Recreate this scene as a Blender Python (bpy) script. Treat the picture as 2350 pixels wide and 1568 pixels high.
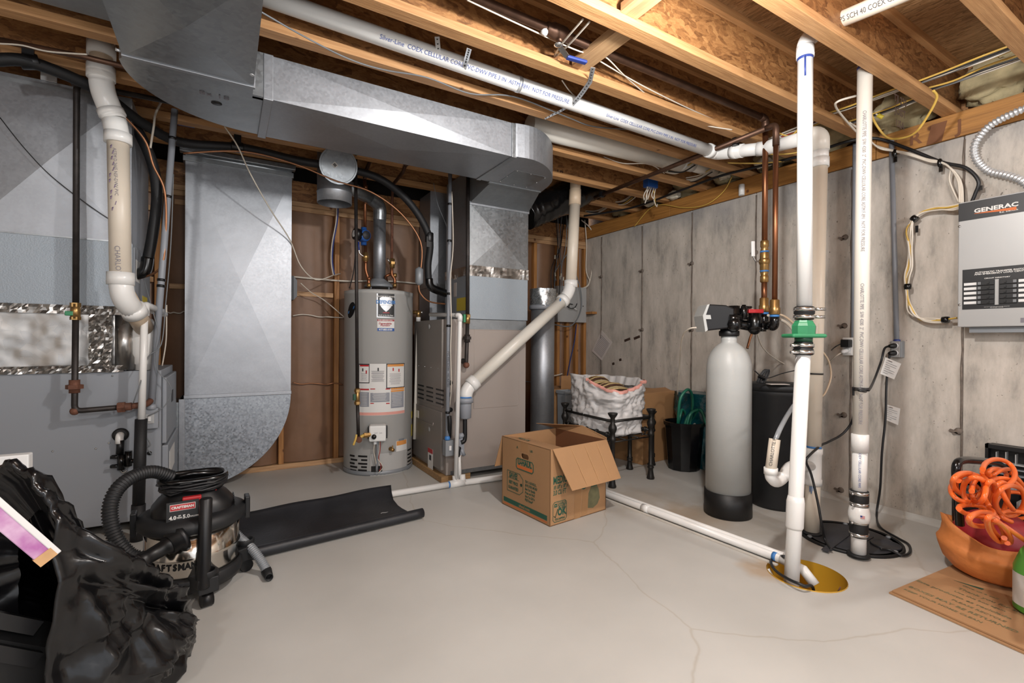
import bpy, bmesh, math, random
from mathutils import Vector, Matrix, noise
for o in list(bpy.data.objects): bpy.data.objects.remove(o, do_unlink=True)
random.seed(7)
C = bpy.context.scene.collection
V = Vector
rad = math.radians
# ---------------------------------------------------------------- camera
F = 1098.0; W, H = 2350, 1568; CAMH = 1.05
YAW, PIT, ROL = rad(30.918), rad(.156), rad(.363)
fw = V((math.sin(YAW)*math.cos(PIT), math.cos(YAW)*math.cos(PIT), -math.sin(PIT)))
r0 = V((math.cos(YAW), -math.sin(YAW), 0)); u0 = r0.cross(fw)
rt = math.cos(ROL)*r0 + math.sin(ROL)*u0
up = -math.sin(ROL)*r0 + math.cos(ROL)*u0
EYE = V((0, 0, CAMH))
cd = bpy.data.cameras.new('camera'); cam = bpy.data.objects.new('camera', cd); C.objects.link(cam)
cd.sensor_width = 36; cd.lens = F/W*36; cd.clip_start = .02
mw = Matrix((rt, up, -fw)).transposed().to_4x4(); mw.translation = EYE
cam.matrix_world = mw
bpy.context.scene.camera = cam
# ---------------------------------------------------------------- light
sc = bpy.context.scene
sc.view_settings.view_transform = 'Standard'; sc.view_settings.look = 'None'
sc.view_settings.gamma = 1; sc.view_settings.use_curve_mapping = False
sc.view_settings.exposure = 1.4
wd = bpy.data.worlds.new('world'); sc.world = wd; wd.use_nodes = True
bg = wd.node_tree.nodes['Background']; bg.inputs[0].default_value = (.93, .95, 1, 1); bg.inputs[1].default_value = .5
def lamp(name, loc, power, radius=.06, col=(1, .985, .965)):
    l = bpy.data.lights.new(name, 'POINT'); l.energy = power; l.shadow_soft_size = radius; l.color = col
    o = bpy.data.objects.new(name, l); o.location = loc; C.objects.link(o); return o
lamp('key_fill_light', (1.25, .85, 2.17), 42, .05)
lamp('key_fill_light', (-.9, -.9, 2.25), 26, .08)  # added fill lamp out of view behind the camera, left side
lamp('key_fill_light', (2.6, -1.0, 2.2), 24, .08)  # second unseen lamp, added behind the camera to fill from the right
lamp('fill_light', (.25, -.45, 1.55), 22, .2, (1, .98, .96))  # soft fill added beside the camera, no real fixture here
# ---------------------------------------------------------------- pixel ray -> point on a plane of the room
def ray(px, py): return (px-W/2)/F*rt - (py-H/2)/F*up + fw
def at(px, py, x=None, y=None, z=None, d=None):
    q = ray(px, py)
    t = x/q.x if x is not None else y/q.y if y is not None else (z-CAMH)/q.z if z is not None else d
    return EYE + t*q
# ---------------------------------------------------------------- materials
def srgb(h):
    h = h.lstrip('#'); c = [int(h[i:i+2], 16)/255 for i in (0, 2, 4)]
    return tuple(x/12.92 if x <= .04045 else ((x+.055)/1.055)**2.4 for x in c) + (1,)
M = {}
def mat(name, col, rough=.5, metal=0, var=.08, scale=6, bump=0, bscale=60, stretch=(1, 1, 1), col2=None, spec=None, detail=4, trans=0, alpha=1, coat=0):
    m = bpy.data.materials.new(name); m.use_nodes = True; nt = m.node_tree; N = nt.nodes; L = nt.links
    b = N['Principled BSDF']; c = srgb(col) if isinstance(col, str) else col
    b.inputs['Roughness'].default_value = rough; b.inputs['Metallic'].default_value = metal
    if spec is not None: b.inputs['Specular IOR Level'].default_value = spec
    if trans: b.inputs['Transmission Weight'].default_value = trans
    if coat: b.inputs['Coat Weight'].default_value = coat
    b.inputs['Alpha'].default_value = alpha
    tc = N.new('ShaderNodeTexCoord'); mp = N.new('ShaderNodeMapping'); L.new(tc.outputs['Object'], mp.inputs[0])
    mp.inputs['Scale'].default_value = stretch
    n = N.new('ShaderNodeTexNoise'); n.inputs['Scale'].default_value = scale; n.inputs['Detail'].default_value = detail
    L.new(mp.outputs[0], n.inputs[0])
    r = N.new('ShaderNodeValToRGB'); L.new(n.outputs[0], r.inputs[0])
    c2 = (srgb(col2) if isinstance(col2, str) else col2) if col2 else tuple(min(1, x*(1+var)) for x in c[:3]) + (1,)
    c1 = c if col2 else tuple(x*(1-var) for x in c[:3]) + (1,)
    r.color_ramp.elements[0].position = .32; r.color_ramp.elements[1].position = .68
    r.color_ramp.elements[0].color = c1; r.color_ramp.elements[1].color = c2
    L.new(r.outputs[0], b.inputs['Base Color'])
    if bump:
        n2 = N.new('ShaderNodeTexNoise'); n2.inputs['Scale'].default_value = bscale; n2.inputs['Detail'].default_value = 3
        L.new(mp.outputs[0], n2.inputs[0])
        bp = N.new('ShaderNodeBump'); bp.inputs['Strength'].default_value = bump; bp.inputs['Distance'].default_value = .01
        L.new(n2.outputs[0], bp.inputs['Height']); L.new(bp.outputs[0], b.inputs['Normal'])
    M[name] = m; return m
def galv(name, col, rough=.38, metal=.85, spangle=60, amt=.12, bump=.04):
    m = mat(name, col, rough, metal, .07, 3, 0); nt = m.node_tree; N = nt.nodes; L = nt.links; b = N['Principled BSDF']
    tc = [n for n in N if n.type == 'TEX_COORD'][0]; ramp = [n for n in N if n.type == 'VALTORGB'][0]
    v = N.new('ShaderNodeTexVoronoi'); v.inputs['Scale'].default_value = spangle; L.new(tc.outputs['Object'], v.inputs[0])
    bw = N.new('ShaderNodeRGBToBW'); L.new(v.outputs['Color'], bw.inputs[0])
    mr = N.new('ShaderNodeMapRange'); mr.inputs[3].default_value = 1-amt; mr.inputs[4].default_value = 1+amt; L.new(bw.outputs[0], mr.inputs[0])
    mx = N.new('ShaderNodeMix'); mx.data_type = 'RGBA'; mx.blend_type = 'MULTIPLY'; mx.inputs[0].default_value = 1
    L.new(ramp.outputs[0], mx.inputs[6]); L.new(mr.outputs[0], mx.inputs[7]); L.new(mx.outputs[2], b.inputs['Base Color'])
    m2 = N.new('ShaderNodeMapRange'); m2.inputs[3].default_value = rough-.1*amt/.12*.6; m2.inputs[4].default_value = rough+.1*amt/.12*.6; L.new(bw.outputs[0], m2.inputs[0])
    L.new(m2.outputs[0], b.inputs['Roughness'])
    if bump:
        n2 = N.new('ShaderNodeTexNoise'); n2.inputs['Scale'].default_value = 5; L.new(tc.outputs['Object'], n2.inputs[0])
        bp = N.new('ShaderNodeBump'); bp.inputs['Strength'].default_value = bump*4; bp.inputs['Distance'].default_value = .02
        L.new(n2.outputs[0], bp.inputs['Height']); L.new(bp.outputs[0], b.inputs['Normal'])
    return m
galv('galv', '#999da0'); galv('galv_bright', '#a2a5aa', .46, .8, 90, .07); galv('galv_spangle', '#979ca2', .42, .75, 85, .28)
galv('galv_dull', '#8e9295', .5, .7, 40, .08); galv('foil', '#aaa7a3', .3, .95, 25, .1, .35); galv('steel', '#cfcac2', .12, 1, 300, .01, .0)
galv('wrap', '#c9cdd0', .3, .9, 120, .2, .6)
def lumber(name, a, b, stretch):
    m = mat(name, a, .6, 0, col2=b, scale=9, stretch=stretch, bump=.15, bscale=30)
    nt = m.node_tree; N = nt.nodes; L = nt.links; ramp = [n for n in N if n.type == 'VALTORGB'][0]
    tc = [n for n in N if n.type == 'TEX_COORD'][0]; bs = N['Principled BSDF']
    v = N.new('ShaderNodeTexVoronoi'); v.inputs['Scale'].default_value = 5.5; L.new(tc.outputs['Object'], v.inputs[0])
    r = N.new('ShaderNodeValToRGB'); r.color_ramp.elements[0].position = .05; r.color_ramp.elements[1].position = .1
    r.color_ramp.elements[0].color = (.3, .2, .14, 1); r.color_ramp.elements[1].color = (1, 1, 1, 1); L.new(v.outputs['Distance'], r.inputs[0])
    mx = N.new('ShaderNodeMix'); mx.data_type = 'RGBA'; mx.blend_type = 'MULTIPLY'; mx.inputs[0].default_value = 1
    L.new(ramp.outputs[0], mx.inputs[6]); L.new(r.outputs[0], mx.inputs[7]); L.new(mx.outputs[2], bs.inputs['Base Color'])
    return m
lumber('lumber_x', '#a67d57', '#c29b71', (.5, 9, 9)); lumber('lumber_y', '#ac855e', '#c6a278', (9, .5, 9)); lumber('stud', '#93602f', '#b07c45', (9, 9, .5))
lumber('sill', '#8c5f2c', '#a9763a', (9, .4, 9)); lumber('flange', '#a6794d', '#c09262', (.5, 9, 9)); lumber('base_wood', '#8b6a42', '#a9855a', (.7, 9, 9))
def osb(name, cols, sc=22, st=(1, 1, 1)):
    m = bpy.data.materials.new(name); m.use_nodes = True; nt = m.node_tree; N = nt.nodes; L = nt.links; b = N['Principled BSDF']
    tc = N.new('ShaderNodeTexCoord'); mp = N.new('ShaderNodeMapping'); L.new(tc.outputs['Object'], mp.inputs[0]); mp.inputs['Scale'].default_value = st
    nz = N.new('ShaderNodeTexNoise'); nz.inputs['Scale'].default_value = 7; nz.inputs['Detail'].default_value = 2; L.new(mp.outputs[0], nz.inputs[0])
    mx = N.new('ShaderNodeMix'); mx.data_type = 'RGBA'; mx.blend_type = 'ADD'; mx.inputs[0].default_value = .22; L.new(mp.outputs[0], mx.inputs[6]); L.new(nz.outputs['Color'], mx.inputs[7])
    v = N.new('ShaderNodeTexVoronoi'); v.inputs['Scale'].default_value = sc; v.inputs['Randomness'].default_value = 1; L.new(mx.outputs[2], v.inputs[0])
    bw = N.new('ShaderNodeRGBToBW'); L.new(v.outputs['Color'], bw.inputs[0])
    n2 = N.new('ShaderNodeTexNoise'); n2.inputs['Scale'].default_value = sc*1.4; n2.inputs['Detail'].default_value = 5; n2.inputs['Distortion'].default_value = 1.5; L.new(mp.outputs[0], n2.inputs[0])
    ad = N.new('ShaderNodeMath'); ad.operation = 'MULTIPLY_ADD'; ad.inputs[1].default_value = .45; L.new(bw.outputs[0], ad.inputs[0])
    sb = N.new('ShaderNodeMath'); sb.operation = 'MULTIPLY'; sb.inputs[1].default_value = .5; L.new(n2.outputs[0], sb.inputs[0]); L.new(sb.outputs[0], ad.inputs[2])
    r = N.new('ShaderNodeValToRGB'); L.new(ad.outputs[0], r.inputs[0])
    e = r.color_ramp.elements; e[0].position = .25; e[0].color = srgb(cols[0]); e[1].position = .72; e[1].color = srgb(cols[2])
    k = e.new(.48); k.color = srgb(cols[1])
    L.new(r.outputs[0], b.inputs['Base Color']); b.inputs['Roughness'].default_value = .55
    bp = N.new('ShaderNodeBump'); bp.inputs['Strength'].default_value = .25; bp.inputs['Distance'].default_value = .004; L.new(ad.outputs[0], bp.inputs['Height']); L.new(bp.outputs[0], b.inputs['Normal'])
    M[name] = m
osb('osb_web', ('#6a4425', '#93653b', '#ad7e4e'), 44, (.55, 1, 1.2)); osb('osb_deck', ('#70502f', '#96724c', '#ae8860'), 40, (2.4, .5, 1))
def concrete():
    m = bpy.data.materials.new('concrete'); m.use_nodes = True; nt = m.node_tree; N = nt.nodes; L = nt.links; b = N['Principled BSDF']
    tc = N.new('ShaderNodeTexCoord'); mp = N.new('ShaderNodeMapping'); L.new(tc.outputs['Object'], mp.inputs[0]); mp.inputs['Scale'].default_value = (1, 1.5, .5)
    n = N.new('ShaderNodeTexNoise'); n.inputs['Scale'].default_value = 4.5; n.inputs['Detail'].default_value = 10; n.inputs['Roughness'].default_value = .7; L.new(mp.outputs[0], n.inputs[0])
    r = N.new('ShaderNodeValToRGB'); e = r.color_ramp.elements; e[0].position = .3; e[0].color = srgb('#8a857f'); e[1].position = .66; e[1].color = srgb('#cdc4ba'); k = e.new(.47); k.color = srgb('#b7afa5'); L.new(n.outputs[0], r.inputs[0])
    # small dark bug holes in the cast face
    v = N.new('ShaderNodeTexVoronoi'); v.inputs['Scale'].default_value = 40; mp2 = N.new('ShaderNodeMapping'); mp2.inputs['Scale'].default_value = (1, 1.3, .8); L.new(tc.outputs['Object'], mp2.inputs[0]); nd = N.new('ShaderNodeTexNoise'); nd.inputs['Scale'].default_value = 30; L.new(tc.outputs['Object'], nd.inputs[0]); av_ = N.new('ShaderNodeMix'); av_.data_type = 'RGBA'; av_.blend_type = 'ADD'; av_.inputs[0].default_value = .03; L.new(mp2.outputs[0], av_.inputs[6]); L.new(nd.outputs['Color'], av_.inputs[7]); L.new(av_.outputs[2], v.inputs[0])
    nd2 = N.new('ShaderNodeTexNoise'); nd2.inputs['Scale'].default_value = 17; nd2.inputs['Detail'].default_value = 3; L.new(tc.outputs['Object'], nd2.inputs[0]); vd = N.new('ShaderNodeMath'); vd.operation = 'MULTIPLY_ADD'; vd.inputs[1].default_value = .55; L.new(nd2.outputs[0], vd.inputs[0]); L.new(v.outputs['Distance'], vd.inputs[2])
    r2 = N.new('ShaderNodeValToRGB'); r2.color_ramp.elements[0].position = .32; r2.color_ramp.elements[0].color = (.3, .28, .26, 1); r2.color_ramp.elements[1].position = .42; r2.color_ramp.elements[1].color = (1, 1, 1, 1); L.new(vd.outputs[0], r2.inputs[0])
    n3 = N.new('ShaderNodeTexNoise'); n3.inputs['Scale'].default_value = 5; n3.inputs['Detail'].default_value = 3; L.new(tc.outputs['Object'], n3.inputs[0])
    r3 = N.new('ShaderNodeValToRGB'); r3.color_ramp.elements[0].position = .44; r3.color_ramp.elements[1].position = .6; L.new(n3.outputs[0], r3.inputs[0])
    sel = N.new('ShaderNodeMix'); sel.data_type = 'RGBA'; sel.inputs[6].default_value = (1, 1, 1, 1); L.new(r3.outputs[0], sel.inputs[0]); L.new(r2.outputs[0], sel.inputs[7])
    mx = N.new('ShaderNodeMix'); mx.data_type = 'RGBA'; mx.blend_type = 'MULTIPLY'; mx.inputs[0].default_value = .85; L.new(r.outputs[0], mx.inputs[6]); L.new(sel.outputs[2], mx.inputs[7])
    # bluish damp band along the wall top
    sp = N.new('ShaderNodeSeparateXYZ'); L.new(tc.outputs['Object'], sp.inputs[0])
    n4 = N.new('ShaderNodeTexNoise'); n4.inputs['Scale'].default_value = 2.2; n4.inputs['Detail'].default_value = 4; L.new(tc.outputs['Object'], n4.inputs[0])
    ad = N.new('ShaderNodeMath'); ad.operation = 'MULTIPLY_ADD'; ad.inputs[1].default_value = .9; L.new(n4.outputs[0], ad.inputs[0]); L.new(sp.outputs[2], ad.inputs[2])
    r4 = N.new('ShaderNodeMapRange'); r4.inputs[1].default_value = 2.44; r4.inputs[2].default_value = 2.72; L.new(ad.outputs[0], r4.inputs[0])
    mt = N.new('ShaderNodeMath'); mt.operation = 'MULTIPLY'; mt.inputs[1].default_value = .6; L.new(r4.outputs[0], mt.inputs[0])
    m2 = N.new('ShaderNodeMix'); m2.data_type = 'RGBA'; L.new(mt.outputs[0], m2.inputs[0]); L.new(mx.outputs[2], m2.inputs[6]); m2.inputs[7].default_value = srgb('#72757b')
    L.new(m2.outputs[2], b.inputs['Base Color']); b.inputs['Roughness'].default_value = .85
    bp = N.new('ShaderNodeBump'); bp.inputs['Strength'].default_value = .35; bp.inputs['Distance'].default_value = .006; L.new(mx.outputs[2], bp.inputs['Height']); L.new(bp.outputs[0], b.inputs['Normal'])
    M['concrete'] = m
concrete()
def floorm():
    m = mat('floor', '#b2b0ab', .42, 0, col2='#bfbdb8', scale=1.6, detail=6); nt = m.node_tree; N = nt.nodes; L = nt.links; b = N['Principled BSDF']
    ramp = [n for n in N if n.type == 'VALTORGB'][0]; tc = [n for n in N if n.type == 'TEX_COORD'][0]
    # hairline cracks
    n = N.new('ShaderNodeTexNoise'); n.inputs['Scale'].default_value = 1.1; n.inputs['Detail'].default_value = 5; L.new(tc.outputs['Object'], n.inputs[0])
    ad = N.new('ShaderNodeMix'); ad.data_type = 'RGBA'; ad.blend_type = 'ADD'; ad.inputs[0].default_value = .35; L.new(tc.outputs['Object'], ad.inputs[6]); L.new(n.outputs['Color'], ad.inputs[7])
    v = N.new('ShaderNodeTexVoronoi'); v.feature = 'DISTANCE_TO_EDGE'; v.inputs['Scale'].default_value = .62; L.new(ad.outputs[2], v.inputs[0])
    r = N.new('ShaderNodeValToRGB'); r.color_ramp.elements[0].position = .0; r.color_ramp.elements[0].color = srgb('#efeae4'); r.color_ramp.elements[1].position = .004; r.color_ramp.elements[1].color = (1, 1, 1, 1); L.new(v.outputs['Distance'], r.inputs[0])
    mx = N.new('ShaderNodeMix'); mx.data_type = 'RGBA'; mx.blend_type = 'MULTIPLY'; mx.inputs[0].default_value = 1; L.new(ramp.outputs[0], mx.inputs[6]); L.new(r.outputs[0], mx.inputs[7])
    # rusty / tan stains near the sump and softener
    def spot(cx, cy, rx, src, col, k):
        ms = N.new('ShaderNodeMapping'); ms.inputs['Location'].default_value = (-cx/rx, -cy/rx, 0); ms.inputs['Scale'].default_value = (1/rx, 1/rx, 1); L.new(tc.outputs['Object'], ms.inputs[0])
        g = N.new('ShaderNodeTexGradient'); g.gradient_type = 'SPHERICAL'; L.new(ms.outputs[0], g.inputs[0])
        nn = N.new('ShaderNodeTexNoise'); nn.inputs['Scale'].default_value = 9; nn.inputs['Detail'].default_value = 5; L.new(tc.outputs['Object'], nn.inputs[0])
        mm = N.new('ShaderNodeMath'); mm.operation = 'MULTIPLY'; L.new(g.outputs[0], mm.inputs[0]); L.new(nn.outputs[0], mm.inputs[1])
        mr = N.new('ShaderNodeMapRange'); mr.inputs[1].default_value = .12; mr.inputs[2].default_value = .35; mr.inputs[4].default_value = k; L.new(mm.outputs[0], mr.inputs[0])
        q = N.new('ShaderNodeMix'); q.data_type = 'RGBA'; L.new(mr.outputs[0], q.inputs[0]); L.new(src, q.inputs[6]); q.inputs[7].default_value = srgb(col); return q.outputs[2]
    s = spot(2.42, 1.9, .34, mx.outputs[2], '#a88d6d', .75); s = spot(2.16, 1.28, .2, s, '#a8865c', .6); s = spot(2.6, 1.75, .6, s, '#a59d92', .6); s = spot(2.3, 2.3, .5, s, '#a79c8e', .6); s = spot(2.9, 1.2, .6, s, '#b3aca2', .6)
    L.new(s, b.inputs['Base Color'])
floorm()
mat('kraft', '#7a5940', .5, 0, .12, 4, .25, 12); mat('pvc', '#d8d3c9', .35, 0, .04, 3); mat('pvc_white', '#e0dfdc', .3, 0, .03, 3); mat('pvc_tan', '#cdb79d', .45, 0, .12, 9)
mat('pvc_cream', '#d3c8b8', .4, 0, .05, 4); mat('grey_pvc', '#8b8f96', .45, 0, .06, 5); mat('copper', '#8a5a3e', .38, .85, .2, 14, 0, 40, (1, 1, .3)); mat('copper_dark', '#5d4436', .45, .7, .25, 14); mat('copper_tube', '#9a6b4c', .4, .7, .12, 8)
mat('brass', '#a98654', .35, .85, .2, 20); mat('iron', '#35302e', .5, .5, .25, 20, .1, 90); mat('rust', '#6b4636', .7, .3, .3, 25, .2, 90); mat('foam', '#121214', .62, 0, .2, 12, .1, 120)
mat('black', '#0e0e10', .42, 0, .15, 8); mat('black_gloss', '#0b0b0c', .22, 0, .1, 8); mat('black_soft', '#18191b', .55, 0, .2, 14); mat('rubber', '#121315', .6, 0, .25, 10, .15, 80); mat('ebony', '#0a0a0b', .5, 0, .1, 5)
mat('lid_black', '#303136', .5, 0, .2, 9, .1, 60); mat('mat_rubber', '#202125', .48, 0, .28, 7, .12, 60); mat('furnace_grey', '#8b8f95', .5, .1, .03, 2); mat('furnace_tan', '#9c928b', .5, .1, .03, 2); mat('furnace_front', '#8a837d', .42, .35, .04, 2)
mat('coil_blue', '#98a1a9', .45, .3, .04, 3, .15, 160); mat('heater', '#aaa9a6', .42, 0, .02, 2); mat('heater_ring', '#868a8e', .45, .2, .05, 3); mat('label_white', '#d8d6d2', .55, 0, .02, 3)
mat('print_grey', '#8d8f96', .6, 0, .1, 5); mat('ink', '#2c2c30', .6, 0, .1, 5); mat('ink_soft', '#77737a', .6, 0, .1, 5); mat('ink_blue', '#4a5a94', .6, 0, .1, 5); mat('ink_purple', '#7d6a8e', .6, 0, .2, 5)
mat('red', '#b3262b', .45, 0, .06, 5); mat('red_dull', '#a3383f', .5, 0, .06, 5); mat('orange_label', '#d28f4c', .5, 0, .05, 5); mat('blue', '#1f4f94', .45, 0, .08, 5); mat('blue_dark', '#263a80', .45, 0, .1, 5); mat('blue_primer', '#3d78b8', .5, 0, .15, 9)
mat('yellow', '#c9b43a', .5, 0, .06, 5); mat('pit_yellow', '#c99a2e', .4, 0, .1, 3); mat('wire_yellow', '#c9a54e', .45, 0, .08, 9); mat('wire_white', '#cfc6b8', .45, 0, .06, 9); mat('wire_black', '#1b1b1d', .45, 0, .1, 9); mat('wire_grey', '#6e7174', .5, 0, .1, 9); mat('wire_red', '#a63a30', .5, 0, .1, 9)
mat('strap', '#cfd1d3', .35, .6, .08, 20); mat('plate_black', '#141417', .45, 0, .1, 5); mat('carton', '#a47d57', .7, 0, .06, 3, .08, 60, (1, 1, 1)); mat('carton_shaded', '#70472b', .75, 0, .06, 3); mat('carton_dull', '#a07850', .75, 0, .08, 4); mat('carton_edge', '#c29a6e', .7, 0, .1, 30)  # inner carton brown has the box's interior shade put into its colour
mat('green_ink', '#1f5240', .6, 0, .1, 8); mat('orange_ink', '#c9682f', .6, 0, .06, 8); mat('ink_faded', '#6d6a4c', .65, 0, .2, 20)
mat('wrought', '#2c2a28', .42, .5, .15, 25); mat('bag_white', '#cfcdcc', .42, 0, .05, 6, .3, 25, trans=0); mat('bag_pink', '#d99a8e', .5, 0, .08, 8); mat('stripe_dark', '#4e3022', .85, 0, .2, 60); mat('stripe_tan', '#b39b6c', .85, 0, .15, 60); mat('stripe_cream', '#cbbd98', .85, 0, .15, 60)
mat('bag_black', '#0c0c0e', .22, 0, .3, 3, .25, 14); mat('magenta', '#a865a0', .5, 0, .3, 14, col2='#dcc6d8'); mat('white', '#d9d9d8', .45, 0, .02, 3); mat('tank_grey', '#b4b6b4', .38, 0, .035, 2, .12, 200, (.3, .3, 3)); mat('plate_grey', '#a8a8a7', .4, .15, .02, 3)
mat('green_valve', '#2e8055', .4, 0, .08, 9); mat('green_dark', '#1d4a34', .4, 0, .1, 9); mat('hose_green', '#1e6a55', .35, 0, .12, 9); mat('teal_film', '#0c4a54', .2, 0, .4, 9, .8, 22); mat('blue_cloth', '#14306e', .55, 0, .2, 9)
mat('orange_hose', '#dd6526', .32, 0, .06, 9); mat('terracotta', '#d98546', .65, 0, .1, 7, .3, 35); mat('ball_red', '#96222c', .4, 0, .06, 3); mat('green_bottle', '#5fae45', .35, 0, .06, 5); mat('insul', '#b8ab86', .9, 0, .25, 9, .8, 20); mat('insul_white', '#d3ccb9', .9, 0, .15, 12, .8, 25)
mat('paper', '#cfc6c0', .7, 0, .03, 5); mat('tub', '#8f9499', .25, 0, .05, 5); mat('lamp_white', '#e3e3e0', .4, 0, .02, 3); mat('chrome', '#c9c9c7', .2, .95, .05, 9); mat('dark_void', '#17120f', .9, 0, .2, 5); mat('silver_print', '#aeb0b2', .35, .7, .03, 6); mat('stain', '#3c2a20', .8, 0, .3, 20); mat('mortar', '#6d6259', .85, 0, .3, 20, .3, 40); mat('grout', '#5d554e', .9, 0, .2, 20); mat('epoxy', '#c2bcb2', .6, 0, .1, 8, .2, 40); mat('gold', '#b9a24e', .5, 0, .1, 8)
# ---------------------------------------------------------------- mesh helpers
WL = {}
def wloc(o): return WL.get(o.name, V((0, 0, 0)))
def frame(d, ref=None):
    d = V(d).normalized()
    a = V(ref) if ref is not None else (V((0, 0, 1)) if abs(d.z) < .95 else V((0, 1, 0)))
    x = a.cross(d).normalized(); return x, d.cross(x).normalized(), d
class MB:
    def __init__(s): s.v = []; s.f = []; s.sm = []
    def add(s, vs, fs, smooth=False):
        n = len(s.v); s.v += [V(p) for p in vs]
        for f in fs: s.f.append([i+n for i in f]); s.sm.append(smooth)
        return s
    def box(s, x0, x1, y0, y1, z0, z1):
        x0, x1 = sorted((x0, x1)); y0, y1 = sorted((y0, y1)); z0, z1 = sorted((z0, z1))
        return s.add([(x, y, z) for z in (z0, z1) for y in (y0, y1) for x in (x0, x1)], [(0, 2, 3, 1), (4, 5, 7, 6), (0, 1, 5, 4), (2, 6, 7, 3), (0, 4, 6, 2), (1, 3, 7, 5)])
    def obox(s, c, u, v, w):            # centre and three half vectors
        c, u, v, w = V(c), V(u), V(v), V(w)
        if u.cross(v).dot(w) < 0: w = -w
        return s.add([c+a*u+b*v+e*w for e in (-1, 1) for b in (-1, 1) for a in (-1, 1)], [(0, 2, 3, 1), (4, 5, 7, 6), (0, 1, 5, 4), (2, 6, 7, 3), (0, 4, 6, 2), (1, 3, 7, 5)])
    def beam(s, p0, p1, w, h, ref=None):
        p0, p1 = V(p0), V(p1); x, y, d = frame(p1-p0, ref); return s.obox((p0+p1)/2, x*w/2, y*h/2, (p1-p0)/2)
    def prism(s, pts, ext):             # planar polygon extruded by a vector
        p = [V(q) for q in pts]; e = V(ext); n = len(p); nr = V((0, 0, 0))
        for i in range(n): nr += p[i].cross(p[(i+1) % n])
        if nr.dot(e) > 0: p = p[::-1]
        return s.add(p+[q+e for q in p], [tuple(range(n)), tuple(range(2*n-1, n-1, -1))]+[(i, i+n, (i+1) % n+n, (i+1) % n) for i in range(n)])
    def tube(s, pts, r, n=12, caps=True, close=False, smooth=True):
        P = [V(p) for p in pts]; m = len(P); R = r if isinstance(r, (list, tuple)) else [r]*m
        T = []
        for i in range(m):
            a = P[i]-P[i-1] if (i > 0 or close) else P[1]-P[0]; b = P[(i+1) % m]-P[i] if (i < m-1 or close) else P[-1]-P[-2]
            a = a.normalized() if a.length > 1e-9 else b.normalized(); b = b.normalized() if b.length > 1e-9 else a
            t = a+b; T.append(t.normalized() if t.length > 1e-6 else a)
        x, y, d = frame(T[0]); vs = []
        for i in range(m):
            if i: x = (x-T[i]*x.dot(T[i])).normalized()
            yy = T[i].cross(x)
            a = (P[i]-P[i-1]).normalized() if i > 0 and (P[i]-P[i-1]).length > 1e-9 else T[i]
            k = 1/max(.5, T[i].dot(a)); g = T[i].cross(a); 
            for j in range(n):
                q = 2*math.pi*j/n; o = x*math.cos(q)*R[i]+yy*math.sin(q)*R[i]
                if k > 1.001 and g.length > 1e-6:
                    h = g.cross(T[i]).normalized(); o += h*o.dot(h)*(k-1)
                vs.append(P[i]+o)
        fs = [(i*n+j, i*n+(j+1) % n, ((i+1) % m)*n+(j+1) % n, ((i+1) % m)*n+j) for i in range(m if close else m-1) for j in range(n)]
        s.add(vs, fs, smooth)
        if caps and not close: k = len(s.v)-m*n; s.f += [[k+j for j in range(n)][::-1], [k+(m-1)*n+j for j in range(n)]]; s.sm += [False, False]
        return s
    def lathe(s, prof, c=(0, 0, 0), axis=(0, 0, 1), n=24, a0=0, a1=2*math.pi, smooth=True, ref=None, caps=True):
        x, y, d = frame(axis, ref); c = V(c); full = abs(a1-a0-2*math.pi) < 1e-6; k = n if full else n+1; vs = []
        for r, z in prof:
            for j in range(k): q = a0+(a1-a0)*j/n; vs.append(c+d*z+(x*math.cos(q)+y*math.sin(q))*r)
        fs = []
        for i in range(len(prof)-1):
            for j in range(n): a, b = i*k+j, i*k+(j+1) % k; fs.append((a, b, b+k, a+k))
        s.add(vs, fs, smooth); o = len(s.v)-len(vs)
        if full and caps:
            if prof[0][0] > 1e-5: s.f.append([o+j for j in range(k)][::-1]); s.sm.append(False)
            if prof[-1][0] > 1e-5: s.f.append([o+(len(prof)-1)*k+j for j in range(k)]); s.sm.append(False)
        return s
    def cyl(s, p0, p1, r, n=16, r1=None): 
        p0, p1 = V(p0), V(p1); L = (p1-p0).length; return s.lathe([(r, 0), (r if r1 is None else r1, L)], p0, p1-p0, n)
    def ball(s, c, r, n=12, sc=(1, 1, 1)):
        m = n//2; o = len(s.v); s.lathe([(max(1e-6, math.sin(math.pi*i/m))*r, -math.cos(math.pi*i/m)*r) for i in range(m+1)], (0, 0, 0), (0, 0, 1), n)
        for i in range(o, len(s.v)): p = s.v[i]; s.v[i] = V((p.x*sc[0], p.y*sc[1], p.z*sc[2]))+V(c)
        return s
    def grid(s, P, smooth=True, closeu=False):          # rows of points
        a, b = len(P), len(P[0]); vs = [p for row in P for p in row]
        return s.add(vs, [(i*b+j, i*b+(j+1) % b, (i+1)*b+(j+1) % b, (i+1)*b+j) for i in range(a-1) for j in range(b if closeu else b-1)], smooth)
    def text(s, t, size, o, u, v, n, off=.0012, **k):
        vs, fs = glyphs(t, size, **k); o, u, v, n = V(o), V(u).normalized(), V(v).normalized(), V(n).normalized()
        if u.cross(v).dot(n) < 0: fs = [f[::-1] for f in fs]
        return s.add([o+u*x+v*y+n*off for x, y in vs], fs)
    def ctext(s, t, size, c, R, ang, z, vert=False, off=.0012, **k):    # lettering wrapped on an upright cylinder
        vs, fs = glyphs(t, size, **k); P = []
        for x, y in vs:
            if vert: x, y = y, -x
            q = ang+x/R; P.append(V((c[0]+math.cos(q)*(R+off), c[1]+math.sin(q)*(R+off), z+y)))
        return s.add(P, fs)
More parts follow.
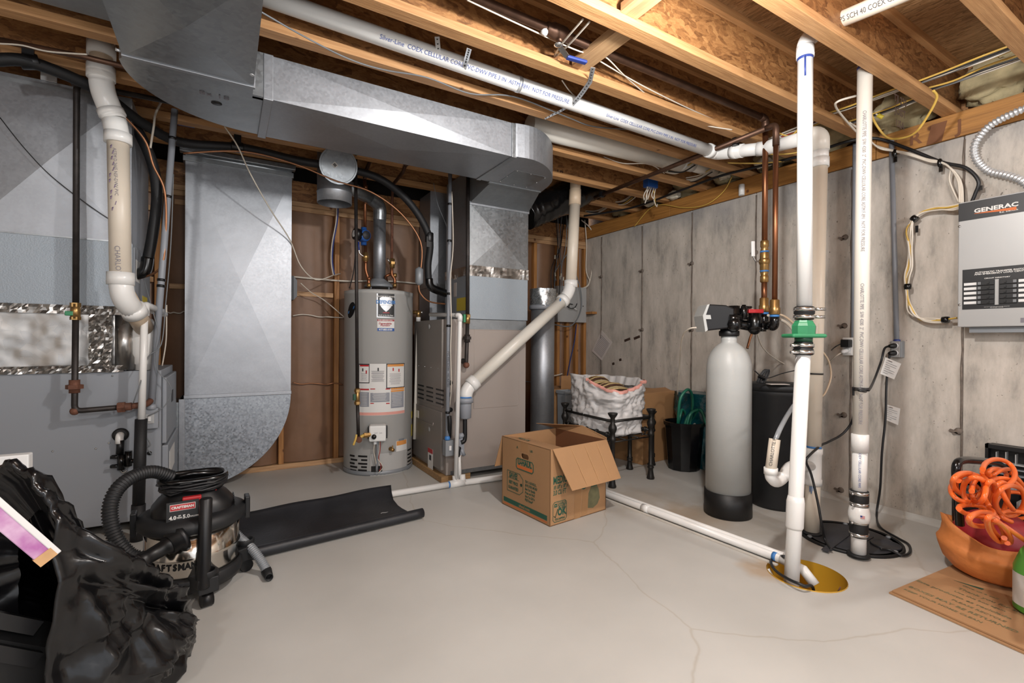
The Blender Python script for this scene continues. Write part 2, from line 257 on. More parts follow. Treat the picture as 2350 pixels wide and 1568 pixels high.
    def build(s, name, m, parent=None, bev=0, solid=0, kind=None, label=None, base=None, sub=0, cat=None, group=None, wn=False):
        me = bpy.data.meshes.new(name)
        if parent is not None: o0 = wloc(parent)
        elif base is not None: o0 = V(base)
        else:
            a = [min(p[i] for p in s.v) for i in range(3)]; b = [max(p[i] for p in s.v) for i in range(3)]; o0 = V(((a[0]+b[0])/2, (a[1]+b[1])/2, a[2]))
        me.from_pydata([p-o0 for p in s.v], [], s.f); me.polygons.foreach_set('use_smooth', s.sm); me.update()
        me.materials.append(M[m])
        o = bpy.data.objects.new(name, me); C.objects.link(o); WL[o.name] = o0
        if parent is not None: o.parent = parent
        else: o.location = o0
        if any(s.sm) and not all(s.sm) or wn: pass
        if sub: q = o.modifiers.new('sub', 'SUBSURF'); q.levels = q.render_levels = sub
        if solid: q = o.modifiers.new('solid', 'SOLIDIFY'); q.thickness = solid; q.offset = 0
        if bev: q = o.modifiers.new('bevel', 'BEVEL'); q.width = bev; q.segments = 2; q.limit_method = 'ANGLE'; q.angle_limit = rad(40)
        if kind: o['kind'] = kind
        if label: o['label'] = label
        if cat: o['category'] = cat
        if group: o['group'] = group
        return o
GC = {}
def glyphs(t, size, bold=0, shear=0, sx=1, align='CENTER', space=1, line=1):
    k = (t, bold, shear, align, space, line)
    if k not in GC:
        cu = bpy.data.curves.new('t', 'FONT'); cu.body = t; cu.size = 1; cu.align_x = align; cu.align_y = 'CENTER'; cu.resolution_u = 2; cu.offset = bold; cu.shear = shear; cu.space_character = space; cu.space_line = line
        ob = bpy.data.objects.new('t', cu); me = bpy.data.meshes.new_from_object(ob)
        GC[k] = ([(p.co.x, p.co.y) for p in me.vertices], [tuple(p.vertices) for p in me.polygons])
        bpy.data.objects.remove(ob); bpy.data.meshes.remove(me); bpy.data.curves.remove(cu)
    vs, fs = GC[k]; return [(x*size*sx, y*size) for x, y in vs], fs
def thing(name, label, cat, loc, group=None):
    o = bpy.data.objects.new(name, None); C.objects.link(o); o.location = loc; WL[o.name] = V(loc); o.empty_display_size = .05
    o['label'] = label; o['category'] = cat
    if group: o['group'] = group
    return o
def copy_thing(src, d, label, group=None):      # the thing, its parts and their sub-parts
    r = src.copy(); C.objects.link(r); r.location = src.location+V(d); WL[r.name] = wloc(src)+V(d); r['label'] = label
    if group: r['group'] = group
    def kids(a, b):
        for ch in list(a.children):
            c = ch.copy(); C.objects.link(c); c.parent = b; WL[c.name] = WL[ch.name]+V(d); kids(ch, c)
    kids(src, r); return r
def spline(P, k=6, close=False):
    P = [V(p) for p in P]; n = len(P); out = []
    for i in range(n if close else n-1):
        g = lambda j: P[j % n] if close else P[max(0, min(n-1, j))]
        a, b, c, d = g(i-1), g(i), g(i+1), g(i+2)
        for q in range(k):
            t = q/k; out.append(.5*((2*b)+(c-a)*t+(2*a-5*b+4*c-d)*t*t+(3*b-a-3*c+d)*t**3))
    if not close: out.append(P[-1])
    return out
def arc(c, u, v, r, a0, a1, n=8): return [V(c)+V(u)*r*math.cos(a0+(a1-a0)*i/n)+V(v)*r*math.sin(a0+(a1-a0)*i/n) for i in range(n+1)]
def fillet(P, r, n=6):                  # path with rounded corners
    P = [V(p) for p in P]; out = [P[0]]
    for i in range(1, len(P)-1):
        a = (P[i-1]-P[i]).normalized(); b = (P[i+1]-P[i]).normalized(); k = min(r, (P[i-1]-P[i]).length*.49, (P[i+1]-P[i]).length*.49)
        p, q = P[i]+a*k, P[i]+b*k
        for j in range(n+1): t = j/n; out.append(p*(1-t)**2+P[i]*2*t*(1-t)+q*t*t)
    return out+[P[-1]]
def corr(P, r, amp, per):               # corrugated hose: points and radii
    P = spline(P, 40); L = [0]
    for i in range(1, len(P)): L.append(L[-1]+(P[i]-P[i-1]).length)
    m = int(L[-1]/per)*4; Q = []; R = []; j = 0
    for i in range(m+1):
        s = L[-1]*i/m
        while j < len(L)-2 and L[j+1] < s: j += 1
        t = (s-L[j])/max(1e-9, L[j+1]-L[j]); Q.append(P[j].lerp(P[j+1], t)); R.append(r+(amp if i % 4 in (1, 2) else -amp))
    return Q, R
def wire(name, mt, P, r, parent=None, k=6, n=6, **kw): return MB().tube(spline(P, k), r, n).build(name, mt, parent, **kw)
def struct(name, loc=(0, 0, 0)):
    o = bpy.data.objects.new(name, None); C.objects.link(o); o.location = loc; WL[o.name] = V(loc); o['kind'] = 'structure'; o.empty_display_size = .05; return o
def facets(o, u, v, n, rise, m=1):      # cross-broken sheet-metal panel: four slightly raised triangles
    o, u, v, n = V(o), V(u), V(v), V(n); c = o+u/2+v/2+n*rise; b = MB(); p = [o, o+u, o+u+v, o+v]
    b.add(p+[c], [(0, 1, 4), (1, 2, 4), (2, 3, 4), (3, 0, 4)]); nn = u.cross(v)
    if nn.dot(n) < 0: b.f = [f[::-1] for f in b.f]
    return b
X, Y, Z = V((1, 0, 0)), V((0, 1, 0)), V((0, 0, 1))
# ================================================================ SETTING
XW = 3.53; YB = 4.24; XL = -2.6; YN = -2.4; ZJ = 2.345
PIT_C = (2.25, 1.165)
def floor_mesh():
    # slab with the round hole of the sump pit cut into it
    bm = MB(); cx, cy = PIT_C; R = .158; n = 40
    ring = [(cx+R*math.cos(2*math.pi*i/n), cy+R*math.sin(2*math.pi*i/n)) for i in range(n)]
    s = .3; sq = []
    for i in range(n):
        a = 2*math.pi*i/n; k = s/max(abs(math.cos(a)), abs(math.sin(a))); sq.append((cx+k*math.cos(a), cy+k*math.sin(a)))
    vs = [V((x, y, 0)) for x, y in ring]+[V((x, y, 0)) for x, y in sq]+[V((x, y, -.04)) for x, y in ring]
    bm.add(vs, [(i, n+i, n+(i+1) % n, (i+1) % n) for i in range(n)]+[(i, (i+1) % n, 2*n+(i+1) % n, 2*n+i) for i in range(n)])
    x0, x1, y0, y1 = XL-.2, XW+.1, YN, YB+.25
    for a, b, c, d in ((x0, cx-s, y0, y1), (cx+s, x1, y0, y1), (cx-s, cx+s, y0, cy-s), (cx-s, cx+s, cy+s, y1)): bm.add([(a, c, 0), (b, c, 0), (b, d, 0), (a, d, 0)], [(0, 1, 2, 3)])
    return bm
fl = floor_mesh().build('floor', 'floor', base=(0, 0, 0), kind='structure')
# right wall: poured concrete in form-panel widths with thin fins of mortar at the joints
wr = MB().box(XW+.02, XW+.22, YN, YB+.2, 0, 2.207).build('wall_right', 'concrete', base=(0, 0, 0), kind='structure')
seams = [at(2211, 570, x=XW).y-1.3, at(2211, 570, x=XW).y, at(1953, 800, x=XW).y, at(1735, 600, x=XW).y, at(1588, 650, x=XW).y, at(1474, 650, x=XW).y, at(1381, 650, x=XW).y]
edges = [YN]+seams+[YB+.2]
for a, b in zip(edges, edges[1:]):
    MB().box(XW+random.uniform(-.002, .002), XW+.03, a+.003, b-.003, 0, 2.205).build('concrete_panel', 'concrete', wr, bev=.004)
for y in seams:
    m = MB(); k = [(XW-.003+random.uniform(-.002, .003), y+random.uniform(-.004, .004), .03+i*.098) for i in range(23)]
    m.tube(k, .006, 5).build('mortar_fin', 'mortar', wr)
for px, py in ((1588, 605), (1474, 622), (1381, 635), (1474, 757), (1588, 757), (1940, 545), (1938, 748), (1937, 953), (1930, 1125), (1735, 580), (2200, 990), (1735, 757)):
    p = at(px, py, x=XW); m = MB(); m.lathe([(.02, 0), (.017, .008), (.006, .012), (0, .012)], p+V((-.001, 0, 0)), (-1, 0, 0), 9)
    m.obox(p+V((-.006, .018, -.003)), (.006, 0, 0), (0, .02, .006), (0, -.003, .006)); m.obox(p+V((-.006, .008, -.01)), (.006, 0, 0), (0, .016, -.006), (0, .003, .004))
    m.build('form_tie', 'mortar', wr)
for px, py, s in ((1440, 780, 1), (1462, 775, 1), (1424, 826, .4), (1408, 835, .4)):
    p = at(px, py, x=XW); MB().obox(p+V((-.002, 0, 0)), (.002, 0, 0), (0, .04*s, -.012*s), (0, .004, .012)).build('stain_mark', 'stain', wr)
# sill timbers on the wall
for i, (a, b) in enumerate(zip([YN, .35, 1.42, 3.05], [.347, 1.417, 3.047, YB+.2])):
    MB().box(XW-.012, XW+.2, a, b, 2.207, ZJ-.001).build('sill_plate', 'sill', wr, bev=.003)
MB().box(XW+.16, XW+.2, YN, YB+.2, ZJ, 2.66).build('rim_board', 'osb_web', wr)
m = MB(); p = at(2150, 268, x=XW-.013); p.z = 2.262
m.text('R', .1, p+V((0, .1, 0)), -Y, Z, -X, bold=.02); m.text('RAND', .03, p+V((0, .2, 0)), Z, Y, -X, bold=.02); m.obox(p+V((-.001, .0, 0)), (0, .035, 0), (0, -.012, .055), (.0005, 0, 0)); m.text('J', .1, p+V((0, -.1, 0)), -Y, Z, -X, bold=.02)
m.build('timber_stamp', 'carton_shaded', wr, kind='stuff')
# concrete ledge strip at the foot of the wall
b = MB(); b.prism([V((XW-.05, YN, 0)), V((XW, YN, 0)), V((XW, YN, .03)), V((XW-.035, YN, .012))], (0, YB+.2-YN, 0)); b.build('wall_footing', 'floor', wr)
# back wall: studs, plates, kraft-faced insulation
wb = MB().box(XL-.2, XW+.1, YB+.1, YB+.14, 0, 2.64).build('wall_back', 'dark_void', base=(0, 0, 0), kind='structure')
MB().box(XL-.2, XW, YB, YB+.095, 0, .04).build('bottom_plate', 'lumber_x', wb, bev=.002)
for z in (2.13, 2.17): MB().box(XL-.2, XW, YB, YB+.095, z-.04, z-.002).build('top_plate', 'lumber_x', wb, bev=.002)
sx = [-2.45, -1.95, -1.45, -.95, at(362, 600, y=YB).x, .12, at(645, 1030, y=YB).x, at(773, 700, y=YB).x, at(881, 450, y=YB).x, 1.75, at(1229, 600, y=YB).x, at(1281, 820, y=YB).x, at(1303, 820, y=YB).x, at(1324, 830, y=YB).x, 3.505]
for x in sx: MB().box(x-.019, x+.019, YB, YB+.095, .041, 2.089).build('stud', 'stud', wb, bev=.002)
for a, b in zip(sx, sx[1:]):
    if b-a < .1: continue
    P = []; k = 12
    for i in range(24):
        z = .045+i*2.07/23; P.append([V((a+.02+(b-a-.04)*j/k, YB+.05-.04*math.sin(math.pi*j/k)**.6+.008*noise.noise(V((a*7+j*.35, 3, z*2.3))), z)) for j in range(k+1)])
    MB().grid(P).build('insulation_batt', 'kraft', wb)
# blocking between studs
def block(pxa, pxb, py, h=.038):
    a, b = at(pxa, py, y=YB), at(pxb, py, y=YB); MB().box(a.x, b.x, YB+.002, YB+.07, a.z-h/2, a.z+h/2).build('blocking', 'lumber_x', wb, bev=.002)
block(676, 765, 674); block(400, 428, 462); block(388, 430, 656); block(330, 352, 640); block(1352, 1374, 717); block(335, 352, 475)
MB().box(XL-.2, XW, YB+.03, YB+.09, 2.171, 2.34).build('header_board', 'osb_web', wb)
# left wall of the room (plain concrete, out of frame) and the ceiling
MB().box(XL-.2, XL, YN, YB+.2, 0, 2.66).build('wall_left', 'concrete', base=(0, 0, 0), kind='structure')
ce = struct('ceiling')
for i in range(6):
    for j in range(3):
        x0, y0 = -2.9+j*2.44, YN+i*1.22; x1, y1 = min(x0+2.44, XW+.2), min(y0+1.22, YB+.2)
        MB().box(x0+.0015, x1-.0015, y0+.0015, y1-.0015, 2.65, 2.668).build('deck_panel', 'osb_deck', ce)
jy = [.69+.4065*k for k in range(-7, 9)]      # far edge of every joist's bottom flange
for k, y in enumerate(jy):
    x1 = XW+.155; fl_ = MB().box(XL, x1, y-.066, y, ZJ, ZJ+.038); o = fl_.build('joist', 'flange', ce, bev=.002)
    MB().box(XL, x1, y-.038, y-.028, ZJ+.038, 2.612).build('joist_web', 'osb_web', o)
    MB().box(XL, x1, y-.066, y, 2.612, 2.65).build('top_flange', 'flange', o)
# cross blocks between joists
def cross(px, py, ja, jb, w=.09, h=.25, z=ZJ+.03):
    p = at(px, py, z=z); MB().box(p.x-.019, p.x+w-.019, jy[ja], jy[jb]-.066, z, z+.02 if h < .1 else z+.038).build('cross_block', 'lumber_y', ce, bev=.002)
cross(1352, 130, 9, 10); cross(1440, 25, 8, 9, .09)
# stamps on the webs
m = MB(); p = at(1285, 398, y=jy[13]-.04); m.text('LP', .06, p, X, Z, -Y, bold=.02, off=.002); m.text('2', .09, p+V((-.09, 0, .06)), X, Z, -Y, bold=.02, off=.002); m.build('web_stamp', 'stain', ce, kind='stuff')
m = MB(); p = at(2065, 255, y=jy[8]-.04)
for i, t in enumerate(('TJI 230', 'JOIST', 'USA')): m.text(t, .05, p+V((0, 0, .05-.06*i)), X, Z, -Y, bold=.03, off=.002)
m.build('web_stamp', 'stain', ce, kind='stuff')
# fibreglass stuffed into the bay ends above the sill
random.seed(3)
def tuft(name, c, s, mt='insul', label=None, parent=None):
    b = MB(); n = 30; m_ = 18; rows = []
    for i in range(m_+1):
        th = math.pi*i/m_; rows.append([V(c)+V((math.sin(th)*math.cos(2*math.pi*j/n)*s[0], math.sin(th)*math.sin(2*math.pi*j/n)*s[1], math.cos(th)*s[2]))*(1+.4*noise.noise(V((c[0]*9+math.sin(th)*math.cos(2*math.pi*j/n)*2, math.sin(th)*math.sin(2*math.pi*j/n)*2, c[1]*5+math.cos(th)*2)))+.2*noise.noise(V((c[1]*9+math.sin(th)*math.cos(2*math.pi*j/n)*6, math.sin(th)*math.sin(2*math.pi*j/n)*6, math.cos(th)*6)))) for j in range(n)])
    b.grid(rows, closeu=True); return b.build(name, mt, parent, label=label)
for k in range(5, 16):
    y0, y1 = jy[k-1], jy[k]-.066
    tuft('insulation_tuft', (XW+.09, (y0+y1)/2+.03, 2.5), (.08, (y1-y0)*.48, .13), 'insul', parent=ce)
for px, py in ((1655, 408), (1745, 380), (1540, 455), (1485, 470), (1505, 440)): 
    p = at(px, py, x=XW-.05); tuft('insulation_tuft', p+V((.04, 0, .03)), (.05, .06, .04), 'insul_white', parent=ce)
# ================================================================ HELPERS FOR PIPES
def cylhit(px, py, c, R):
    q = ray(px, py); ox, oy = -c[0], -c[1]; a = q.x**2+q.y**2; b = 2*(ox*q.x+oy*q.y); cc = ox*ox+oy*oy-R*R
    t = (-b-math.sqrt(max(0, b*b-4*a*cc)))/(2*a); p = EYE+q*t; return math.atan2(p.y-c[1], p.x-c[0]), p.z
def patch(b, c, R, a0, a1, z0, z1, off=.001, n=8):
    P = [[V((c[0]+math.cos(a0+(a1-a0)*j/n)*(R+off), c[1]+math.sin(a0+(a1-a0)*j/n)*(R+off), z)) for j in range(n+1)] for z in (z0, z1)]
    return b.grid(P)
def facing(p):                      # horizontal unit vector from p to the room's viewer side
    d = V((-p.x, -p.y, 0)); return d.normalized()
def sleeve(p, d, r, L, name, mt, par, n=20):
    d = V(d).normalized(); return MB().lathe([(r*.9, -L/2), (r, -L/2), (r, L/2), (r*.9, L/2)], p, d, n).build(name, mt, par)
def pipe_print(par, p0, p1, r, txt, size, mt='ink_soft', flip=False, off=.002, **k):
    p0, p1 = V(p0), V(p1); u = (p1-p0).normalized(); c = (p0+p1)/2; e = (EYE-c); n = (e-u*e.dot(u)).normalized(); v = n.cross(u)
    return MB().text(txt, size, c+n*r, u, v, n, off, **k).build('print', mt, par)
def hexn(b, p, d, r, L): return b.lathe([(r, -L/2), (r, L/2)], V(p), d, 6, smooth=False)
def strapped(par, p, d, r, w=.02, mt='black', name='cable_tie'): return MB().lathe([(r, -w/2), (r+.003, -w/2), (r+.003, w/2), (r, w/2)], p, d, 14).build(name, mt, par)
# ================================================================ LEFT FURNACE
f1 = thing('furnace', 'grey upright gas furnace at the far left, partly behind the vacuum and trash bag', 'furnace', (-.72, 3.6, 0))
fx0, fx1, fy0, fy1, fz0, fz1 = -1.15, -.303, 3.26, 3.92, .06, .872
MB().box(fx0, fx1, fy0, fy1, fz0, fz1).build('cabinet', 'furnace_grey', f1, bev=.004)
for x in (-1.08, -.7, -.38): MB().box(x-.045, x+.045, fy0+.02, fy1, .001, fz0).build('base_block', 'base_wood', f1, bev=.002)
d = MB(); d.box(fx1, fx1+.022, fy0+.03, fy1-.02, .46, .83).build('upper_door', 'furnace_grey', f1, bev=.006)
d = MB(); d.box(fx1, fx1+.03, fy0+.03, fy1-.02, .08, .45).build('lower_door', 'furnace_grey', f1, bev=.006)
MB().box(fx1+.022, fx1+.024, fy0+.3, fy0+.4, .66, .73).build('badge', 'ink', f1)
MB().box(fx1+.03, fx1+.032, fy0+.1, fy0+.4, .27, .4).build('door_label', 'label_white', f1)
m = MB()
for px, py in ((121, 1036), (220, 1030), (250, 1017), (258, 863), (480, 1200)):
    p = at(px, py, y=fy0)
    if p.x < fx1: m.lathe([(.005, 0), (.004, .003), (0, .004)], p, -Y, 8)
m.build('screw', 'chrome', f1, kind='stuff')
p = at(345, 960, y=fy0-.02); sb = MB().box(p.x-.037, p.x+.037, fy0-.045, fy0, p.z-.055, p.z+.055).build('switch_box', 'furnace_grey', f1, bev=.004)
MB().box(p.x-.006, p.x+.006, fy0-.055, fy0-.045, p.z-.012, p.z+.012).build('toggle', 'white', sb); MB().box(p.x-.02, p.x+.02, fy0-.05, fy0-.045, p.z-.025, p.z+.025).build('plate', 'plate_grey', sb)
MB().tube(spline([at(334, 1000, y=fy0-.01), at(345, 1020, y=fy0-.02), at(338, 1030, y=fy0-.02), at(348, 1044, y=fy0-.01)]), .003, 6).build('loose_wire', 'wire_grey', f1)
g = at(343, 1040, y=fy0); MB().lathe([(.004, 0), (.011, 0), (.011, .004), (.004, .006)], g, -Y, 12).build('grommet', 'rubber', f1)
# ---------------- coil case and plenum above it
p1 = thing('air_plenum', 'tall galvanised plenum with foil-wrapped coil case standing on the left furnace', 'duct', (-.75, 3.58, .873))
xr = at(302, 600, y=3.26).x; py0, py1 = 3.25, 3.9
m = facets((-1.05, py0, 1.56), (xr+1.05, 0, 0), (0, 0, .77), -Y, .03); m.box(-1.2, xr, py0, py1, 1.56, 2.33).build('plenum', 'galv_bright', p1)
MB().box(-1.2, xr+.002, py0-.003, py1, 2.26, 2.31).build('top_band', 'galv_dull', p1)
MB().box(-1.2, xr+.003, py0-.004, py1, 1.555, 1.562).build('drive_cleat', 'galv', p1)
cc = MB().box(-1.2, xr+.005, py0-.005, py1, 1.19, 1.555).build('coil_case', 'coil_blue', p1, bev=.002)
MB().box(xr+.005, xr+.012, py0+.03, py1-.02, 1.2, 1.54).build('coil_door', 'furnace_grey', cc)
MB().box(xr+.012, xr+.013, py0+.06, py0+.2, 1.36, 1.48).build('sticker', 'label_white', cc); MB().box(xr+.012, xr+.013, py0+.3, py0+.5, 1.22, 1.3).build('sticker', 'yellow', cc)
MB().box(-1.2, xr-.02, py0+.01, py1, .876, 1.19).build('foil_wrap', 'foil', p1)
def crumple(x0, x1, z0, z1, y, amp, nx, nz, seed):
    P = []
    for i in range(nz+1):
        z = z0+(z1-z0)*i/nz; P.append([V((x0+(x1-x0)*j/nx+amp*.3*noise.noise(V((seed, i*.7, j*.7))), y-amp*abs(noise.noise(V((j*.9, i*.9, seed))))*1.4, z)) for j in range(nx+1)])
    return MB().grid(P, smooth=False)
crumple(-1.2, xr, 1.17, 1.215, py0-.006, .02, 60, 3, 1).build('tape', 'foil', p1); crumple(-1.2, xr-.03, .868, .905, py0-.002, .02, 60, 3, 2).build('tape', 'foil', p1)
a, b_ = at(205, 780, y=py0).x, at(258, 780, y=py0).x; crumple(a, b_, .872, 1.2, py0-.008, .03, 8, 22, 5).build('tape', 'foil', p1)
MB().lathe([(.05, 0), (.05, .3)], (xr-.03, py0+.04, .878), Z, 16).build('foil_roll', 'foil', p1)
q = at(112, 172, y=py0-.01); MB().box(q.x-.03, q.x+.03, py0-.012, py0-.004, q.z-.03, q.z+.03).build('hanger_clip', 'strap', p1)
# ---------------- thin wire crossing the plenum front
w = wire('wire', 'wire_black', [at(0, 270, y=3.2), at(60, 345, y=3.2), at(130, 415, y=3.2), at(246, 500, y=3.22), at(300, 520, y=3.25)], .0025)
for k, v in dict(label='thin dark wire sagging diagonally across the left plenum face', category='wire').items(): w[k] = v
# ================================================================ WHITE VENT PIPE, LEFT
yv = 2.985; vp = thing('vent_pipe', 'thick cream plastic vent pipe with white elbows in front of the left plenum', 'pipe', at(275, 835, y=3.3))
A = [at(300, 88, y=yv+.1), at(236, 62, y=yv), at(233, 120, y=yv), at(232, 165, y=yv), at(234, 205, y=yv), at(262, 275, y=yv), at(271, 318, y=yv), at(277, 640, y=yv), at(281, 668, y=yv), at(312, 722, y=3.08), at(330, 752, y=3.24), at(330, 842, y=3.3)]
r = .044
MB().tube([A[2], A[3]], r, 20).build('pipe', 'pvc_tan', vp); MB().tube([A[4], A[5]], r, 20).build('pipe', 'pvc_cream', vp); MB().tube([A[6], A[7]], r, 20).build('pipe', 'pvc_cream', vp)
MB().tube([A[8], A[9], A[10]], r, 20).build('pipe', 'pvc_tan', vp)
MB().tube(fillet([A[0], A[1]+V((0, 0, .02)), A[2]], .07, 8), r*1.12, 20).build('elbow', 'pvc_white', vp); sleeve(A[2]+V((0, 0, .01)), Z, r*1.27, .06, 'coupling', 'pvc_white', vp)
MB().tube(fillet([A[3], A[4]-V((0, 0, .0)), A[5]], .06, 8), r*1.12, 20).build('elbow', 'pvc_white', vp); sleeve(A[3]+V((0, 0, -.005)), Z, r*1.27, .06, 'coupling', 'pvc_white', vp); sleeve(A[4].lerp(A[5], .78), A[5]-A[4], r*1.25, .03, 'coupling', 'pvc_white', vp)
MB().tube(fillet([A[5], A[5].lerp(A[6], .6), A[6]], .03, 6), r*1.12, 20).build('elbow', 'pvc_white', vp); sleeve(A[6], Z, r*1.27, .05, 'coupling', 'pvc_white', vp); sleeve(A[5]+V((-.004, 0, .02)), A[6]-A[5]+V((.03, 0, 0)), r*1.2, .02, 'coupling', 'pvc_white', vp)
MB().tube(fillet([A[7], A[8]+V((0, 0, -.03)), A[9]], .06, 8), r*1.12, 20).build('elbow', 'pvc_white', vp); sleeve(A[7], Z, r*1.27, .06, 'coupling', 'pvc_white', vp); sleeve(A[8].lerp(A[9], .85), A[9]-A[8], r*1.27, .05, 'coupling', 'pvc_white', vp)
MB().lathe([(.04, 0), (.04, .03), (.05, .035), (.05, .07), (.062, .09), (.062, .21), (.05, .25), (.04, .28)], (A[11].x, A[11].y, .874), Z, 20).build('trap_fitting', 'pvc_white', vp)
pipe_print(vp, at(268, 560, y=yv), at(273, 655, y=yv), r, 'CHARLOTTE', .03, 'ink_soft'); pipe_print(vp, at(263, 340, y=yv), at(268, 460, y=yv), r, 'ASTM D 2665 NSF-DWV PVC', .018, 'ink_soft')
m = MB()
for i in range(12): c = at(254+random.uniform(-4, 10), 335+i*13, y=yv-r*.8); m.tube([c, c+V((.006, -.008, .004)), c+V((.002, -.008, -.012))], .0016, 5)
m.build('primer_drip', 'ink_purple', vp, kind='stuff')
# ================================================================ BLACK GAS PIPE, LEFT
gp = thing('gas_pipe', 'dark iron gas pipe with green valve running down the left furnace', 'pipe', at(172, 945, y=3.14)); yg = 3.14
B = [at(420, 240, y=3.3), at(176, 192, y=yg), at(174, 700, y=yg), at(171, 944, y=yg), at(300, 933, y=yg), at(338, 928, y=3.17), at(350, 915, y=3.255)]
MB().tube(fillet(B[:2]+[B[2]], .03), .0135, 12).build('pipe', 'iron', gp); MB().tube(fillet(B[2:5], .03), .0135, 12).build('pipe', 'iron', gp); MB().tube(fillet(B[4:], .03), .016, 12).build('elbow', 'rust', gp)
m = MB(); m.cyl(at(173, 698, y=yg), at(173, 732, y=yg), .02); hexn(m, at(173, 700, y=yg), Z, .022, .02); hexn(m, at(173, 731, y=yg), Z, .022, .015); vv = m.build('valve', 'brass', gp)
q = at(158, 722, y=yg); MB().box(q.x-.012, q.x+.02, yg-.02, yg+.004, q.z-.006, q.z+.016).build('handle', 'green_valve', vv, bev=.003)
m = MB(); hexn(m, at(171, 888, y=yg), Z, .035, .02); m.cyl(at(171, 872, y=yg), at(171, 902, y=yg), .022); m.build('union', 'rust', gp)
m = MB(); hexn(m, B[3].lerp(B[4], .83), B[4]-B[3], .028, .03); m.cyl(B[3].lerp(B[4], .75), B[3].lerp(B[4], 1.02), .02); m.build('union', 'rust', gp)
MB().ball(B[3], .02).build('elbow', 'rust', gp); MB().ball(B[1], .024).build('elbow', 'iron', gp)
# ================================================================ CONDENSATE LINE, LEFT
dp = thing('drain_pipe', 'thin white drain pipe in black foam sleeve beside the left furnace switch', 'pipe', at(316, 1290, y=3.12)); yd = 3.12
MB().tube([at(332, 706, y=yd), at(325, 965, y=yd)], .0165, 14).build('pipe', 'pvc_white', dp); MB().tube(fillet([at(333, 725, y=yd), at(333, 700, y=yd), at(372, 716, y=yd+.25)], .02), .019, 14).build('elbow', 'pvc_white', dp)
MB().tube([at(350, 714, y=3.36), at(378, 722, y=3.5)], .017, 12).build('pipe', 'pvc_white', dp)
MB().tube([at(324, 962, y=yd), at(318, 1160, y=yd)], .027, 16).build('foam_sleeve', 'foam', dp); MB().tube([at(318, 1158, y=yd), at(313, 1275, y=yd)], .031, 16).build('foam_sleeve', 'foam', dp)
q = at(313, 1275, y=yd); MB().tube([q+V((0, 0, .05)), V((q.x, q.y, .004))], .0165, 14).build('pipe', 'pvc_white', dp)
# black trap on the furnace side
tr = thing('drain_trap', 'small black condensate trap with white stub on the left furnace side', 'trap', at(288, 1075, y=3.2)); q = at(277, 998, y=fy0)
MB().lathe([(.022, 0), (.036, 0), (.036, .008), (.022, .012)], q, -Y, 20).build('grommet', 'rubber', tr)
MB().tube(fillet([q+V((0, .01, 0)), q+V((0, -.035, 0)), q+V((0, -.035, -.04))], .02), .018, 14).build('stub', 'pvc_white', tr)
a = at(277, 1010, y=fy0-.035); MB().tube([a, at(275, 1042, y=fy0-.035)], .017, 12).build('hose', 'black', tr)
m = MB(); c = at(284, 1058, y=fy0-.04); m.cyl(c+V((-.01, 0, .035)), c+V((-.01, 0, -.045)), .018); m.cyl(c+V((.02, .0, .05)), c+V((.02, 0, -.03)), .016); m.cyl(c+V((.02, 0, -.005)), c+V((.045, 0, -.005)), .012)
m.box(c.x-.055, c.x, fy0-.012, fy0-.004, c.z+.02, c.z+.03); m.box(c.x-.055, c.x, fy0-.012, fy0-.004, c.z-.03, c.z-.02); m.cyl(c+V((-.055, 0, .024)), c+V((-.01, 0, .024)), .008); m.cyl(c+V((-.055, 0, -.024)), c+V((-.01, 0, -.024)), .008); m.build('trap_body', 'black_gloss', tr)
MB().tube(spline([c+V((-.01, 0, -.05)), c+V((0, -.01, -.06)), c+V((.015, -.01, -.05))]), .004, 6).build('clamp', 'chrome', tr)
# ================================================================ CONDUIT, LEFT
co = thing('conduit', 'grey plastic conduit leaning down to the left furnace switch', 'conduit', at(346, 935, y=3.2)); c0, c1 = at(401, 252, y=3.3), at(347, 938, y=3.225)
MB().tube([c0, c1], .0165, 14).build('pipe', 'grey_pvc', co); MB().lathe([(.02, 0), (.024, .004), (.024, .02), (.018, .03)], c1-V((0, 0, .005)), c0-c1, 14).build('connector', 'grey_pvc', co)
for k in (.1, .3, .58, .6): strapped(co, c0.lerp(c1, k), c1-c0, .0168, .014)
wr1 = wire('wire', 'wire_white', [at(372, 230, y=3.4), at(357, 262, y=3.35), at(353, 290, y=3.3), at(345, 340, y=3.3)], .006); wr1['label'] = 'loose cream cable end hanging behind the left conduit top'; wr1['category'] = 'cable'
for i, (P, mt, rr, lab) in enumerate((
    ([at(330, 640, y=3.3), at(352, 720, y=3.22), at(362, 760, y=3.2), at(358, 800, y=3.2), at(362, 850, y=3.2), at(388, 880, y=3.2), at(392, 905, y=3.2), at(375, 935, y=3.2), at(340, 955, y=3.2)], 'wire_grey', .0028, 'thin grey control wire looping down to the left furnace switch'),
    ([at(398, 400, y=3.28), at(392, 560, y=3.25), at(380, 700, y=3.24), at(370, 790, y=3.2), at(340, 820, y=3.18), at(322, 880, y=3.1), at(306, 925, y=3.12)], 'wire_grey', .0028, 'thin dark wire crossing the left drain pipe'),
    ([at(382, 700, y=3.5), at(381, 780, y=3.5), at(372, 840, y=3.5)], 'wire_white', .004, 'pale wire hanging in the dark gap left of the big return duct'))):
    o = wire('wire', mt, P, rr, label=lab, cat='wire')
